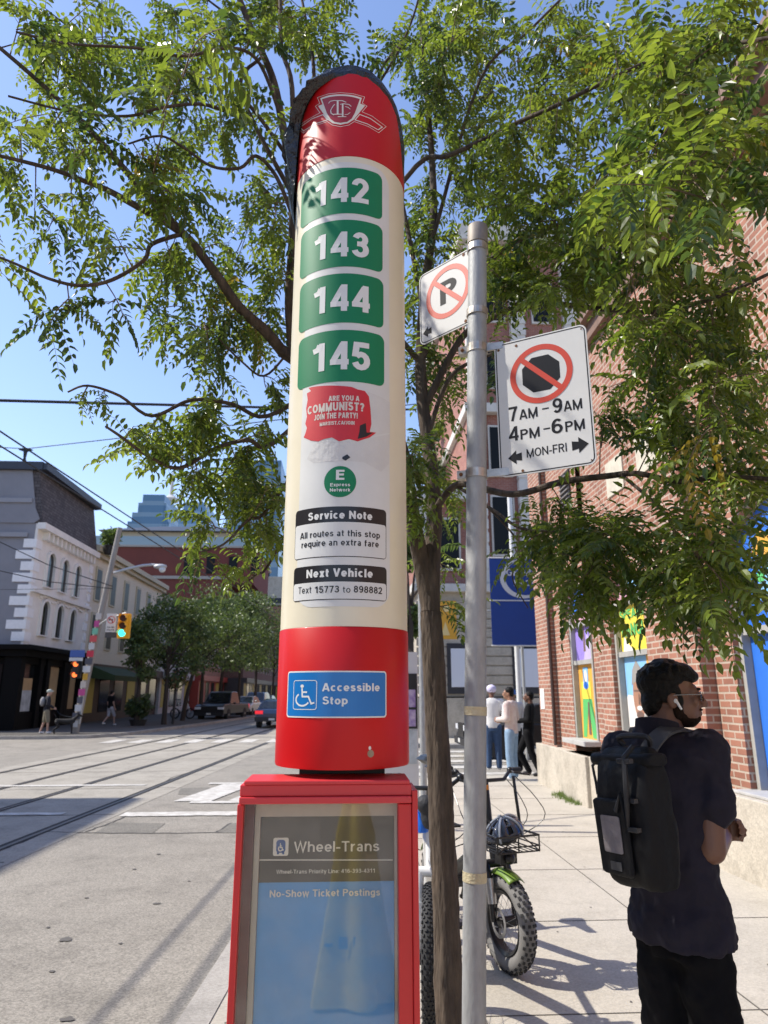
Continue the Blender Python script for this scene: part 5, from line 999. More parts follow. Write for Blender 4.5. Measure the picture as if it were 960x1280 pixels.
# clusters of foliage: centre and spread in the picture, distance range, number of twigs, leaves per twig, leaf length
CL = [
 (60, 30, 90, 45, 2.0, 2.9, 13, 7, .21), (60, 130, 80, 60, 2.1, 2.9, 13, 7, .2), (40, 200, 60, 40, 2.1, 2.6, 6, 7, .19), (45, 265, 50, 45, 2.1, 2.6, 5, 6, .17), (150, 110, 70, 60, 2.2, 3.0, 11, 6, .2), (150, 210, 70, 40, 2.2, 2.8, 10, 7, .19),
 (250, 60, 80, 60, 2.2, 3.2, 18, 7, .2), (300, 140, 60, 45, 2.4, 3.1, 10, 6, .19), (230, 20, 70, 40, 1.35, 1.7, 4, 5, .22), (310, 20, 70, 40, 2.4, 3.3, 13, 7, .2), (400, 20, 80, 30, 2.7, 3.6, 13, 7, .2), (420, 60, 40, 25, 2.9, 3.4, 5, 6, .2),
 (95, 290, 50, 35, 2.2, 2.7, 8, 6, .19), (190, 230, 60, 40, 2.3, 2.9, 9, 7, .2), (230, 340, 50, 50, 2.4, 3.0, 10, 7, .19), (310, 260, 50, 40, 2.5, 3.2, 9, 7, .19), (310, 330, 50, 60, 2.6, 3.3, 16, 7, .19), (250, 420, 70, 35, 2.5, 3.1, 12, 7, .19), (330, 420, 30, 40, 2.8, 3.3, 8, 6, .18),
 (75, 395, 25, 30, 2.2, 2.4, 3, 5, .2), (145, 395, 15, 25, 2.3, 2.5, 2, 5, .2), (20, 340, 30, 25, 2.1, 2.4, 3, 5, .2), (300, 370, 50, 30, 2.6, 3.2, 8, 7, .18),
 (290, 530, 60, 35, 2.5, 3.1, 13, 8, .19), (230, 540, 50, 35, 2.4, 2.8, 9, 7, .18), (170, 545, 40, 20, 2.2, 2.5, 5, 6, .17), (300, 600, 50, 50, 2.6, 3.1, 17, 8, .19), (250, 620, 35, 40, 2.5, 2.8, 7, 7, .18), (310, 670, 40, 40, 2.7, 3.1, 10, 7, .18), (265, 690, 25, 20, 2.5, 2.8, 3, 6, .17), (110, 495, 25, 10, 2.15, 2.3, 3, 4, .1), (330, 500, 25, 30, 2.8, 3.1, 5, 6, .18),
 (520, 60, 50, 60, 3.0, 3.9, 15, 7, .2), (600, 60, 80, 60, 2.9, 3.9, 24, 7, .2), (700, 50, 60, 50, 2.6, 3.6, 16, 7, .2), (560, 150, 60, 60, 3.0, 3.9, 20, 7, .2), (650, 180, 70, 50, 2.6, 3.5, 20, 7, .2), (560, 250, 60, 50, 3.0, 3.8, 15, 7, .19), (530, 330, 35, 60, 3.1, 3.7, 10, 6, .19), (520, 420, 25, 50, 3.1, 3.5, 8, 6, .19),
 (740, 130, 80, 60, 2.2, 3.2, 16, 7, .22), (850, 60, 90, 50, 1.9, 2.8, 17, 7, .22), (930, 40, 50, 50, 1.8, 2.6, 8, 7, .22), (860, 160, 90, 60, 1.6, 2.5, 16, 7, .22), (760, 230, 80, 50, 1.8, 2.8, 16, 7, .22), (920, 230, 45, 50, 1.4, 1.9, 6, 6, .23), (660, 270, 60, 40, 2.6, 3.3, 10, 7, .19),
 (690, 340, 60, 40, 2.4, 3.0, 13, 7, .19), (780, 330, 80, 50, 2.2, 3.0, 19, 7, .2), (880, 320, 70, 50, 2.0, 2.7, 12, 7, .2), (830, 430, 90, 50, 2.0, 2.9, 24, 7, .2), (920, 440, 50, 60, 1.9, 2.6, 14, 7, .2), (640, 360, 40, 25, 2.7, 3.2, 7, 6, .19), (780, 500, 40, 50, 2.2, 2.8, 9, 7, .19), (880, 540, 80, 50, 1.9, 2.7, 20, 7, .2), (545, 500, 30, 60, 3.1, 3.7, 7, 6, .19),
 (525, 570, 25, 40, 2.7, 3.2, 6, 7, .19), (555, 620, 25, 40, 3.2, 3.8, 5, 6, .18), (545, 700, 25, 40, 3.3, 3.9, 4, 6, .18), (520, 620, 15, 40, 2.8, 3.1, 4, 7, .18),
 (680, 640, 35, 25, 2.5, 3.0, 6, 7, .18), (722, 690, 40, 50, 2.3, 2.9, 20, 7, .19), (655, 690, 14, 50, 2.4, 2.8, 4, 6, .19), (760, 200, 60, 45, 1.4, 1.7, 4, 5, .235), (880, 215, 60, 35, 1.35, 1.6, 5, 5, .24), (800, 90, 60, 40, 1.5, 1.9, 4, 5, .23), (935, 130, 30, 60, 1.4, 1.7, 3, 5, .235), (620, 320, 35, 50, 2.5, 3.3, 9, 7, .19), (555, 440, 30, 40, 3.0, 3.7, 6, 6, .18), (615, 470, 12, 60, 2.7, 3.3, 4, 6, .18), (640, 250, 50, 40, 2.4, 3.2, 9, 7, .19), (700, 260, 60, 40, 2.6, 3.4, 8, 7, .2), (650, 330, 40, 40, 2.8, 3.6, 8, 7, .19), (880, 380, 70, 50, 2.1, 2.9, 9, 7, .2), (760, 680, 60, 45, 2.2, 2.7, 18, 7, .19), (840, 680, 70, 45, 2.0, 2.6, 18, 7, .2), (920, 680, 50, 50, 1.9, 2.4, 13, 7, .2), (845, 745, 50, 30, 2.1, 2.5, 8, 7, .2), (905, 755, 30, 30, 1.9, 2.2, 5, 6, .2), (720, 735, 35, 25, 2.3, 2.6, 5, 6, .19), (570, 760, 12, 25, 3.0, 3.3, 2, 5, .18), (900, 620, 60, 30, 1.9, 2.5, 8, 7, .2)]
for (cx, cy, rx_, ry_, D0_, D1_, nt, nl, sz) in CL:
    for i in range(max(2, round(nt * (.66 if cx > 560 and 560 < cy < 720 else .68 if cx < 400 else .84)))):
        q = rnd.uniform(0, 2 * math.pi); k = math.sqrt(rnd.random()); b = V3(cx + rx_ * k * math.cos(q), cy + ry_ * k * math.sin(q), rnd.uniform(D0_, D1_))
        a, d = near(b)
        if d > .62: a = b + (a - b) * (.62 / d)
        if d > .62: NODES.append(a); twg.tube([near(a)[0] if False else min(NODES[:-1], key=lambda z: (z - a).length_squared), a], [.005, .0032], 5, cap=False)
        twig(a, b, nl, sz * .93); NODES.append(a.lerp(b, .5))
# the crown goes on above and behind the picture
for i in range(60):
    q = rnd.uniform(0, 2 * math.pi); k = math.sqrt(rnd.random()); b = Vector((-.2 + 1.9 * k * math.cos(q), 3.5 + 1.3 * k * math.sin(q), rnd.uniform(4.9, 6.3)))
    a, d = near(b)
    if d > .7: a = b + (a - b) * (.7 / d); NODES.append(a); twg.tube([min(NODES[:-1], key=lambda z: (z - a).length_squared), a], [.007, .004], 5, cap=False)
    twig(a, b, 7, .2); NODES.append(b)
twg.build('twigs', [TWIG, TWIGL], tree, fix=False)
LM.build('crown', LEAF, tree, fix=False)
print('LEAVES', LEAFN[0], len(LM.f))
# ------------------------------------------------------------------ trees along the far pavement
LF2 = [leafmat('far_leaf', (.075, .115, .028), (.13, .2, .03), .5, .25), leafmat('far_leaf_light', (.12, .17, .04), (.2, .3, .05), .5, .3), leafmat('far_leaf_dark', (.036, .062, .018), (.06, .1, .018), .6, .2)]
BK2 = mat('dark_bark', (.05, .038, .03), .9, var=.2, vscale=8)
def far_tree(label, x, y, h, rx_, seed, n=5200, leaf=.17, lean=0., zlow=.3, light=.35, group='trees along the far pavement'):
    r = random.Random(seed); t = thing('street_tree', label, 'tree', (x, y, 0), group)
    m = MB(); top = Vector((x + lean, y, h * .62)); P = [Vector((x, y, 0)), Vector((x + lean * .2, y, h * .2)), Vector((x + lean * .6, y, h * .42)), top]; m.tube(smooth(P), [.15 - .085 * i / 12 for i in range(13)], 8)
    cs = []
    for i in range(11):
        q = r.uniform(0, 6.28); k = r.uniform(.3, .85); z = r.uniform(zlow + .12, .92) * h; wz = math.sin(math.pi * min(1, max(.12, (z / h - zlow) / (1.02 - zlow)))) ** .6
        c = Vector((x + lean + rx_ * k * wz * math.cos(q), y + rx_ * k * wz * math.sin(q), z)); cs.append((c, rx_ * r.uniform(.32, .5)))
        s = P[1].lerp(P[3], r.uniform(.3, 1)); m.tube([s, s.lerp(c, .5) + Vector((0, 0, .2)), c], [.06, .04, .015], 6)
    m.build('trunk', BK2, t, True)
    k = MB()
    for i in range(n):
        c, cr = r.choice(cs); d = Vector((r.gauss(0, 1), r.gauss(0, 1), r.gauss(0, 1))).normalized(); rad = cr * r.random() ** .42; p = c + Vector((d.x, d.y, d.z * .72)) * rad
        if p.z < zlow * h: continue
        a = Vector((r.gauss(0, 1), r.gauss(0, 1), r.gauss(0, .6))).normalized(); b = a.orthogonal(); b = (b * math.cos(i) + a.cross(b) * math.sin(i)).normalized(); c2 = a.cross(b); L = leaf * r.uniform(.6, 1.3)
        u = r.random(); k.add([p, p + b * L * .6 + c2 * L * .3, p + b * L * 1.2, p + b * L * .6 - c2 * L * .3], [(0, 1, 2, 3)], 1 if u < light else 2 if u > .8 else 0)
    k.build('crown', LF2, t, fix=False)
    return t
def ft(label, px, pyb, D, ytop, rpx, seed, **k):
    b = planeY(px, pyb, D); z = planeY(px, ytop, D).z; far_tree(label, b.x, D, z, rpx / 860 * D, seed, **k)
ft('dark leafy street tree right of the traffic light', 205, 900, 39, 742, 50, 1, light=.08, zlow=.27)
ft('broad light green street tree in front of the white shopfront, behind the traffic light', 228, 898, 44, 735, 64, 2, lean=1.0, light=.4, n=6500)
ft('tall light green street tree rising over the parked pickup', 272, 895, 50, 728, 62, 3, lean=.4, light=.42, n=6500)
ft('light street tree whose crown touches the stop column', 318, 892, 60, 748, 54, 4, light=.45, n=5500)
ft('small distant street tree behind the blue car', 340, 890, 80, 785, 38, 5, light=.3)
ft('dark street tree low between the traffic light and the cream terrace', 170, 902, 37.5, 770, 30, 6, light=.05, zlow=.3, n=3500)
ft('round light street tree filling the row between the two tall ones', 250, 896, 47, 745, 44, 11, light=.4, n=4500)
ft('light street tree behind the parked white car', 297, 893, 56, 742, 48, 12, light=.4, n=5000)
ft('pale green tree on the far side street between the stop column and the slender trunk', 515, 930, 24, 640, 34, 8, light=.5, group='trees beyond the crossing')
ft('tall green tree seen over the sign post beside the stone building', 560, 935, 34, 470, 46, 9, light=.5, zlow=.55, group='trees beyond the crossing')
# rooftop shrub, planter
def bush(name, label, cat, c, r, n, leaf, seed, pot=None, mats=LF2):
    q = random.Random(seed); t = thing(name, label, cat, c); k = MB(); c = Vector(c)
    for i in range(n):
        d = Vector((q.gauss(0, 1), q.gauss(0, 1), q.gauss(0, .8))).normalized(); p = c + Vector((0, 0, r)) + d * r * q.random() ** .4
        a = Vector((q.gauss(0, 1), q.gauss(0, 1), q.gauss(0, 1))).normalized(); b = a.orthogonal(); e = a.cross(b); L = leaf * q.uniform(.6, 1.3); k.add([p, p + b * L * .6 + e * L * .3, p + b * L * 1.2, p + b * L * .6 - e * L * .3], [(0, 1, 2, 3)], q.choice((0, 0, 1, 2)))
    k.build('foliage', mats, t, fix=False)
    m = MB(); m.tube([c, c + Vector((0, 0, r))], r * .12, 6); m.build('stem', BK2, t)
    if pot: m = MB(); m.lathe([(r * .55, 0), (r * .75, pot)], (c.x, c.y, c.z - pot), 12); m.build('pot', pot_mat, t)
    return t
pot_mat = mat('planter_dark', (.03, .028, .026), .7)
c = planeY(132, 676, 41.2); bush('roof_shrub', 'yellow green shrub in a pot on the roof beside the slate mansard', 'shrub', (-14.2, 41.3, c.z - .3), .55, 700, .16, 3, .5, [LF2[1], LF2[1], LF2[0]])
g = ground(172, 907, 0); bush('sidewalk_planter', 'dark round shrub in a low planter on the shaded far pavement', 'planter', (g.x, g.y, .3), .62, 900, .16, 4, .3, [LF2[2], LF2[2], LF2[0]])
g = ground(216, 905, 0); t = thing('flower_basket_post', 'dark post with a hanging flower basket before the white shopfront', 'lamp post', (g.x, g.y, 0)); m = MB(); m.tube([(g.x, g.y, 0), (g.x, g.y, 3.2)], .07, 8); m.build('post', pot_mat, t); 
m = MB(); q = random.Random(8); z = planeY(216, 848, g.y).z
for i in range(600):
    d = Vector((q.gauss(0, 1), q.gauss(0, 1), q.gauss(0, .8))).normalized(); p = Vector((g.x, g.y, z)) + d * .75 * q.random() ** .4; L = .16; b = d.orthogonal().normalized(); e = d.cross(b); m.add([p, p + b * L * .6 + e * L * .3, p + b * L * 1.2, p + b * L * .6 - e * L * .3], [(0, 1, 2, 3)], q.choice((0, 0, 1, 2)))
m.build('basket_flowers', [LF2[2], mat('rust_flowers', (.12, .05, .02), .8), LF2[0]], t, fix=False)
m = MB(); m.add([Vector((3.72 + random.uniform(-.12, .02), 11.75 + random.uniform(-.35, .35), .0)) for i in range(3)], [(0, 1, 2)])
gr = MB(); q = random.Random(2)
for i in range(500):
    x, y = 3.63 - abs(q.gauss(0, .09)), 11.6 + q.uniform(-.6, .6); a = q.uniform(0, 6.28); L = q.uniform(.03, .09); gr.add([(x, y, 0), (x + .012 * math.cos(a), y + .012 * math.sin(a), 0), (x + .02 * math.sin(a), y + .02 * math.cos(a), L)], [(0, 1, 2)])
o = gr.build('weeds', LF2[1], None, loc=(3.6, 11.6, 0), fix=False); tag(o, 'tuft of green weeds at the foot of the plinth', 'weeds', kind='stuff')
# ================================================================== parked bicycles
RUB = mat('tyre_rubber', (.022, .022, .023), .75, var=.2, vscale=30); RUBG = mat('dusty_sidewall', (.17, .165, .16), .8, var=.15, vscale=12); FRB = mat('bike_black', (.010, .010, .011), .35); CHR = mat('bike_alloy', (.42, .42, .43), .3, .9); LIME = mat('lime_paint', (.13, .22, .03), .4, var=.06); BWHT = mat('bike_white', (.74, .74, .73), .3)
def wheel(par, c, Rr, tr, M, knob, rim=CHR, disc=True, side=None):
    """tyre with knobs, rim, hub, spokes, brake rotor; c centre, axle along local x, M places it"""
    c = Vector(c); w = bpy.data.objects.new('wheel', None); COL.objects.link(w); w.parent = par; WL[w] = WL[par]
    m = MB(); n, k = 56, 12; rings = []
    for i in range(n):
        q = 2 * math.pi * i / n; e = Vector((0, math.cos(q), math.sin(q))); rings.append([M @ (c + e * (Rr - tr) + e * tr * math.cos(2 * math.pi * j / k) + Vector((1, 0, 0)) * tr * .98 * math.sin(2 * math.pi * j / k)) for j in range(k)])
    rings.append(rings[0]); m.loft(rings, cap=False)
    m.build('tyre', side or RUB, w, True)
    kb = MB(); nk = int(2 * math.pi * Rr / (tr * .62))
    for i in range(nk):
        q = 2 * math.pi * i / nk
        for (ang, wd) in (((-.62, .2), (.05, .22), (.68, .2)) if i % 2 else ((-.95, .2), (-.28, .22), (.36, .22), (.98, .2))):
            e = Vector((0, math.cos(q), math.sin(q))); t = Vector((0, -math.sin(q), math.cos(q))); o = e * math.cos(ang) + Vector((1, 0, 0)) * math.sin(ang); s = t.cross(o); p = c + e * (Rr - tr) + o * tr * .97
            B = [p + t * a * tr * .17 + s * b * tr * wd * .75 + o * h for h in (0, knob) for a, b in ((-1, -1), (1, -1), (1, 1), (-1, 1))]
            kb.add([M @ v for v in B], [(0, 1, 5, 4), (1, 2, 6, 5), (2, 3, 7, 6), (3, 0, 4, 7), (4, 5, 6, 7)])
    kb.build('tread', RUB, w)
    m = MB(); rings = []
    for i in range(41):
        q = 2 * math.pi * i / 40; e = Vector((0, math.cos(q), math.sin(q))); rings.append([M @ (c + e * a + Vector((b, 0, 0))) for a, b in ((Rr - 2 * tr + .004, -tr * .7), (Rr - 2 * tr + .004, tr * .7), (Rr - 2 * tr - .016, tr * .5), (Rr - 2 * tr - .016, -tr * .5))])
    m.loft(rings, cap=False); m.build('rim', rim, w, True)
    m = MB(); m.tube([M @ (c + Vector((-.055, 0, 0))), M @ (c + Vector((.055, 0, 0)))], .032, 12); m.build('hub', FRB, w, True)
    m = MB()
    for i in range(28):
        q = 2 * math.pi * i / 28; sx = .045 if i % 2 else -.045; q2 = q + (.5 if i % 4 < 2 else -.5); m.tube([M @ (c + Vector((sx, .03 * math.cos(q2), .03 * math.sin(q2)))), M @ (c + Vector((0, (Rr - 2 * tr - .01) * math.cos(q), (Rr - 2 * tr - .01) * math.sin(q))))], .0012, 4, cap=False)
    m.build('spokes', CHR, w)
    if disc:
        m = MB(); rings = []
        for i in range(33):
            q = 2 * math.pi * i / 32; rings.append([M @ (c + Vector((b, a * math.cos(q), a * math.sin(q)))) for a, b in ((.085, -.062), (.062, -.062), (.062, -.060), (.085, -.060))])
        m.loft(rings, cap=False)
        for i in range(6): q = R(60 * i); m.tube([M @ (c + Vector((-.061, .03 * math.cos(q), .03 * math.sin(q)))), M @ (c + Vector((-.061, .066 * math.cos(q + .5), .066 * math.sin(q + .5))))], .004, 5)
        m.build('brake_rotor', CHR, w)
    return w
def bike(label, name, loc, heading, steer, Rr, tr, wb, col, fatside, barw, barz, fold, group):
    """front wheel at the origin's front; local -y is the way the bicycle points"""
    t = thing(name, label, 'bicycle', (0, 0, 0), group)
    I = Matrix(); pv = Vector((0, .10, 0)); St = Matrix.Translation(pv) @ Matrix.Rotation(steer, 4, 'Z') @ Matrix.Translation(-pv)
    wheel(t, (0, 0, Rr), Rr, tr, St, .007, rim=FRB, side=fatside); wheel(t, (0, wb, Rr), Rr, tr, I, .007, rim=FRB, side=fatside)
    hz = Rr * 2 + .14; head = [(0, .17 + .03, hz + .14), (0, .17, hz)]
    m = MB(); fx = tr + .028
    crown = St @ Vector((0, .125, Rr * 2 + .045))
    for sx in (-fx, fx): m.tube([St @ Vector((sx, .03, Rr)), St @ Vector((sx, .06, Rr + .22)), St @ Vector((sx * .95, .11, Rr * 2 + .03))], [.017, .022, .024], 10)
    m.tube([St @ Vector((-fx, .115, Rr * 2 + .035)), St @ Vector((fx, .115, Rr * 2 + .035))], .026, 10); m.build('fork', col if not fold else FRB, t, True)
    for sx in (-fx, fx): m = MB(); m.tube([St @ Vector((sx * 1.02, .035, Rr + .1)), St @ Vector((sx, .06, Rr + .24))], .0275, 10); m.build('fork_leg_sleeve', CHR if fold else BWHT, t, True)
    m = MB(); m.tube([Vector((0, .13, Rr * 2 + .03)), Vector((0, .16, hz)), Vector((0, .19, hz + .14))], .026, 12)
    sy = wb - .38
    m.tube([Vector((0, .17, hz + .06)), Vector((0, .35, hz - .06)), Vector((0, sy - .02, Rr + .14)), Vector((0, sy + .06, Rr + .08))], [.042, .045, .045, .035], 12)
    if not fold: m.tube([Vector((0, .18, hz + .12)), Vector((0, sy + .12, hz + .08))], .02, 10)
    m.tube([Vector((0, sy + .04, Rr + .06)), Vector((0, sy + .16, hz + .16))], .022, 10)
    for sx in (-.06, .06): m.tube([Vector((sx * .5, sy + .06, Rr + .06)), Vector((sx * (1 if not fatside else 1.25), wb, Rr))], .014, 8); m.tube([Vector((sx * .3, sy + .13, hz + .06)), Vector((sx * (1 if not fatside else 1.25), wb, Rr))], .012, 8)
    m.build('frame', col, t, True)
    m = MB(); m.tube([Vector((0, sy + .15, hz + .12)), Vector((0, sy + .21, hz + .36))], .016, 8); m.build('seat_post', CHR, t, True)
    m = MB(); c = Vector((0, sy + .22, hz + .39)); m.loft([[c + Vector((a * w, y, b * .03)) for a, b in ((-1, 0), (-.7, .8), (0, 1), (.7, .8), (1, 0), (.6, -1), (-.6, -1))] for w, y in ((.015, -.17), (.03, -.1), (.05, 0), (.1, .08), (.11, .13), (.06, .16))]); m.build('saddle', FRB, t, True)
    m = MB(); st = [St @ Vector(p) for p in ((0, .18, hz + .12), (0, .205, barz - .04), (0, .21, barz))]; m.tube(st, [.024, .02, .018], 10); m.build('stem', FRB, t, True)
    P = [St @ Vector((x * barw, .21 + abs(x) ** 1.5 * .10 - (.05 if abs(x) < .3 else 0), barz + (.05 if abs(x) > .25 else .0))) for x in (-.5, -.35, -.2, 0, .2, .35, .5)]
    m = MB(); m.tube(P, .0125, 10); hb = m.build('handlebar', FRB, t, True)
    for i, j in ((0, 1), (6, 5)):
        m = MB(); m.tube([P[i], P[i].lerp(P[j], .82)], .018, 10); m.build('grip', RUB, hb, True)
        m = MB(); q = P[j]; d = (P[j] - P[i]).normalized(); f = St.to_3x3() @ Vector((0, -1, 0)); m.tube([q, q + f * .05 + Vector((0, 0, -.01)), q + f * .065 - d * .13 + Vector((0, 0, -.03))], .007, 6); m.ball(q, .022); m.build('brake_lever', FRB, hb, True)
    m = MB()
    for sx, k in ((-.14, .16), (.12, .2), (.2, .1)):
        a = St @ Vector((sx, .16, barz + .02)); b = Vector((sx * .4, .12, hz)); m.tube(smooth([a, a + Vector((sx * .4, -.13, -.12)), (a + b) / 2 + Vector((sx * .9, -.12, -.05)), b]), .003, 5)
    m.build('cables', FRB, t)
    m = MB(); c = Vector((0, sy + .05, Rr + .05)); m.tube([c + Vector((-.075, 0, 0)), c + Vector((.075, 0, 0))], .05, 14); m.tube([c + Vector((.085, 0, 0)), c + Vector((.09, .08, -.14))], .012, 8); m.tube([c + Vector((-.085, 0, 0)), c + Vector((-.09, -.08, .14))], .012, 8); m.build('crank', FRB, t)
    for sx, dy, dz in ((.13, .08, -.14), (-.13, -.08, .14)): m = MB(); m.box(sx - .045, sx + .045, c.y + dy - .035, c.y + dy + .035, c.z + dz - .01, c.z + dz + .01); m.build('pedal', FRB, t)
    if fold:
        for y0, Mx, a0, a1 in ((0, St, 62, 118), (wb, I, 40, 150)):
            m = MB(); rings = []
            for i in range(17):
                q = R(a0 + (a1 - a0) * i / 16) ; e = Vector((0, -math.cos(q), math.sin(q))); ro = Rr + .028; rings.append([Mx @ (Vector((x, y0, Rr)) + e * (ro - .0 - (x / (tr + .008)) ** 2 * .03)) for x in [(-1 + k / 4) * (tr + .008) for k in range(9)]])
            m.loft(rings, closed=False, cap=False); f = m.build('fender', LIME, t, True); s = f.modifiers.new('s', 'SOLIDIFY'); s.thickness = .004
        b = MB(); bz0, bz1 = .70, .79; W, y0, y1 = .15, -.17, .10
        for z in (bz0, (bz0 + bz1) / 2 if False else bz0 + .03, bz1): b.tube([St @ Vector(p) for p in ((-W, y0, z), (W, y0, z), (W, y1, z), (-W, y1, z), (-W, y0, z))], .005 if z != bz1 else .007, 6)
        for i in range(9): x = -W + 2 * W * i / 8; b.tube([St @ Vector((x, y0, bz0)), St @ Vector((x, y1, bz0))], .003, 5)
        for x in (-W, 0, W):
            for y in (y0, y1): b.tube([St @ Vector((x, y, bz0)), St @ Vector((x, y, bz1))], .005, 6)
        b.tube([St @ Vector((-W, y0, bz0)), St @ Vector((0, y0, bz1))], .004, 5); b.tube([St @ Vector((W, y0, bz0)), St @ Vector((W * .2, y0, bz1))], .004, 5)
        b.build('front_basket', FRB, t)
        m = MB(); m.tube([St @ Vector((0, .0, bz0 - .12)), St @ Vector((0, -.02, bz0))], .012, 8); m.box(-.06, .06, -.05, .02, bz0 - .09, bz0 - .02, M=St); m.ball(St @ Vector((0, -.06, bz0 - .055)), .035); m.build('headlamp', FRB, t, True)
        m = MB(); m.box(-.075, .075, wb - .3, wb + .22, Rr * 2 + .12, Rr * 2 + .135); m.build('rear_rack', FRB, t)
        m = MB(); q = P[2]; m.box(q.x + .03, q.x + .10, q.y - .03, q.y - .02, q.z - .055, q.z - .025); m.build('reflector', mat('orange_reflector', (.75, .25, .02), .3), t)
        m = MB(); a = St @ Vector((.19, .16, barz + .02)); m.tube(smooth([a, a + Vector((.0, -.03, -.14)), a + Vector((.015, -.03, -.28)), a + Vector((.01, -.03, -.36))]), .011, 8); m.build('cable_loom', FRB, t, True)
    t.location = loc; t.rotation_euler = (0, 0, heading)
    return t, St
hb = planeY(638, 1222, 4.66); LOC = Vector((hb.x, 4.72, 0)); HD = R(14)
b1, ST = bike('black folding bicycle with lime green mudguards, fat knobbly tyres and a front basket', 'fat_tyre_bicycle', LOC, HD, R(5), .275, .05, 1.15, FRB, RUBG, .60, 1.08, True, None)
MW = Matrix.Translation(LOC) @ Matrix.Rotation(HD, 4, 'Z') @ ST
# helmet lying in the basket
hc = MW @ Vector((-.02, -.05, .80)); hel = thing('helmet', 'glossy dark blue bicycle helmet lying in the front basket', 'helmet', hc)
HM = mat('helmet_blue', (.022, .028, .045), .18, coat=.6); m = MB(); rot = Matrix.Rotation(R(35), 3, 'Z') @ Matrix.Rotation(R(-14), 3, 'Y')
nu, nv = 40, 14; rings = []
for i in range(nv + 1):
    th = R(4 + 92 * i / nv); rings.append([hc + rot @ Vector((.14 * math.sin(th) * math.cos(2 * math.pi * j / nu), .105 * math.sin(th) * math.sin(2 * math.pi * j / nu), .10 * math.cos(th) - .01)) for j in range(nu)])
k = len(m.v)
for r_ in rings: m.v += [tuple(p) for p in r_]
for i in range(nv):
    for j in range(nu):
        vent = (j % 8) in (3, 4) and 2 <= i <= 10 and i not in (6,)
        if not vent: m.f.append((k + i * nu + j, k + i * nu + (j + 1) % nu, k + (i + 1) * nu + (j + 1) % nu, k + (i + 1) * nu + j)); m.mi.append(0)
o = m.build('shell', HM, hel, True); s = o.modifiers.new('s', 'SOLIDIFY'); s.thickness = .012
m = MB()
for j in range(0, nu, 8):
    m.tube([p + (p - hc).normalized() * .004 for p in [rings[i][j] for i in range(1, nv + 1)]], .007, 6)
m.build('rib', mat('helmet_silver', (.30, .33, .38), .3, .3), hel, True)
m = MB(); m.ball(hc, (.12, .088, .075), rot); m.build('liner', mat('helmet_liner', (.02, .02, .02), .9), hel, True)
# second bicycle between the case and the trunk
f2 = planeY(540, 1112, 3.86)
b2, ST2 = bike('black mountain bicycle with a white fork standing between the poster case and the tree trunk', 'mountain_bicycle', Vector((f2.x, 3.95, 0)), R(-8), R(-1), .34, .034, 1.08, BWHT, None, .5, 1.13, False, None)
q = MW @ Vector((0, 0, 0)); c = planeY(527, 1028, 4.1); wb_ = thing('water_bottle', 'bright blue plastic bottle hanging from the mountain bicycle bars', 'bottle', (c.x, c.y, c.z)); BB = mat('bottle_blue', (.01, .14, .62), .3); m = MB(); m.lathe([(.03, -.05), (.036, -.045), (.036, .02), (.026, .045), (.026, .06), (.02, .066)], c, 16); m.build('body', BB, wb_, True); m = MB(); m.lathe([(.021, .067), (.021, .085), (.01, .09)], c, 12); m.build('cap', FRB, wb_, True)
m = MB(); c = planeY(531, 1005, 4.05); m.ball(c, (.05, .06, .05)); m.ball(c + Vector((.02, 0, -.06)), (.045, .05, .075)); o = fuse(m, .012, 3).build('handlebar_bag', mat('dark_nylon', (.02, .021, .026), .7, bump=.4, bscale=40), None, True, loc=c); tag(o, 'small dark nylon bag tied to the mountain bicycle bars', 'bag')
# mirror sticking out beside the trunk
# ================================================================== people
SKIN = {'brown': mat('skin_brown', (.16, .075, .045), .5, var=.06, vscale=20), 'tan': mat('skin_tan', (.30, .16, .10), .5), 'pale': mat('skin_light', (.45, .27, .2), .5)}
def head_mb(c, yaw, s=1., fine=True):
    """a head about .235 m high facing +y, before yaw"""
    M = Matrix.Translation(c) @ Matrix.Rotation(yaw, 4, 'Z') @ Matrix.Scale(s, 4); M3 = M.to_3x3(); m = MB()
    def B(p, r): m.ball(M @ Vector(p), Vector(r) * 1, M3, 16, 10)
    B((0, -.012, .035), (.075, .094, .085)); B((0, .035, -.035), (.056, .062, .078)); B((0, .062, -.088), (.030, .026, .026)); B((0, .07, .02), (.055, .028, .035)); B((0, .05, -.06), (.050, .045, .045))
    m.chain([M @ Vector(p) for p in ((0, .094, .018), (0, .112, -.012), (0, .120, -.028))], [.010 * s, .012 * s, .013 * s], 8)
    for sx in (-1, 1): B((sx * .012, .106, -.032), (.009, .011, .008)); B((sx * .036, .076, -.015), (.022, .018, .02)); B((sx * .074, -.008, -.012), (.010, .022, .033)); B((sx * .030, .088, .026), (.024, .012, .008))
    B((0, .094, -.056), (.022, .013, .007)); B((0, .092, -.067), (.020, .013, .008)); 
    m.chain([M @ Vector((0, -.02, -.05)), M @ Vector((0, -.035, -.155))], [.055 * s, .062 * s], 12)
    return m, M
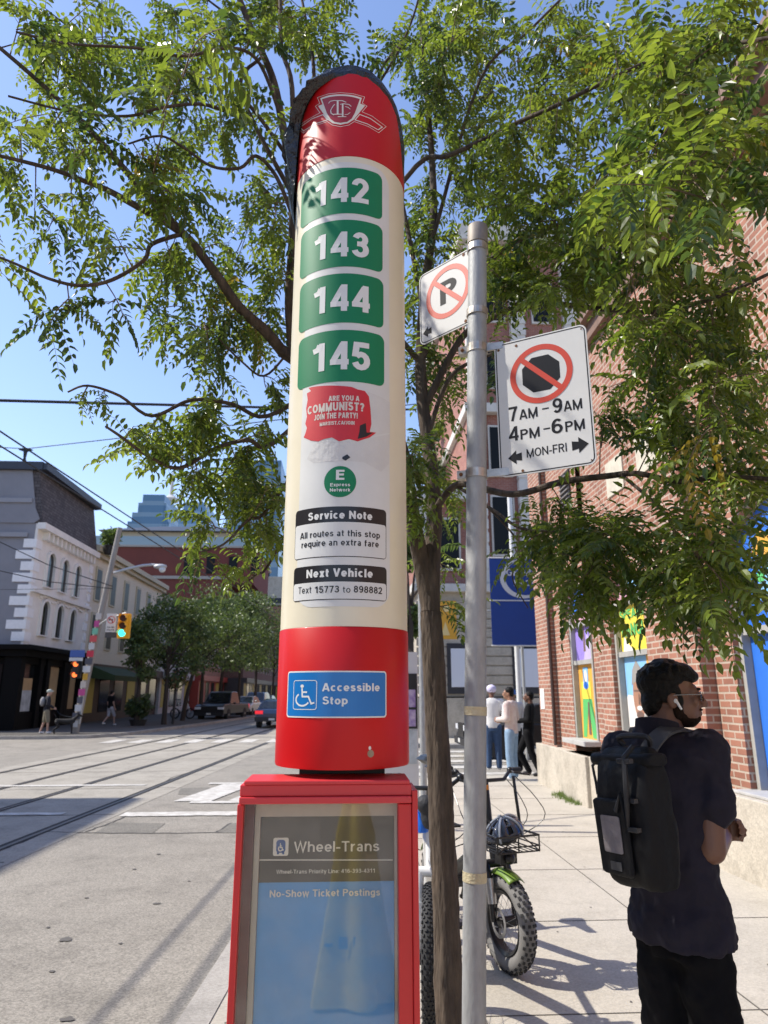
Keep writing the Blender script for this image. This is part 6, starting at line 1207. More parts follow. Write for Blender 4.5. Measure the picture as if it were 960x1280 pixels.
def hand_mb(m, w, d, side, s=1.):
    """a loosely curled hand: palm, four fingers of different lengths, thumb. w wrist, d direction of the palm, side = thumb side"""
    d = d.normalized(); t = (side - d * side.dot(d)).normalized(); n = d.cross(t)
    pc = w + d * .05 * s
    for i in range(4):
        o = t * (.030 - .02 * i) * s; m.chain([w + o * .5, w + d * .09 * s + o], [.016 * s, .0115 * s], 8)
        L = (.036, .042, .040, .032)[i] * s; a = w + d * .09 * s + o; b = a + (d * .8 + n * .5).normalized() * L; c = b + (d * .1 + n * .95).normalized() * L * .75; e = c + (n * .6 - d * .7).normalized() * L * .55; m.chain([a, b, c, e], [.0105 * s, .0095 * s, .009 * s, .0075 * s], 8)
    a = w + d * .025 * s + t * .028 * s; m.chain([w + d * .01 * s, a, a + (t * .6 + d * .8).normalized() * .04 * s, a + (t * .25 + d * .9 + n * .35).normalized() * .068 * s], [.018 * s, .015 * s, .012 * s, .009 * s], 8)
def person(label, x, y, rz, H, sk, hair, top, bottom, shoe, arms, legs, headyaw=0., sleeve='long', z0=0., group=None, vox=.014, shorts=False, lean=0., turban=None, cap=None, beard=None):
    """arms: ((elbow, wrist) right, left) in metres for a 1.75 m figure; legs: ((knee, ankle) right, left)"""
    s = H / 1.75; t = thing('person', label, 'person', (x, y, z0), group); T = Matrix.Translation((x, y, z0)) @ Matrix.Rotation(rz, 4, 'Z') @ Matrix.Scale(s, 4)
    P = lambda p: T @ Vector((p[0], p[1] + lean * max(0, p[2] - .9), p[2]))
    hd, M = head_mb(P((0, .03, 1.62)), rz + headyaw, s); body = hd
    sh = [(sx * .19, 0, 1.41) for sx in (1, -1)]
    cloth = MB(); trs = MB(); shoes = []
    ring = lambda z, rx_, ry_, cy: [P((rx_ * math.cos(q), cy + ry_ * math.sin(q), z)) for q in [2 * math.pi * i / 20 for i in range(20)]]
    cloth.loft([ring(.86, .165, .125, 0), ring(.95, .165, .125, 0), ring(1.08, .155, .115, .0), ring(1.25, .172, .122, .0), ring(1.38, .185, .115, -.005), ring(1.445, .15, .09, -.01), ring(1.49, .07, .065, -.012)])
    for (el, wr), a in zip(arms, sh):
        e, w = P(el), P(wr); a = P(a)
        cloth.chain([P((0.1 * (1 if el[0] > 0 else -1), 0, 1.40)), a, a.lerp(e, .55 if sleeve == 'short' else 1)] + ([w] if sleeve == 'long' else []), [.075 * s, .073 * s, .066 * s] + ([.046 * s] if sleeve == 'long' else []))
        body.chain([a, e, w], [.047 * s, .041 * s, .028 * s]); hand_mb(body, w, (w - e), Vector((0, 0, 1)), s * 1.02)
    for i, (kn, an) in enumerate(legs):
        hp = P((.09 * (1 if i == 0 else -1), 0, .88)); k, a = P(kn), P(an)
        trs.chain([hp, k] + ([] if shorts else [a]), [.105 * s, .078 * s] + ([] if shorts else [.062 * s])); body.chain([hp, k, a], [.075 * s, .052 * s, .036 * s])
        f = MB(); fwd = T.to_3x3() @ Vector((0, 1, 0)); fwd.z = 0; fwd.normalize(); f.chain([a + Vector((0, 0, -.035 * s)), Vector((a.x, a.y, a.z - .05 * s)) + fwd * .13 * s], [.045 * s, .035 * s]); fuse(f, .012, 2).build('shoe', shoe, t, True)
    trs.loft([ring(.80, .15, .115, 0), ring(.9, .158, .12, 0), ring(1.0, .15, .115, 0)])
    fuse(body, vox * .8, 2).build('body', SKIN[sk], t, True)
    fuse(trs, vox, 3).build('shorts' if shorts else 'trousers', bottom, t, True); fuse(cloth, vox, 3).build('shirt', top, t, True)
    if turban:
        h = MB(); h.ball(M @ Vector((0, -.012, .06)), Vector((.108, .118, .092)) * s, M.to_3x3()); h.ball(M @ Vector((0, .035, .095)), Vector((.08, .08, .06)) * s, M.to_3x3()); fuse(h, .012, 3).build('turban', turban, t, True)
    elif cap:
        h = MB(); h.ball(M @ Vector((0, -.012, .055)), Vector((.088, .105, .085)) * s, M.to_3x3()); h.ball(M @ Vector((0, .11, .05)), Vector((.06, .06, .012)) * s, M.to_3x3()); fuse(h, .01, 2).build('cap', cap, t, True)
    else:
        h = MB(); h.ball(M @ Vector((0, -.026, .05)), Vector((.088, .098, .088)) * s, M.to_3x3()); h.ball(M @ Vector((0, -.06, -.01)), Vector((.075, .055, .06)) * s, M.to_3x3()); fuse(h, .01, 2).build('hair', hair, t, True)
    if beard: h = MB(); h.ball(M @ Vector((0, .052, -.075)), Vector((.052, .058, .05)) * s, M.to_3x3()); h.build('beard', beard, t, True)
    return t, P, M
HAIR = mat('black_hair', (.0045, .004, .0035), .55, bump=.9, bscale=45, spec=.22); WTEE = mat('white_cotton', (.68, .67, .66), .9, bump=.25, bscale=14); DENIM = mat('blue_denim', (.045, .085, .17), .9, var=.25, vscale=12); LDEN = mat('light_denim', (.22, .33, .46), .9, var=.15, vscale=12); BLKC = mat('black_cotton', (.006, .006, .007), .9, spec=.2); WSH = mat('white_trainer', (.7, .7, .7), .5)
hang = (((.23, -.02, 1.13), (.23, .08, .88)), ((-.23, -.02, 1.13), (-.23, .08, .88)))
bent = (((.25, -.02, 1.15), (.13, .23, 1.10)), ((-.25, -.02, 1.15), (-.10, .24, 1.12)))
stand = (((.10, .02, .48), (.11, 0, .085)), ((-.10, .02, .48), (-.11, 0, .085)))
g = ground(618, 963); person('person in a white turban, white T-shirt and blue jeans waiting at the corner', g.x, g.y, R(-12), 1.80, 'brown', HAIR, WTEE, DENIM, WSH, (bent[0], hang[1]), stand, sleeve='short', turban=mat('turban_lilac', (.62, .58, .76), .85, bump=.5, bscale=30))
g = ground(642, 975); person('person in a white patterned sweatshirt and pale jeans turned towards the street corner', g.x, g.y, R(55), 1.76, 'tan', HAIR, mat('cream_sweat', (.66, .63, .58), .9, c2=(.5, .36, .34), vscale=7), LDEN, WSH, bent, stand, headyaw=R(15), beard=None)
g = ground(652, 970); person('person with a blue cap and white sleeves standing behind the sweatshirt', g.x + .02, g.y + .55, R(20), 1.72, 'tan', HAIR, WTEE, BLKC, WSH, bent, stand, cap=mat('cap_blue', (.02, .16, .62), .6))
g = ground(672, 972); person('person all in black leaning against the corner of the brick hall', g.x - .05, g.y + .35, R(70), 1.68, 'brown', HAIR, BLKC, BLKC, FRB, bent, (((.05, .22, .47), (.08, .03, .085)), ((-.10, -.05, .48), (-.12, -.22, .085))), lean=-.1)
g = ground(560, 958); person('person in white with a dark shoulder bag crossing behind the slender trunk', g.x - .1, g.y + 1.6, R(-80), 1.72, 'tan', HAIR, WTEE, mat('beige_cotton', (.5, .45, .38), .9), FRB, hang, (((.09, .2, .48), (.10, .22, .1)), ((-.09, -.05, .5), (-.10, -.3, .12))))
g = ground(55, 917, 0); person('pedestrian in khaki shorts and white trainers walking a dog past the black shopfront', g.x, g.y, R(-60), 1.78, 'pale', HAIR, mat('navy_top', (.012, .013, .02), .9), mat('khaki', (.22, .19, .13), .9), WSH, ((( .25, -.02, 1.15), (.22, .2, 1.02)), hang[1]), (((.1, .08, .48), (.1, .1, .085)), ((-.1, -.03, .48), (-.1, -.14, .085))), shorts=True, cap=mat('cap_pale', (.45, .5, .45), .8), vox=.02)
m = MB(); c = WL[bpy.data.objects[-1]] if False else Vector((g.x, g.y, 1.28)); rzv = Matrix.Rotation(R(-60), 3, 'Z'); m.ball(c + rzv @ Vector((0, -.2, 0)), (.15, .1, .2), rzv); o = m.build('backpack', mat('grey_pack', (.22, .22, .23), .8), None, True, loc=c); tag(o, 'grey rucksack on the back of the pedestrian with the dog', 'backpack')
g2 = ground(136, 907, 0); person('pedestrian in a black top and pale shorts striding along the shaded pavement', g2.x, g2.y, R(-35), 1.75, 'pale', HAIR, BLKC, mat('pale_shorts', (.42, .40, .42), .9), WSH, hang, (((.1, .2, .5), (.1, .22, .09)), ((-.1, .0, .5), (-.1, -.3, .16))), shorts=True, sleeve='short', vox=.02)
# dog on a lead
d0 = ground(79, 918, 0); dg = thing('dog', 'dark dog walking on a lead in front of the pedestrian in khaki shorts', 'dog', (d0.x, d0.y, 0)); rz_ = Matrix.Translation(d0) @ Matrix.Rotation(R(-75), 4, 'Z') @ Matrix.Scale(1.25, 4); q = lambda *p: rz_ @ Vector(p)
m = MB(); m.chain([q(0, .24, .42), q(0, .1, .40), q(0, -.1, .42), q(0, -.24, .43)], [.105, .115, .09, .085]); m.chain([q(0, .25, .45), q(0, .36, .56), q(0, .40, .60)], [.075, .06, .065]); m.chain([q(0, .41, .60), q(0, .53, .56)], [.06, .035])
for sx in (-.045, .045): m.ball(q(sx, .38, .66), (.022, .03, .05)); m.chain([q(sx, -.26, .54), q(sx, -.36, .70)], [.02, .01]) if sx > 0 else None; m.chain([q(sx * 1.3, .22, .36), q(sx * 1.3, .24, .2), q(sx * 1.3, .24, .03)], [.05, .03, .025]); m.chain([q(sx * 1.3, -.24, .38), q(sx * 1.3, -.17, .24), q(sx * 1.3, -.3, .15), q(sx * 1.3, -.27, .03)], [.065, .045, .026, .025])
fuse(m, .016, 2).build('body', mat('dog_fur', (.012, .011, .011), .8), dg, True)
m = MB(); m.tube(smooth([Vector((g.x + .3, g.y + .15, 1.0)), Vector((g.x + .6, g.y, .75)), q(0, .3, .52)]), .01, 5); tag(m.build('dog_lead', FRB, None, loc=d0), 'dark lead running from the hand of the pedestrian in khaki shorts to the dog', 'dog lead')
# ------------------------------------------------------------------ the man in black near the camera
MD = 2.72; SHIRT = mat('dark_linen', (.015, .013, .022), .8, var=.25, vscale=6, bump=.5, bscale=9, spec=.25); TRS = mat('black_twill', (.0045, .0045, .0055), .9, spec=.15, bump=.5, bscale=8)
hc = planeY(839, 868, MD); man = thing('person', 'man in dark short sleeved shirt with glasses and a white earbud, head turned aside', 'person', (hc.x, MD, 0))
BRZ = YAW * -1 - R(50); HY = -YAW - R(104)
bx = planeY(834, 1000, MD); T = Matrix.Translation((bx.x, MD, 0)) @ Matrix.Rotation(BRZ, 4, 'Z'); P = lambda *p: T @ Vector(p)
Zh = hc.z
hm, M = head_mb(Vector((hc.x, hc.y, Zh - .01)), HY, 1.0)
dz = Zh - 1.64
neck0 = P(0, -.015, 1.44 + dz)
hm.chain([M @ Vector((0, -.03, -.06)), neck0], [.058, .066])
rs = planeY(884, 936, MD - .10); ls = planeY(776, 938, MD + .14)
re = planeY(889, 1062, MD - .12); rw = planeY(905, 1046, MD + .17)
le = ls + Vector((-.02, .12, -.30)); lw = rw + Vector((-.02, .10, .01))
hm.chain([rs, re], [.05, .050], 14); hm.chain([re, rw], [.050, .031], 14); hand_mb(hm, rw, Vector((.25, .35, .02)), Vector((0, 0, 1)), 1.0); hm.chain([ls, le, lw], [.05, .046, .031], 14); hand_mb(hm, lw, Vector((.6, -.1, .05)), Vector((0, 0, 1)), 1.0)
fuse(hm, .0065, 2).build('body', SKIN['brown'], man, True)
# hair, beard, brow, glasses, earbud
def hb(*L):
    m = MB()
    for p, r in L: m.ball(M @ Vector(p), Vector(r), M.to_3x3(), 18, 12)
    return m
h = hb(((0, -.03, .058), (.083, .098, .082)), ((0, .035, .088), (.068, .06, .045)), ((0, -.072, -.015), (.066, .044, .068)), ((0, .075, .078), (.05, .032, .026)), ((.062, -.02, .02), (.018, .05, .045)), ((-.062, -.02, .02), (.018, .05, .045)), ((.063, .018, -.012), (.012, .016, .03)), ((-.063, .018, -.012), (.012, .016, .03)))
r_ = random.Random(5)
for i in range(70):
    a = r_.uniform(0, 6.28); e = r_.uniform(.25, 1.5); p = Vector((.078 * math.cos(a) * math.cos(e), -.02 + .1 * math.sin(a) * math.cos(e), .062 + .078 * math.sin(e)))
    if p.y > .06 and p.z < .085: continue
    h.ball(M @ p, (.013, .013, .011), None, 8, 6)
fuse(h, .006, 1).build('hair', HAIR, man, True)
h = hb(((0, .046, -.083), (.047, .047, .031)), ((0, .028, -.070), (.056, .034, .028)), ((.052, .012, -.045), (.012, .02, .04)), ((-.052, .012, -.045), (.012, .02, .04)), ((0, .078, -.078), (.026, .022, .020)), ((0, .099, -.047), (.024, .011, .006)))
fuse(h, .005, 2).build('beard', mat('stubble', (.022, .013, .009), .9, bump=.6, bscale=120, spec=.1), man, True)
h = hb(((.032, .094, .030), (.022, .010, .006)), ((-.032, .094, .030), (.022, .010, .006))); h.build('eyebrows', HAIR, man, True)
g = MB(); GM = mat('glasses_metal', (.2, .2, .22), .25, .9); gl_ = mat('lens_tint', (.06, .05, .05), .08, spec=.6, alpha=.75)
for sx in (-1, 1):
    g.tube([M @ Vector((sx * .034 + .026 * math.cos(q), .108 - .012 * abs(sx * .034 + .026 * math.cos(q)) / .06, .002 + .019 * math.sin(q))) for q in [2 * math.pi * i / 20 for i in range(21)]], .0014, 6)
    g.tube([M @ Vector(p) for p in ((sx * .060, .097, .010), (sx * .074, .05, .010), (sx * .080, .0, .008), (sx * .078, -.02, -.01))], .0022, 6)
g.tube([M @ Vector((-.009, .110, .006)), M @ Vector((.009, .110, .006))], .0014, 6); go = g.build('glasses', GM, man, True)
for sx in (-1, 1): g = MB(); g.add([M @ Vector((sx * .034 + .025 * math.cos(q), .1075, .002 + .018 * math.sin(q))) for q in [2 * math.pi * i / 20 for i in range(20)]], [tuple(range(20))]); g.build('lens', gl_, go)
e = MB(); side = 1
for sx in (1,): e.ball(M @ Vector((sx * .080, .002, -.014)), (.008, .008, .009)); e.chain([M @ Vector((sx * .084, .006, -.018)), M @ Vector((sx * .083, .018, -.042))], [.0052, .0046])
e.build('earbud', mat('earbud_white', (.8, .8, .8), .25), man, True)
# shirt
S_ = MB(); ring = lambda z, rx_, ry_, cy, cx=0: [P(cx + rx_ * math.cos(q), cy + ry_ * math.sin(q), z + dz) for q in [2 * math.pi * i / 28 for i in range(28)]]
S_.loft([ring(.785, .190, .150, .010), ring(.86, .186, .146, .01), ring(.93, .172, .132, .01), ring(1.0, .16, .122, .0), ring(1.15, .158, .118, -.005), ring(1.28, .172, .12, -.01), ring(1.38, .175, .112, -.015), ring(1.445, .15, .095, -.02), ring(1.50, .092, .082, -.02), ring(1.525, .07, .07, -.018)])
inn = lambda a, b, k: a.lerp(b, k)
cR, cL = P(.10, -.01, 1.395 + dz), P(-.10, -.01, 1.395 + dz)
se = inn(rs, re, .60) + Vector((.012, 0, 0)); S_.chain([cR, rs, inn(rs, re, .3), se], [.088, .079, .079, .080], 16); S_.chain([cL, ls, inn(ls, le, .6)], [.088, .079, .077], 16)
o = fuse(S_, .010, 4).build('shirt', SHIRT, man, True)
dtx = bpy.data.textures.new('folds', 'CLOUDS'); dtx.noise_scale = .07; dtx.noise_depth = 2
dm_ = o.modifiers.new('folds', 'DISPLACE'); dm_.texture = dtx; dm_.strength = .034; dm_.mid_level = .5; dm_.texture_coords = 'LOCAL'
c = MB(); c.loft([[neck0 + (T.to_3x3() @ Vector((r * math.cos(q), r * .95 * math.sin(q) - .005, z - .016 * math.sin(q)))) for q in [2 * math.pi * i / 24 for i in range(24)]] for r, z in ((.088, .04), (.079, .100), (.071, .102), (.072, .04))]); c.build('collar', SHIRT, man, True)
t_ = MB()
for sx, yy in ((1, .0), (-1, .03)):
    t_.chain([P(sx * .078, 0, .84 + dz), P(sx * .092, .02, .48 + dz), P(sx * .10, yy, .04)], [.092, .090, .094], 18)
t_.loft([ring(.74, .145, .108, .0), ring(.85, .140, .102, .0), ring(.98, .125, .092, 0)])
o = fuse(t_, .012, 4).build('trousers', TRS, man, True); d2 = o.modifiers.new('folds', 'DISPLACE'); d2.texture = dtx; d2.strength = .035; d2.mid_level = .5; d2.texture_coords = 'LOCAL'
for sx, yy in ((1, 0), (-1, .03)):
    f = MB(); f.chain([P(sx * .11, yy - .04, .05), P(sx * .12, yy + .15, .04)], [.05, .042]); fuse(f, .01, 2).build('shoe', FRB, man, True)
# rucksack
NY = mat('black_nylon', (.0045, .0045, .0055), .65, var=.2, vscale=20, bump=.45, bscale=14, spec=.25); WEB = mat('webbing', (.013, .013, .015), .6); BKL = mat('buckle_plastic', (.02, .02, .022), .25)
top = planeY(783, 932, MD - .20); bot = planeY(808, 1106, MD - .22); bp = thing('backpack', 'black roll top rucksack with a grey mesh window on the back of the nearest man', 'backpack', (bot.x, bot.y, bot.z))
back = (T.to_3x3() @ Vector((-.30, -1, 0))).normalized(); sx_ = Vector((0, 0, 1)).cross(back).normalized(); sx_ = -sx_ if sx_.x < 0 else sx_
ax = (top - bot); Lp = ax.length; ax.normalize(); sx_ = (sx_ - ax * sx_.dot(ax)).normalized(); nb = ax.cross(sx_).normalized(); nb = nb if nb.dot(back) > 0 else -nb
K = lambda u, v, d: bot + sx_ * (u * (.78 + .12 * v)) + ax * (v * Lp) + nb * (d * .82)
def section(v, w, d0, d1, k=5):
    return [K(x, v, y) for x, y in rr(-w, w, d0, d1, min(.05, (d1 - d0) * .42), k)]
m = MB(); m.loft([section(-.02, .115, -.06, .05), section(.0, .135, -.08, .075), section(.06, .148, -.09, .095), section(.3, .155, -.09, .105), section(.6, .15, -.09, .10), section(.82, .142, -.085, .085), section(.93, .135, -.06, .05), section(1.0, .13, -.03, .015)])
o = m.build('main_compartment', NY, bp, True); sb = o.modifiers.new('s', 'SUBSURF'); sb.levels = 2; sb.render_levels = 2; dd = o.modifiers.new('f', 'DISPLACE'); dd.texture = dtx; dd.strength = .018; dd.texture_coords = 'LOCAL'
m = MB(); m.loft([[K(u, .90 + a, b) for a, b in rr(-.055, .05, -.055, .06, .04, 5)] for u in (-.175, -.16, 0, .15, .165)]); o = m.build('rolled_top', NY, bp, True); sb = o.modifiers.new('s', 'SUBSURF'); sb.levels = 1; sb.render_levels = 1
m = MB(); m.prism(rr(-.12, .07, .08, .62, .03), lambda u, v, d: K(u, v, d), .10, .122); o = m.build('front_pocket', NY, bp, bevel=.008)
m = MB(); m.prism(rr(-.075, .035, .24, .50, .012), lambda u, v, d: K(u, v, d), .123, .127); m.build('mesh_window', mat('grey_mesh', (.17, .15, .155), .6, var=.25, vscale=14, bump=.6, bscale=12), bp)
m = MB(); m.prism(rr(-.05, .015, .12, .18, .004), lambda u, v, d: K(u, v, d), .123, .127); m.build('label_patch', mat('patch_grey', (.045, .045, .048), .6), bp)
m = MB()
for v in (.90, .62, .42): m = MB(); m.prism(rr(.055, .125, v - .018, v + .018, .004), lambda u, w, d: K(u, w, d), .095, .118); m.build('buckle', BKL, bp, bevel=.003)
m = MB(); m.tube([K(.085, 1.0, .05), K(.09, .93, .108), K(.095, .8, .118), K(.09, .62, .122), K(.08, .45, .122), K(.06, .66, .125), K(.03, .54, .13)], .009, 6); m.build('closing_strap', WEB, bp, True)
m = MB(); m.tube([K(-.17, .9, .0), K(-.19, .84, .03), K(-.185, .70, .03), K(-.18, .62, .035)], .005, 6); m.build('loose_strap', WEB, bp, True)
m = MB(); m.tube(smooth([K(-.05, 1.0, -.04), K(-.06, 1.06, -.02), K(.02, 1.075, -.02), K(.09, 1.06, -.03), K(.08, 1.0, -.05)]), .010, 8); m.build('grab_handle', WEB, bp, True)
shR = planeY(822, 908, MD - .07)
def strap(P_, w, mt):
    P_ = smooth(P_, 5); m = MB(); L = []
    for i, p in enumerate(P_):
        t = (P_[min(i + 1, len(P_) - 1)] - P_[max(0, i - 1)]).normalized(); o_ = (p - P(0, 0, 1.2 + dz)); s = t.cross(o_).normalized(); n_ = s.cross(t); L.append([p - s * w - n_ * .004, p + s * w - n_ * .004, p + s * w + n_ * .006, p - s * w + n_ * .006])
    m.loft(L); m.build('shoulder_strap', mt, bp, True)
PAD = mat('strap_padding', (.05, .05, .055), .6, var=.15, vscale=30)
strap([K(.07, .80, -.06), planeY(800, 965, MD - .17), planeY(812, 935, MD - .175), planeY(830, 915, MD - .13), planeY(850, 911, MD - .05), planeY(866, 920, MD + .06), planeY(872, 960, MD + .14)], .03, PAD)
strap([K(-.07, .80, -.06), ls + Vector((.07, -.06, .03)), ls + Vector((.09, .03, .085)), ls + Vector((.10, .12, 0))], .03, PAD)
# ================================================================== vehicles
GLC = mat('car_glass', (.015, .018, .02), .08, spec=.5); TAIL = mat('tail_lamp', (.5, .01, .02), .25, emit=(1, .03, .05), es=.5); HL = mat('head_lamp', (.7, .72, .75), .15)
def car(name, label, x, y, rz, L, W, Hh, paint, kind):
    """front towards local +y"""
    t = thing(name, label, {'pickup_truck': 'pickup truck'}.get(name, 'car'), (0, 0, 0)); gc = .2
    if kind == 'pickup': prof = [(-.5, .42), (-.5, .78), (-.49, .98), (-.13, 1.0), (-.12, 1.0), (.12, 1.02), (.30, 1.06), (.46, 1.02), (.5, .9), (.5, .42)]; cab = [(-.13, 1.0), (-.10, 1.80), (.05, 1.84), (.13, 1.78), (.25, 1.05)]
    elif kind == 'suv': prof = [(-.5, .38), (-.5, .8), (-.485, .98), (.2, 1.0), (.45, .92), (.5, .75), (.5, .38)]; cab = [(-.48, .98), (-.43, 1.55), (-.3, 1.68), (.03, 1.66), (.22, .99)]
    else: prof = [(-.5, .35), (-.5, .72), (-.485, .93), (.2, .92), (.46, .78), (.5, .6), (.5, .35)]; cab = [(-.42, .93), (-.28, 1.33), (-.1, 1.43), (.06, 1.40), (.24, .91)]
    k = Hh / max(b for a, b in cab)
    def solid(pr, w0, w1):
        m = MB(); lo = min(b for a, b in pr); hi = max(b for a, b in pr)
        f = lambda u, v, d: Vector((d * (w0 + (w1 - w0) * max(0, (v - lo) / (hi - lo))) , u * L, v * k)); m.prism(pr, f, -1, 1); return m
    body = solid(prof, W / 2, W / 2 * .96).build('body', paint, t, bevel=.05)
    if kind == 'pickup':
        m = MB(); m.box(-W / 2 + .09, W / 2 - .09, -.485 * L, -.14 * L, .7 * k, 1.003 * k); m.build('cargo_bed', mat('bed_black', (.015, .015, .015), .7), t)
    c = solid(cab, W / 2 * .93, W / 2 * .76).build('cabin', paint, t, bevel=.03)
    lo = cab[0][1]; hi = max(b for a, b in cab); wr = lambda v: W / 2 * .93 + (W / 2 * (.76 - .93)) * (v - lo) / (hi - lo)
    for sx in (-1, 1):
        m = MB(); q = [(a * .93 + (cab[0][0] + cab[-1][0]) / 2 * .07, lo + (b - lo) * .88 + .04) for a, b in cab]; m.add([Vector((sx * (wr(b) + .008), a * L, b * k)) for a, b in q], [tuple(range(len(q)))]); m.build('side_window', GLC, c)
    for (a, b), (a2, b2), nm, s in ((cab[-1], cab[-2], 'windscreen', 1), (cab[0], cab[1], 'rear_window', -1)):
        m = MB(); m.add([Vector((x_ * (wr(bb) - .07), aa * L + s * .012, bb * k + .006)) for x_, aa, bb in ((-1, a + (a2 - a) * .08, b + (b2 - b) * .08), (1, a + (a2 - a) * .08, b + (b2 - b) * .08), (1, a + (a2 - a) * .93, b + (b2 - b) * .93), (-1, a + (a2 - a) * .93, b + (b2 - b) * .93))], [(0, 1, 2, 3)]); m.build(nm, GLC, c)
    wr_ = .38 if kind == 'pickup' else .33
    for sx in (-1, 1):
        for yy in (-.31, .31):
            w = bpy.data.objects.new('wheel', None); COL.objects.link(w); w.parent = t; WL[w] = Vector((0, 0, 0)); cx = sx * (W / 2 - .1)
            m = MB(); m.lathe([(wr_ * .62, -.11), (wr_ * .96, -.11), (wr_, -.07), (wr_, .07), (wr_ * .96, .11), (wr_ * .62, .11)], (cx, yy * L, wr_), 20, 'x'); m.build('tyre', RUB, w, True)
            m = MB(); m.lathe([(.03, -.115), (wr_ * .6, -.09), (wr_ * .6, .09), (.03, .115)], (cx, yy * L, wr_), 14, 'x'); m.build('rim', CHR, w)
        m = MB(); m.box(sx * (W / 2 - .02), sx * (W / 2 - .42), .5 * L - .1, .5 * L + .012, .72 * k, .86 * k); m.build('headlight', HL, t)
        m = MB(); m.box(sx * (W / 2 - .02), sx * (W / 2 - (.2 if kind == 'pickup' else .42)), -.5 * L - .012, -.5 * L + .1, .70 * k, (.98 if kind != 'sedan' else .86) * k); m.build('tail_light', TAIL, t)
        m = MB(); m.ball((sx * (W / 2 + .1), .17 * L, 1.08 * k), (.1, .06, .07)); m.build('wing_mirror', paint, t, True)
    m = MB(); m.box(-W / 2 + .44, W / 2 - .44, .5 * L - .05, .5 * L + .008, .55 * k, .9 * k); m.build('grille', mat('grille_black', (.015, .015, .015), .4), t)
    for ya_, yb_, zt in ((.5 * L - .05, .5 * L + .06, .52), (-.5 * L - .06, -.5 * L + .05, .55)): m = MB(); m.box(-W / 2 + .02, W / 2 - .02, ya_, yb_, .34 * k, zt * k); m.build('bumper', mat('bumper_dark', (.02, .02, .022), .5) if kind != 'suv' else paint, t)
    for s in (1, -1): m = MB(); m.box(-.15, .15, s * (.5 * L + .062) - .002, s * (.5 * L + .062) + .002, .40 * k, .5 * k); m.build('number_plate', SG, t)
    t.location = (x, y, RZ); t.rotation_euler = (0, 0, rz); return t
BLKCAR = mat('black_car_paint', (.010, .011, .013), .3, coat=.3); WCAR = mat('white_car_paint', (.62, .62, .60), .25, coat=.6); BLUCAR = mat('navy_car_paint', (.018, .032, .08), .2, coat=.8); GRYCAR = mat('blue_grey_car_paint', (.05, .09, .17), .25, coat=.6)
ROT = R(-4)
def park(px, D): return planeY(px, 890, D)
p_ = park(279, 49); car('pickup_truck', 'black pickup truck parked facing the camera under the street trees', p_.x, 49, math.pi + ROT + R(-5), 5.6, 1.95, 1.85, BLKCAR, 'pickup')
p_ = park(306, 57); car('parked_car', 'white car parked behind the black pickup truck', p_.x, 57, math.pi + ROT, 4.6, 1.8, 1.5, WCAR, 'sedan')
p_ = park(320, 65); car('parked_car', 'blue grey sport utility car parked behind the white car', p_.x, 65, math.pi + ROT, 4.7, 1.9, 1.8, GRYCAR, 'suv')
p_ = park(331, 73); car('parked_car', 'small black car parked farthest along the kerb', p_.x, 73, math.pi + ROT, 4.5, 1.8, 1.5, BLKCAR, 'sedan')
p_ = planeY(342, 890, 39); car('moving_car', 'navy car with a red tail lamp driving away, half hidden by the red column', p_.x + .3, 39, ROT, 4.5, 1.78, 1.45, BLUCAR, 'sedan')
g = ground(236, 899, 0); pb = copy_b = dup(b2, (g.x, g.y + .3, 0), R(75), 'dark bicycle leaning by a street tree in front of the white shopfront')
p_ = planeY(676, 905, 21); car('parked_car', 'dark car on the side street behind the people at the corner', 5.6, 20.4, R(90), 4.6, 1.8, 1.48, BLKCAR, 'sedan')
# ================================================================== banners, posts and boards around the crossing
BN = mat('banner_blue', (.015, .055, .26), .6, var=.08, vscale=2); BY = mat('banner_orange', (.72, .36, .03), .6); WP = mat('white_post', (.66, .66, .64), .5)
b0 = ground(650, 931); pp = thing('banner_post', 'pale street post carrying the blue banner behind the people at the corner', 'post', (planeY(648, 850, 19).x, 19, 0)); xx = pp.location.x
m = MB(); m.tube([(xx, 19, -.1), (xx, 19, 7.2)], .07, 12); m.build('post', WP, pp, True); m = MB(); m.tube([(xx + .17, 19.1, -.1), (xx + .17, 19.1, 4.2)], .045, 10); m.build('conduit', LGREY, pp, True)
A = planeY(615.5, 807, 18.9); B = planeY(690, 698, 18.9); bn = thing('street_banner', 'blue cloth banner with a white crescent emblem hanging from the pale post', 'banner', ((A.x + B.x) / 2, 18.9, A.z)); S = Plane((A.x, 18.9, A.z), (1, 0, 0), (0, -1, 0)); w = B.x - A.x; h = B.z - A.z
for z0, z1, nm in ((.0, .50, 'lower_cloth'), (.515, 1.0, 'upper_cloth')): m = MB(); m.prism([(0, z0 * h), (w, z0 * h), (w, z1 * h), (0, z1 * h)], lambda u, v, d: S.pt(u, v, d), -.012, 0); m.build(nm, BN, bn)
m = MB(); c = (w * .52, h * .76); r = w * .36
P_ = [(c[0] + r * math.cos(R(a)), c[1] + r * .86 * math.sin(R(a))) for a in range(75, 320, 10)] + [(c[0] + r * .08 + r * .86 * math.cos(R(a)), c[1] + r * .04 + r * .76 * math.sin(R(a))) for a in range(310, 80, -10)]
fill(m, S, P_, .004); text(m, S, 'GEORGE', c[0] - r * .72, c[0] + r * .95, c[1] + r * .12, r * .30, .004, bold=.02); text(m, S, 'BROWN', c[0] - r * .4, c[0] + r * .9, c[1] - r * .32, r * .26, .004, bold=.02); m.build('emblem', WP, bn)
m = MB()
for z in (0, .507, 1): m.tube([S.pt(-.02, z * h, -.006), S.pt(w, z * h, -.006)], .02, 6)
m.build('rod', WP, bn)
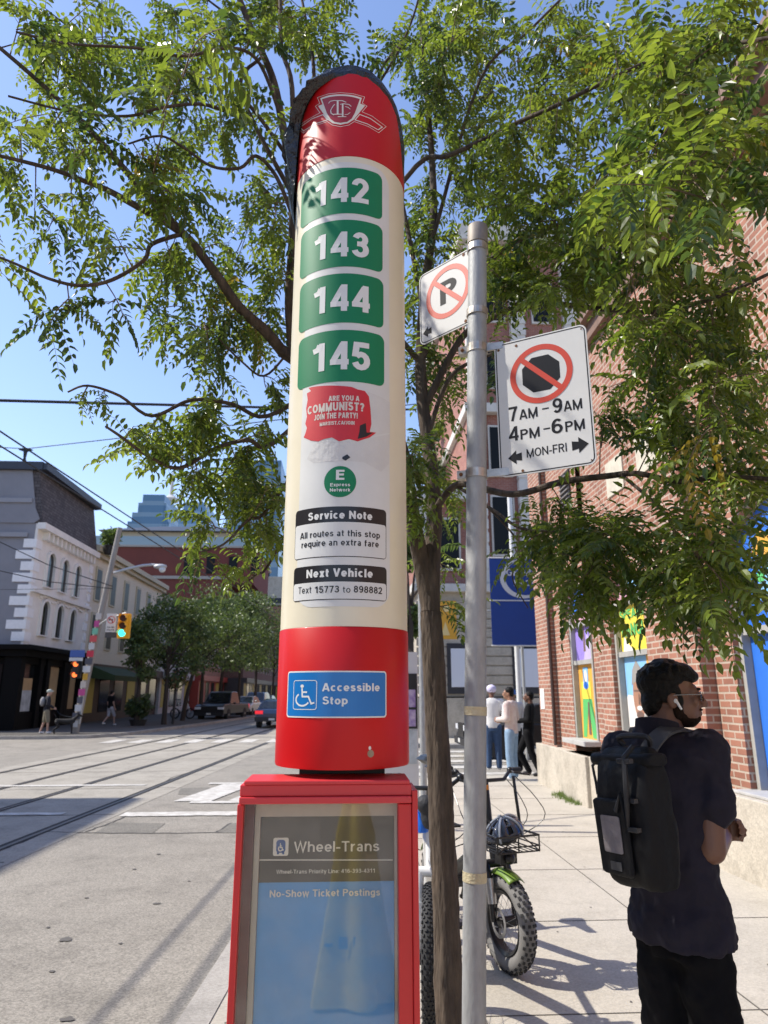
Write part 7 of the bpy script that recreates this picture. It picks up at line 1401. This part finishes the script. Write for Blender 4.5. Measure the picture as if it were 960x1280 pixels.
A = planeY(549.5, 799, 23); B = planeY(570, 751, 23); bn = thing('street_banner', 'orange banner with a pale disc between the tree trunk and the sign post', 'banner', ((A.x + B.x) / 2, 23, A.z)); S = Plane((A.x, 23, A.z), (1, 0, 0), (0, -1, 0)); w = B.x - A.x; h = B.z - A.z
m = MB(); m.prism([(0, 0), (w, 0), (w, h), (0, h)], S.pt, -.012, 0); m.build('cloth', BY, bn); m = MB(); fill(m, S, circ(S, w * .42, h * .8, w * .2, 20), .003); fill(m, S, [(w * .1, h * .1), (w * .6, h * .1), (w * .35, h * .45)], .003); m.build('pale_mark', mat('banner_cream', (.8, .6, .25), .6), bn)
m = MB(); m.tube([S.pt(-.1, h * .78, -.05), S.pt(w + 2.0, h * .74, -.05)], .03, 6); m.tube([S.pt(-.1, h * .78, -.05), S.pt(-.1, -A.z, -.05)], .05, 8); m.build('rail', LGREY, bn)
y_ = 9.2; a = planeY(528.5, 900, y_); gp_ = thing('grey_post', 'grey steel post behind the tree trunk beside the poster board', 'post', (a.x, y_, 0)); m = MB(); m.tube([(a.x, y_, -.1), (a.x, y_, 3.4)], .042, 14); m.build('tube', GALV, gp_, True)
A = planeY(505, 985, 9.6); B = planeY(523.5, 815, 9.6); bd = thing('poster_board', 'white board with purple and black posters half hidden by the red column', 'poster board', ((A.x + B.x) / 2, 9.6, 0)); S = Plane((A.x, 9.58, A.z), (1, 0, 0), (0, -1, 0)); w = B.x - A.x; zz_ = lambda y: planeY(515, y, 9.58).z - A.z
m = MB(); m.box(A.x - .3, B.x - .02, 9.6, 9.66, .15, B.z); m.build('board', mat('board_white', (.58, .57, .56), .7), bd); m = MB(); m.box(A.x - .28, A.x - .22, 9.61, 9.65, -.1, .149); m.box(B.x - .1, B.x - .05, 9.61, 9.65, -.1, .149); m.build('feet', LGREY, bd)
m = MB(); m.box(A.x - .2, B.x - .03, 9.588, 9.6, A.z + zz_(911), A.z + zz_(842)); m.build('black_poster', INK, bd); PU = mat('poster_purple', (.16, .07, .3), .5, c2=(.6, .5, .6), vscale=9)
for y0, y1 in ((884, 862), (908, 887)): m = MB(); m.box(A.x - .1, B.x - .055, 9.58, 9.588, A.z + zz_(y0), A.z + zz_(y1)); m.build('purple_poster', PU, bd)
m = MB(); m.box(A.x - .1, B.x - .04, 9.588, 9.6, A.z + zz_(955), A.z + zz_(913)); m.build('pale_poster', mat('poster_pale'), bd)
# unseen yellow stand-in, added behind the camera for its reflection in the case's glass
yb = thing('yellow_stand_in', 'yellow draped stand-in added behind the viewer for its reflection in the case glass', 'banner', (.06, -1.3, 0)); m = MB(); YC = mat('yellow_cloth', (.85, .66, .06), .8, bump=.3, bscale=6)
rings = []
for z, wv in ((1.10, .035), (1.0, .07), (.86, .10), (.7, .115), (.5, .14), (.2, .19), (.02, .22)):
    rings.append([Vector((.06 + wv * math.cos(q) * (1 + .22 * math.cos(5 * q)), -1.3 + .6 * wv * math.sin(q) * (1 + .22 * math.cos(5 * q)), z)) for q in [2 * math.pi * i / 40 for i in range(40)]])
m.loft(rings); m.build('cloth', YC, yb, True); m = MB(); m.tube([(.06, -1.3, 0), (.06, -1.3, 1.08)], .02, 8); m.build('pole', LGREY, yb, True); m = MB(); m.ball((.075, -1.3, 1.14), (.055, .05, .075)); m.ball((.05, -1.3, 1.08), (.045, .05, .06)); m.build('pale_top', WP, yb, True)
m = MB(); m.box(-.02, .03, -1.205, -1.2, .30, .36); m.box(.06, .11, -1.2, -1.195, .30, .36); m.box(-.1, -.05, -1.215, -1.21, .31, .325); m.build('blue_mark', BLUE, yb)
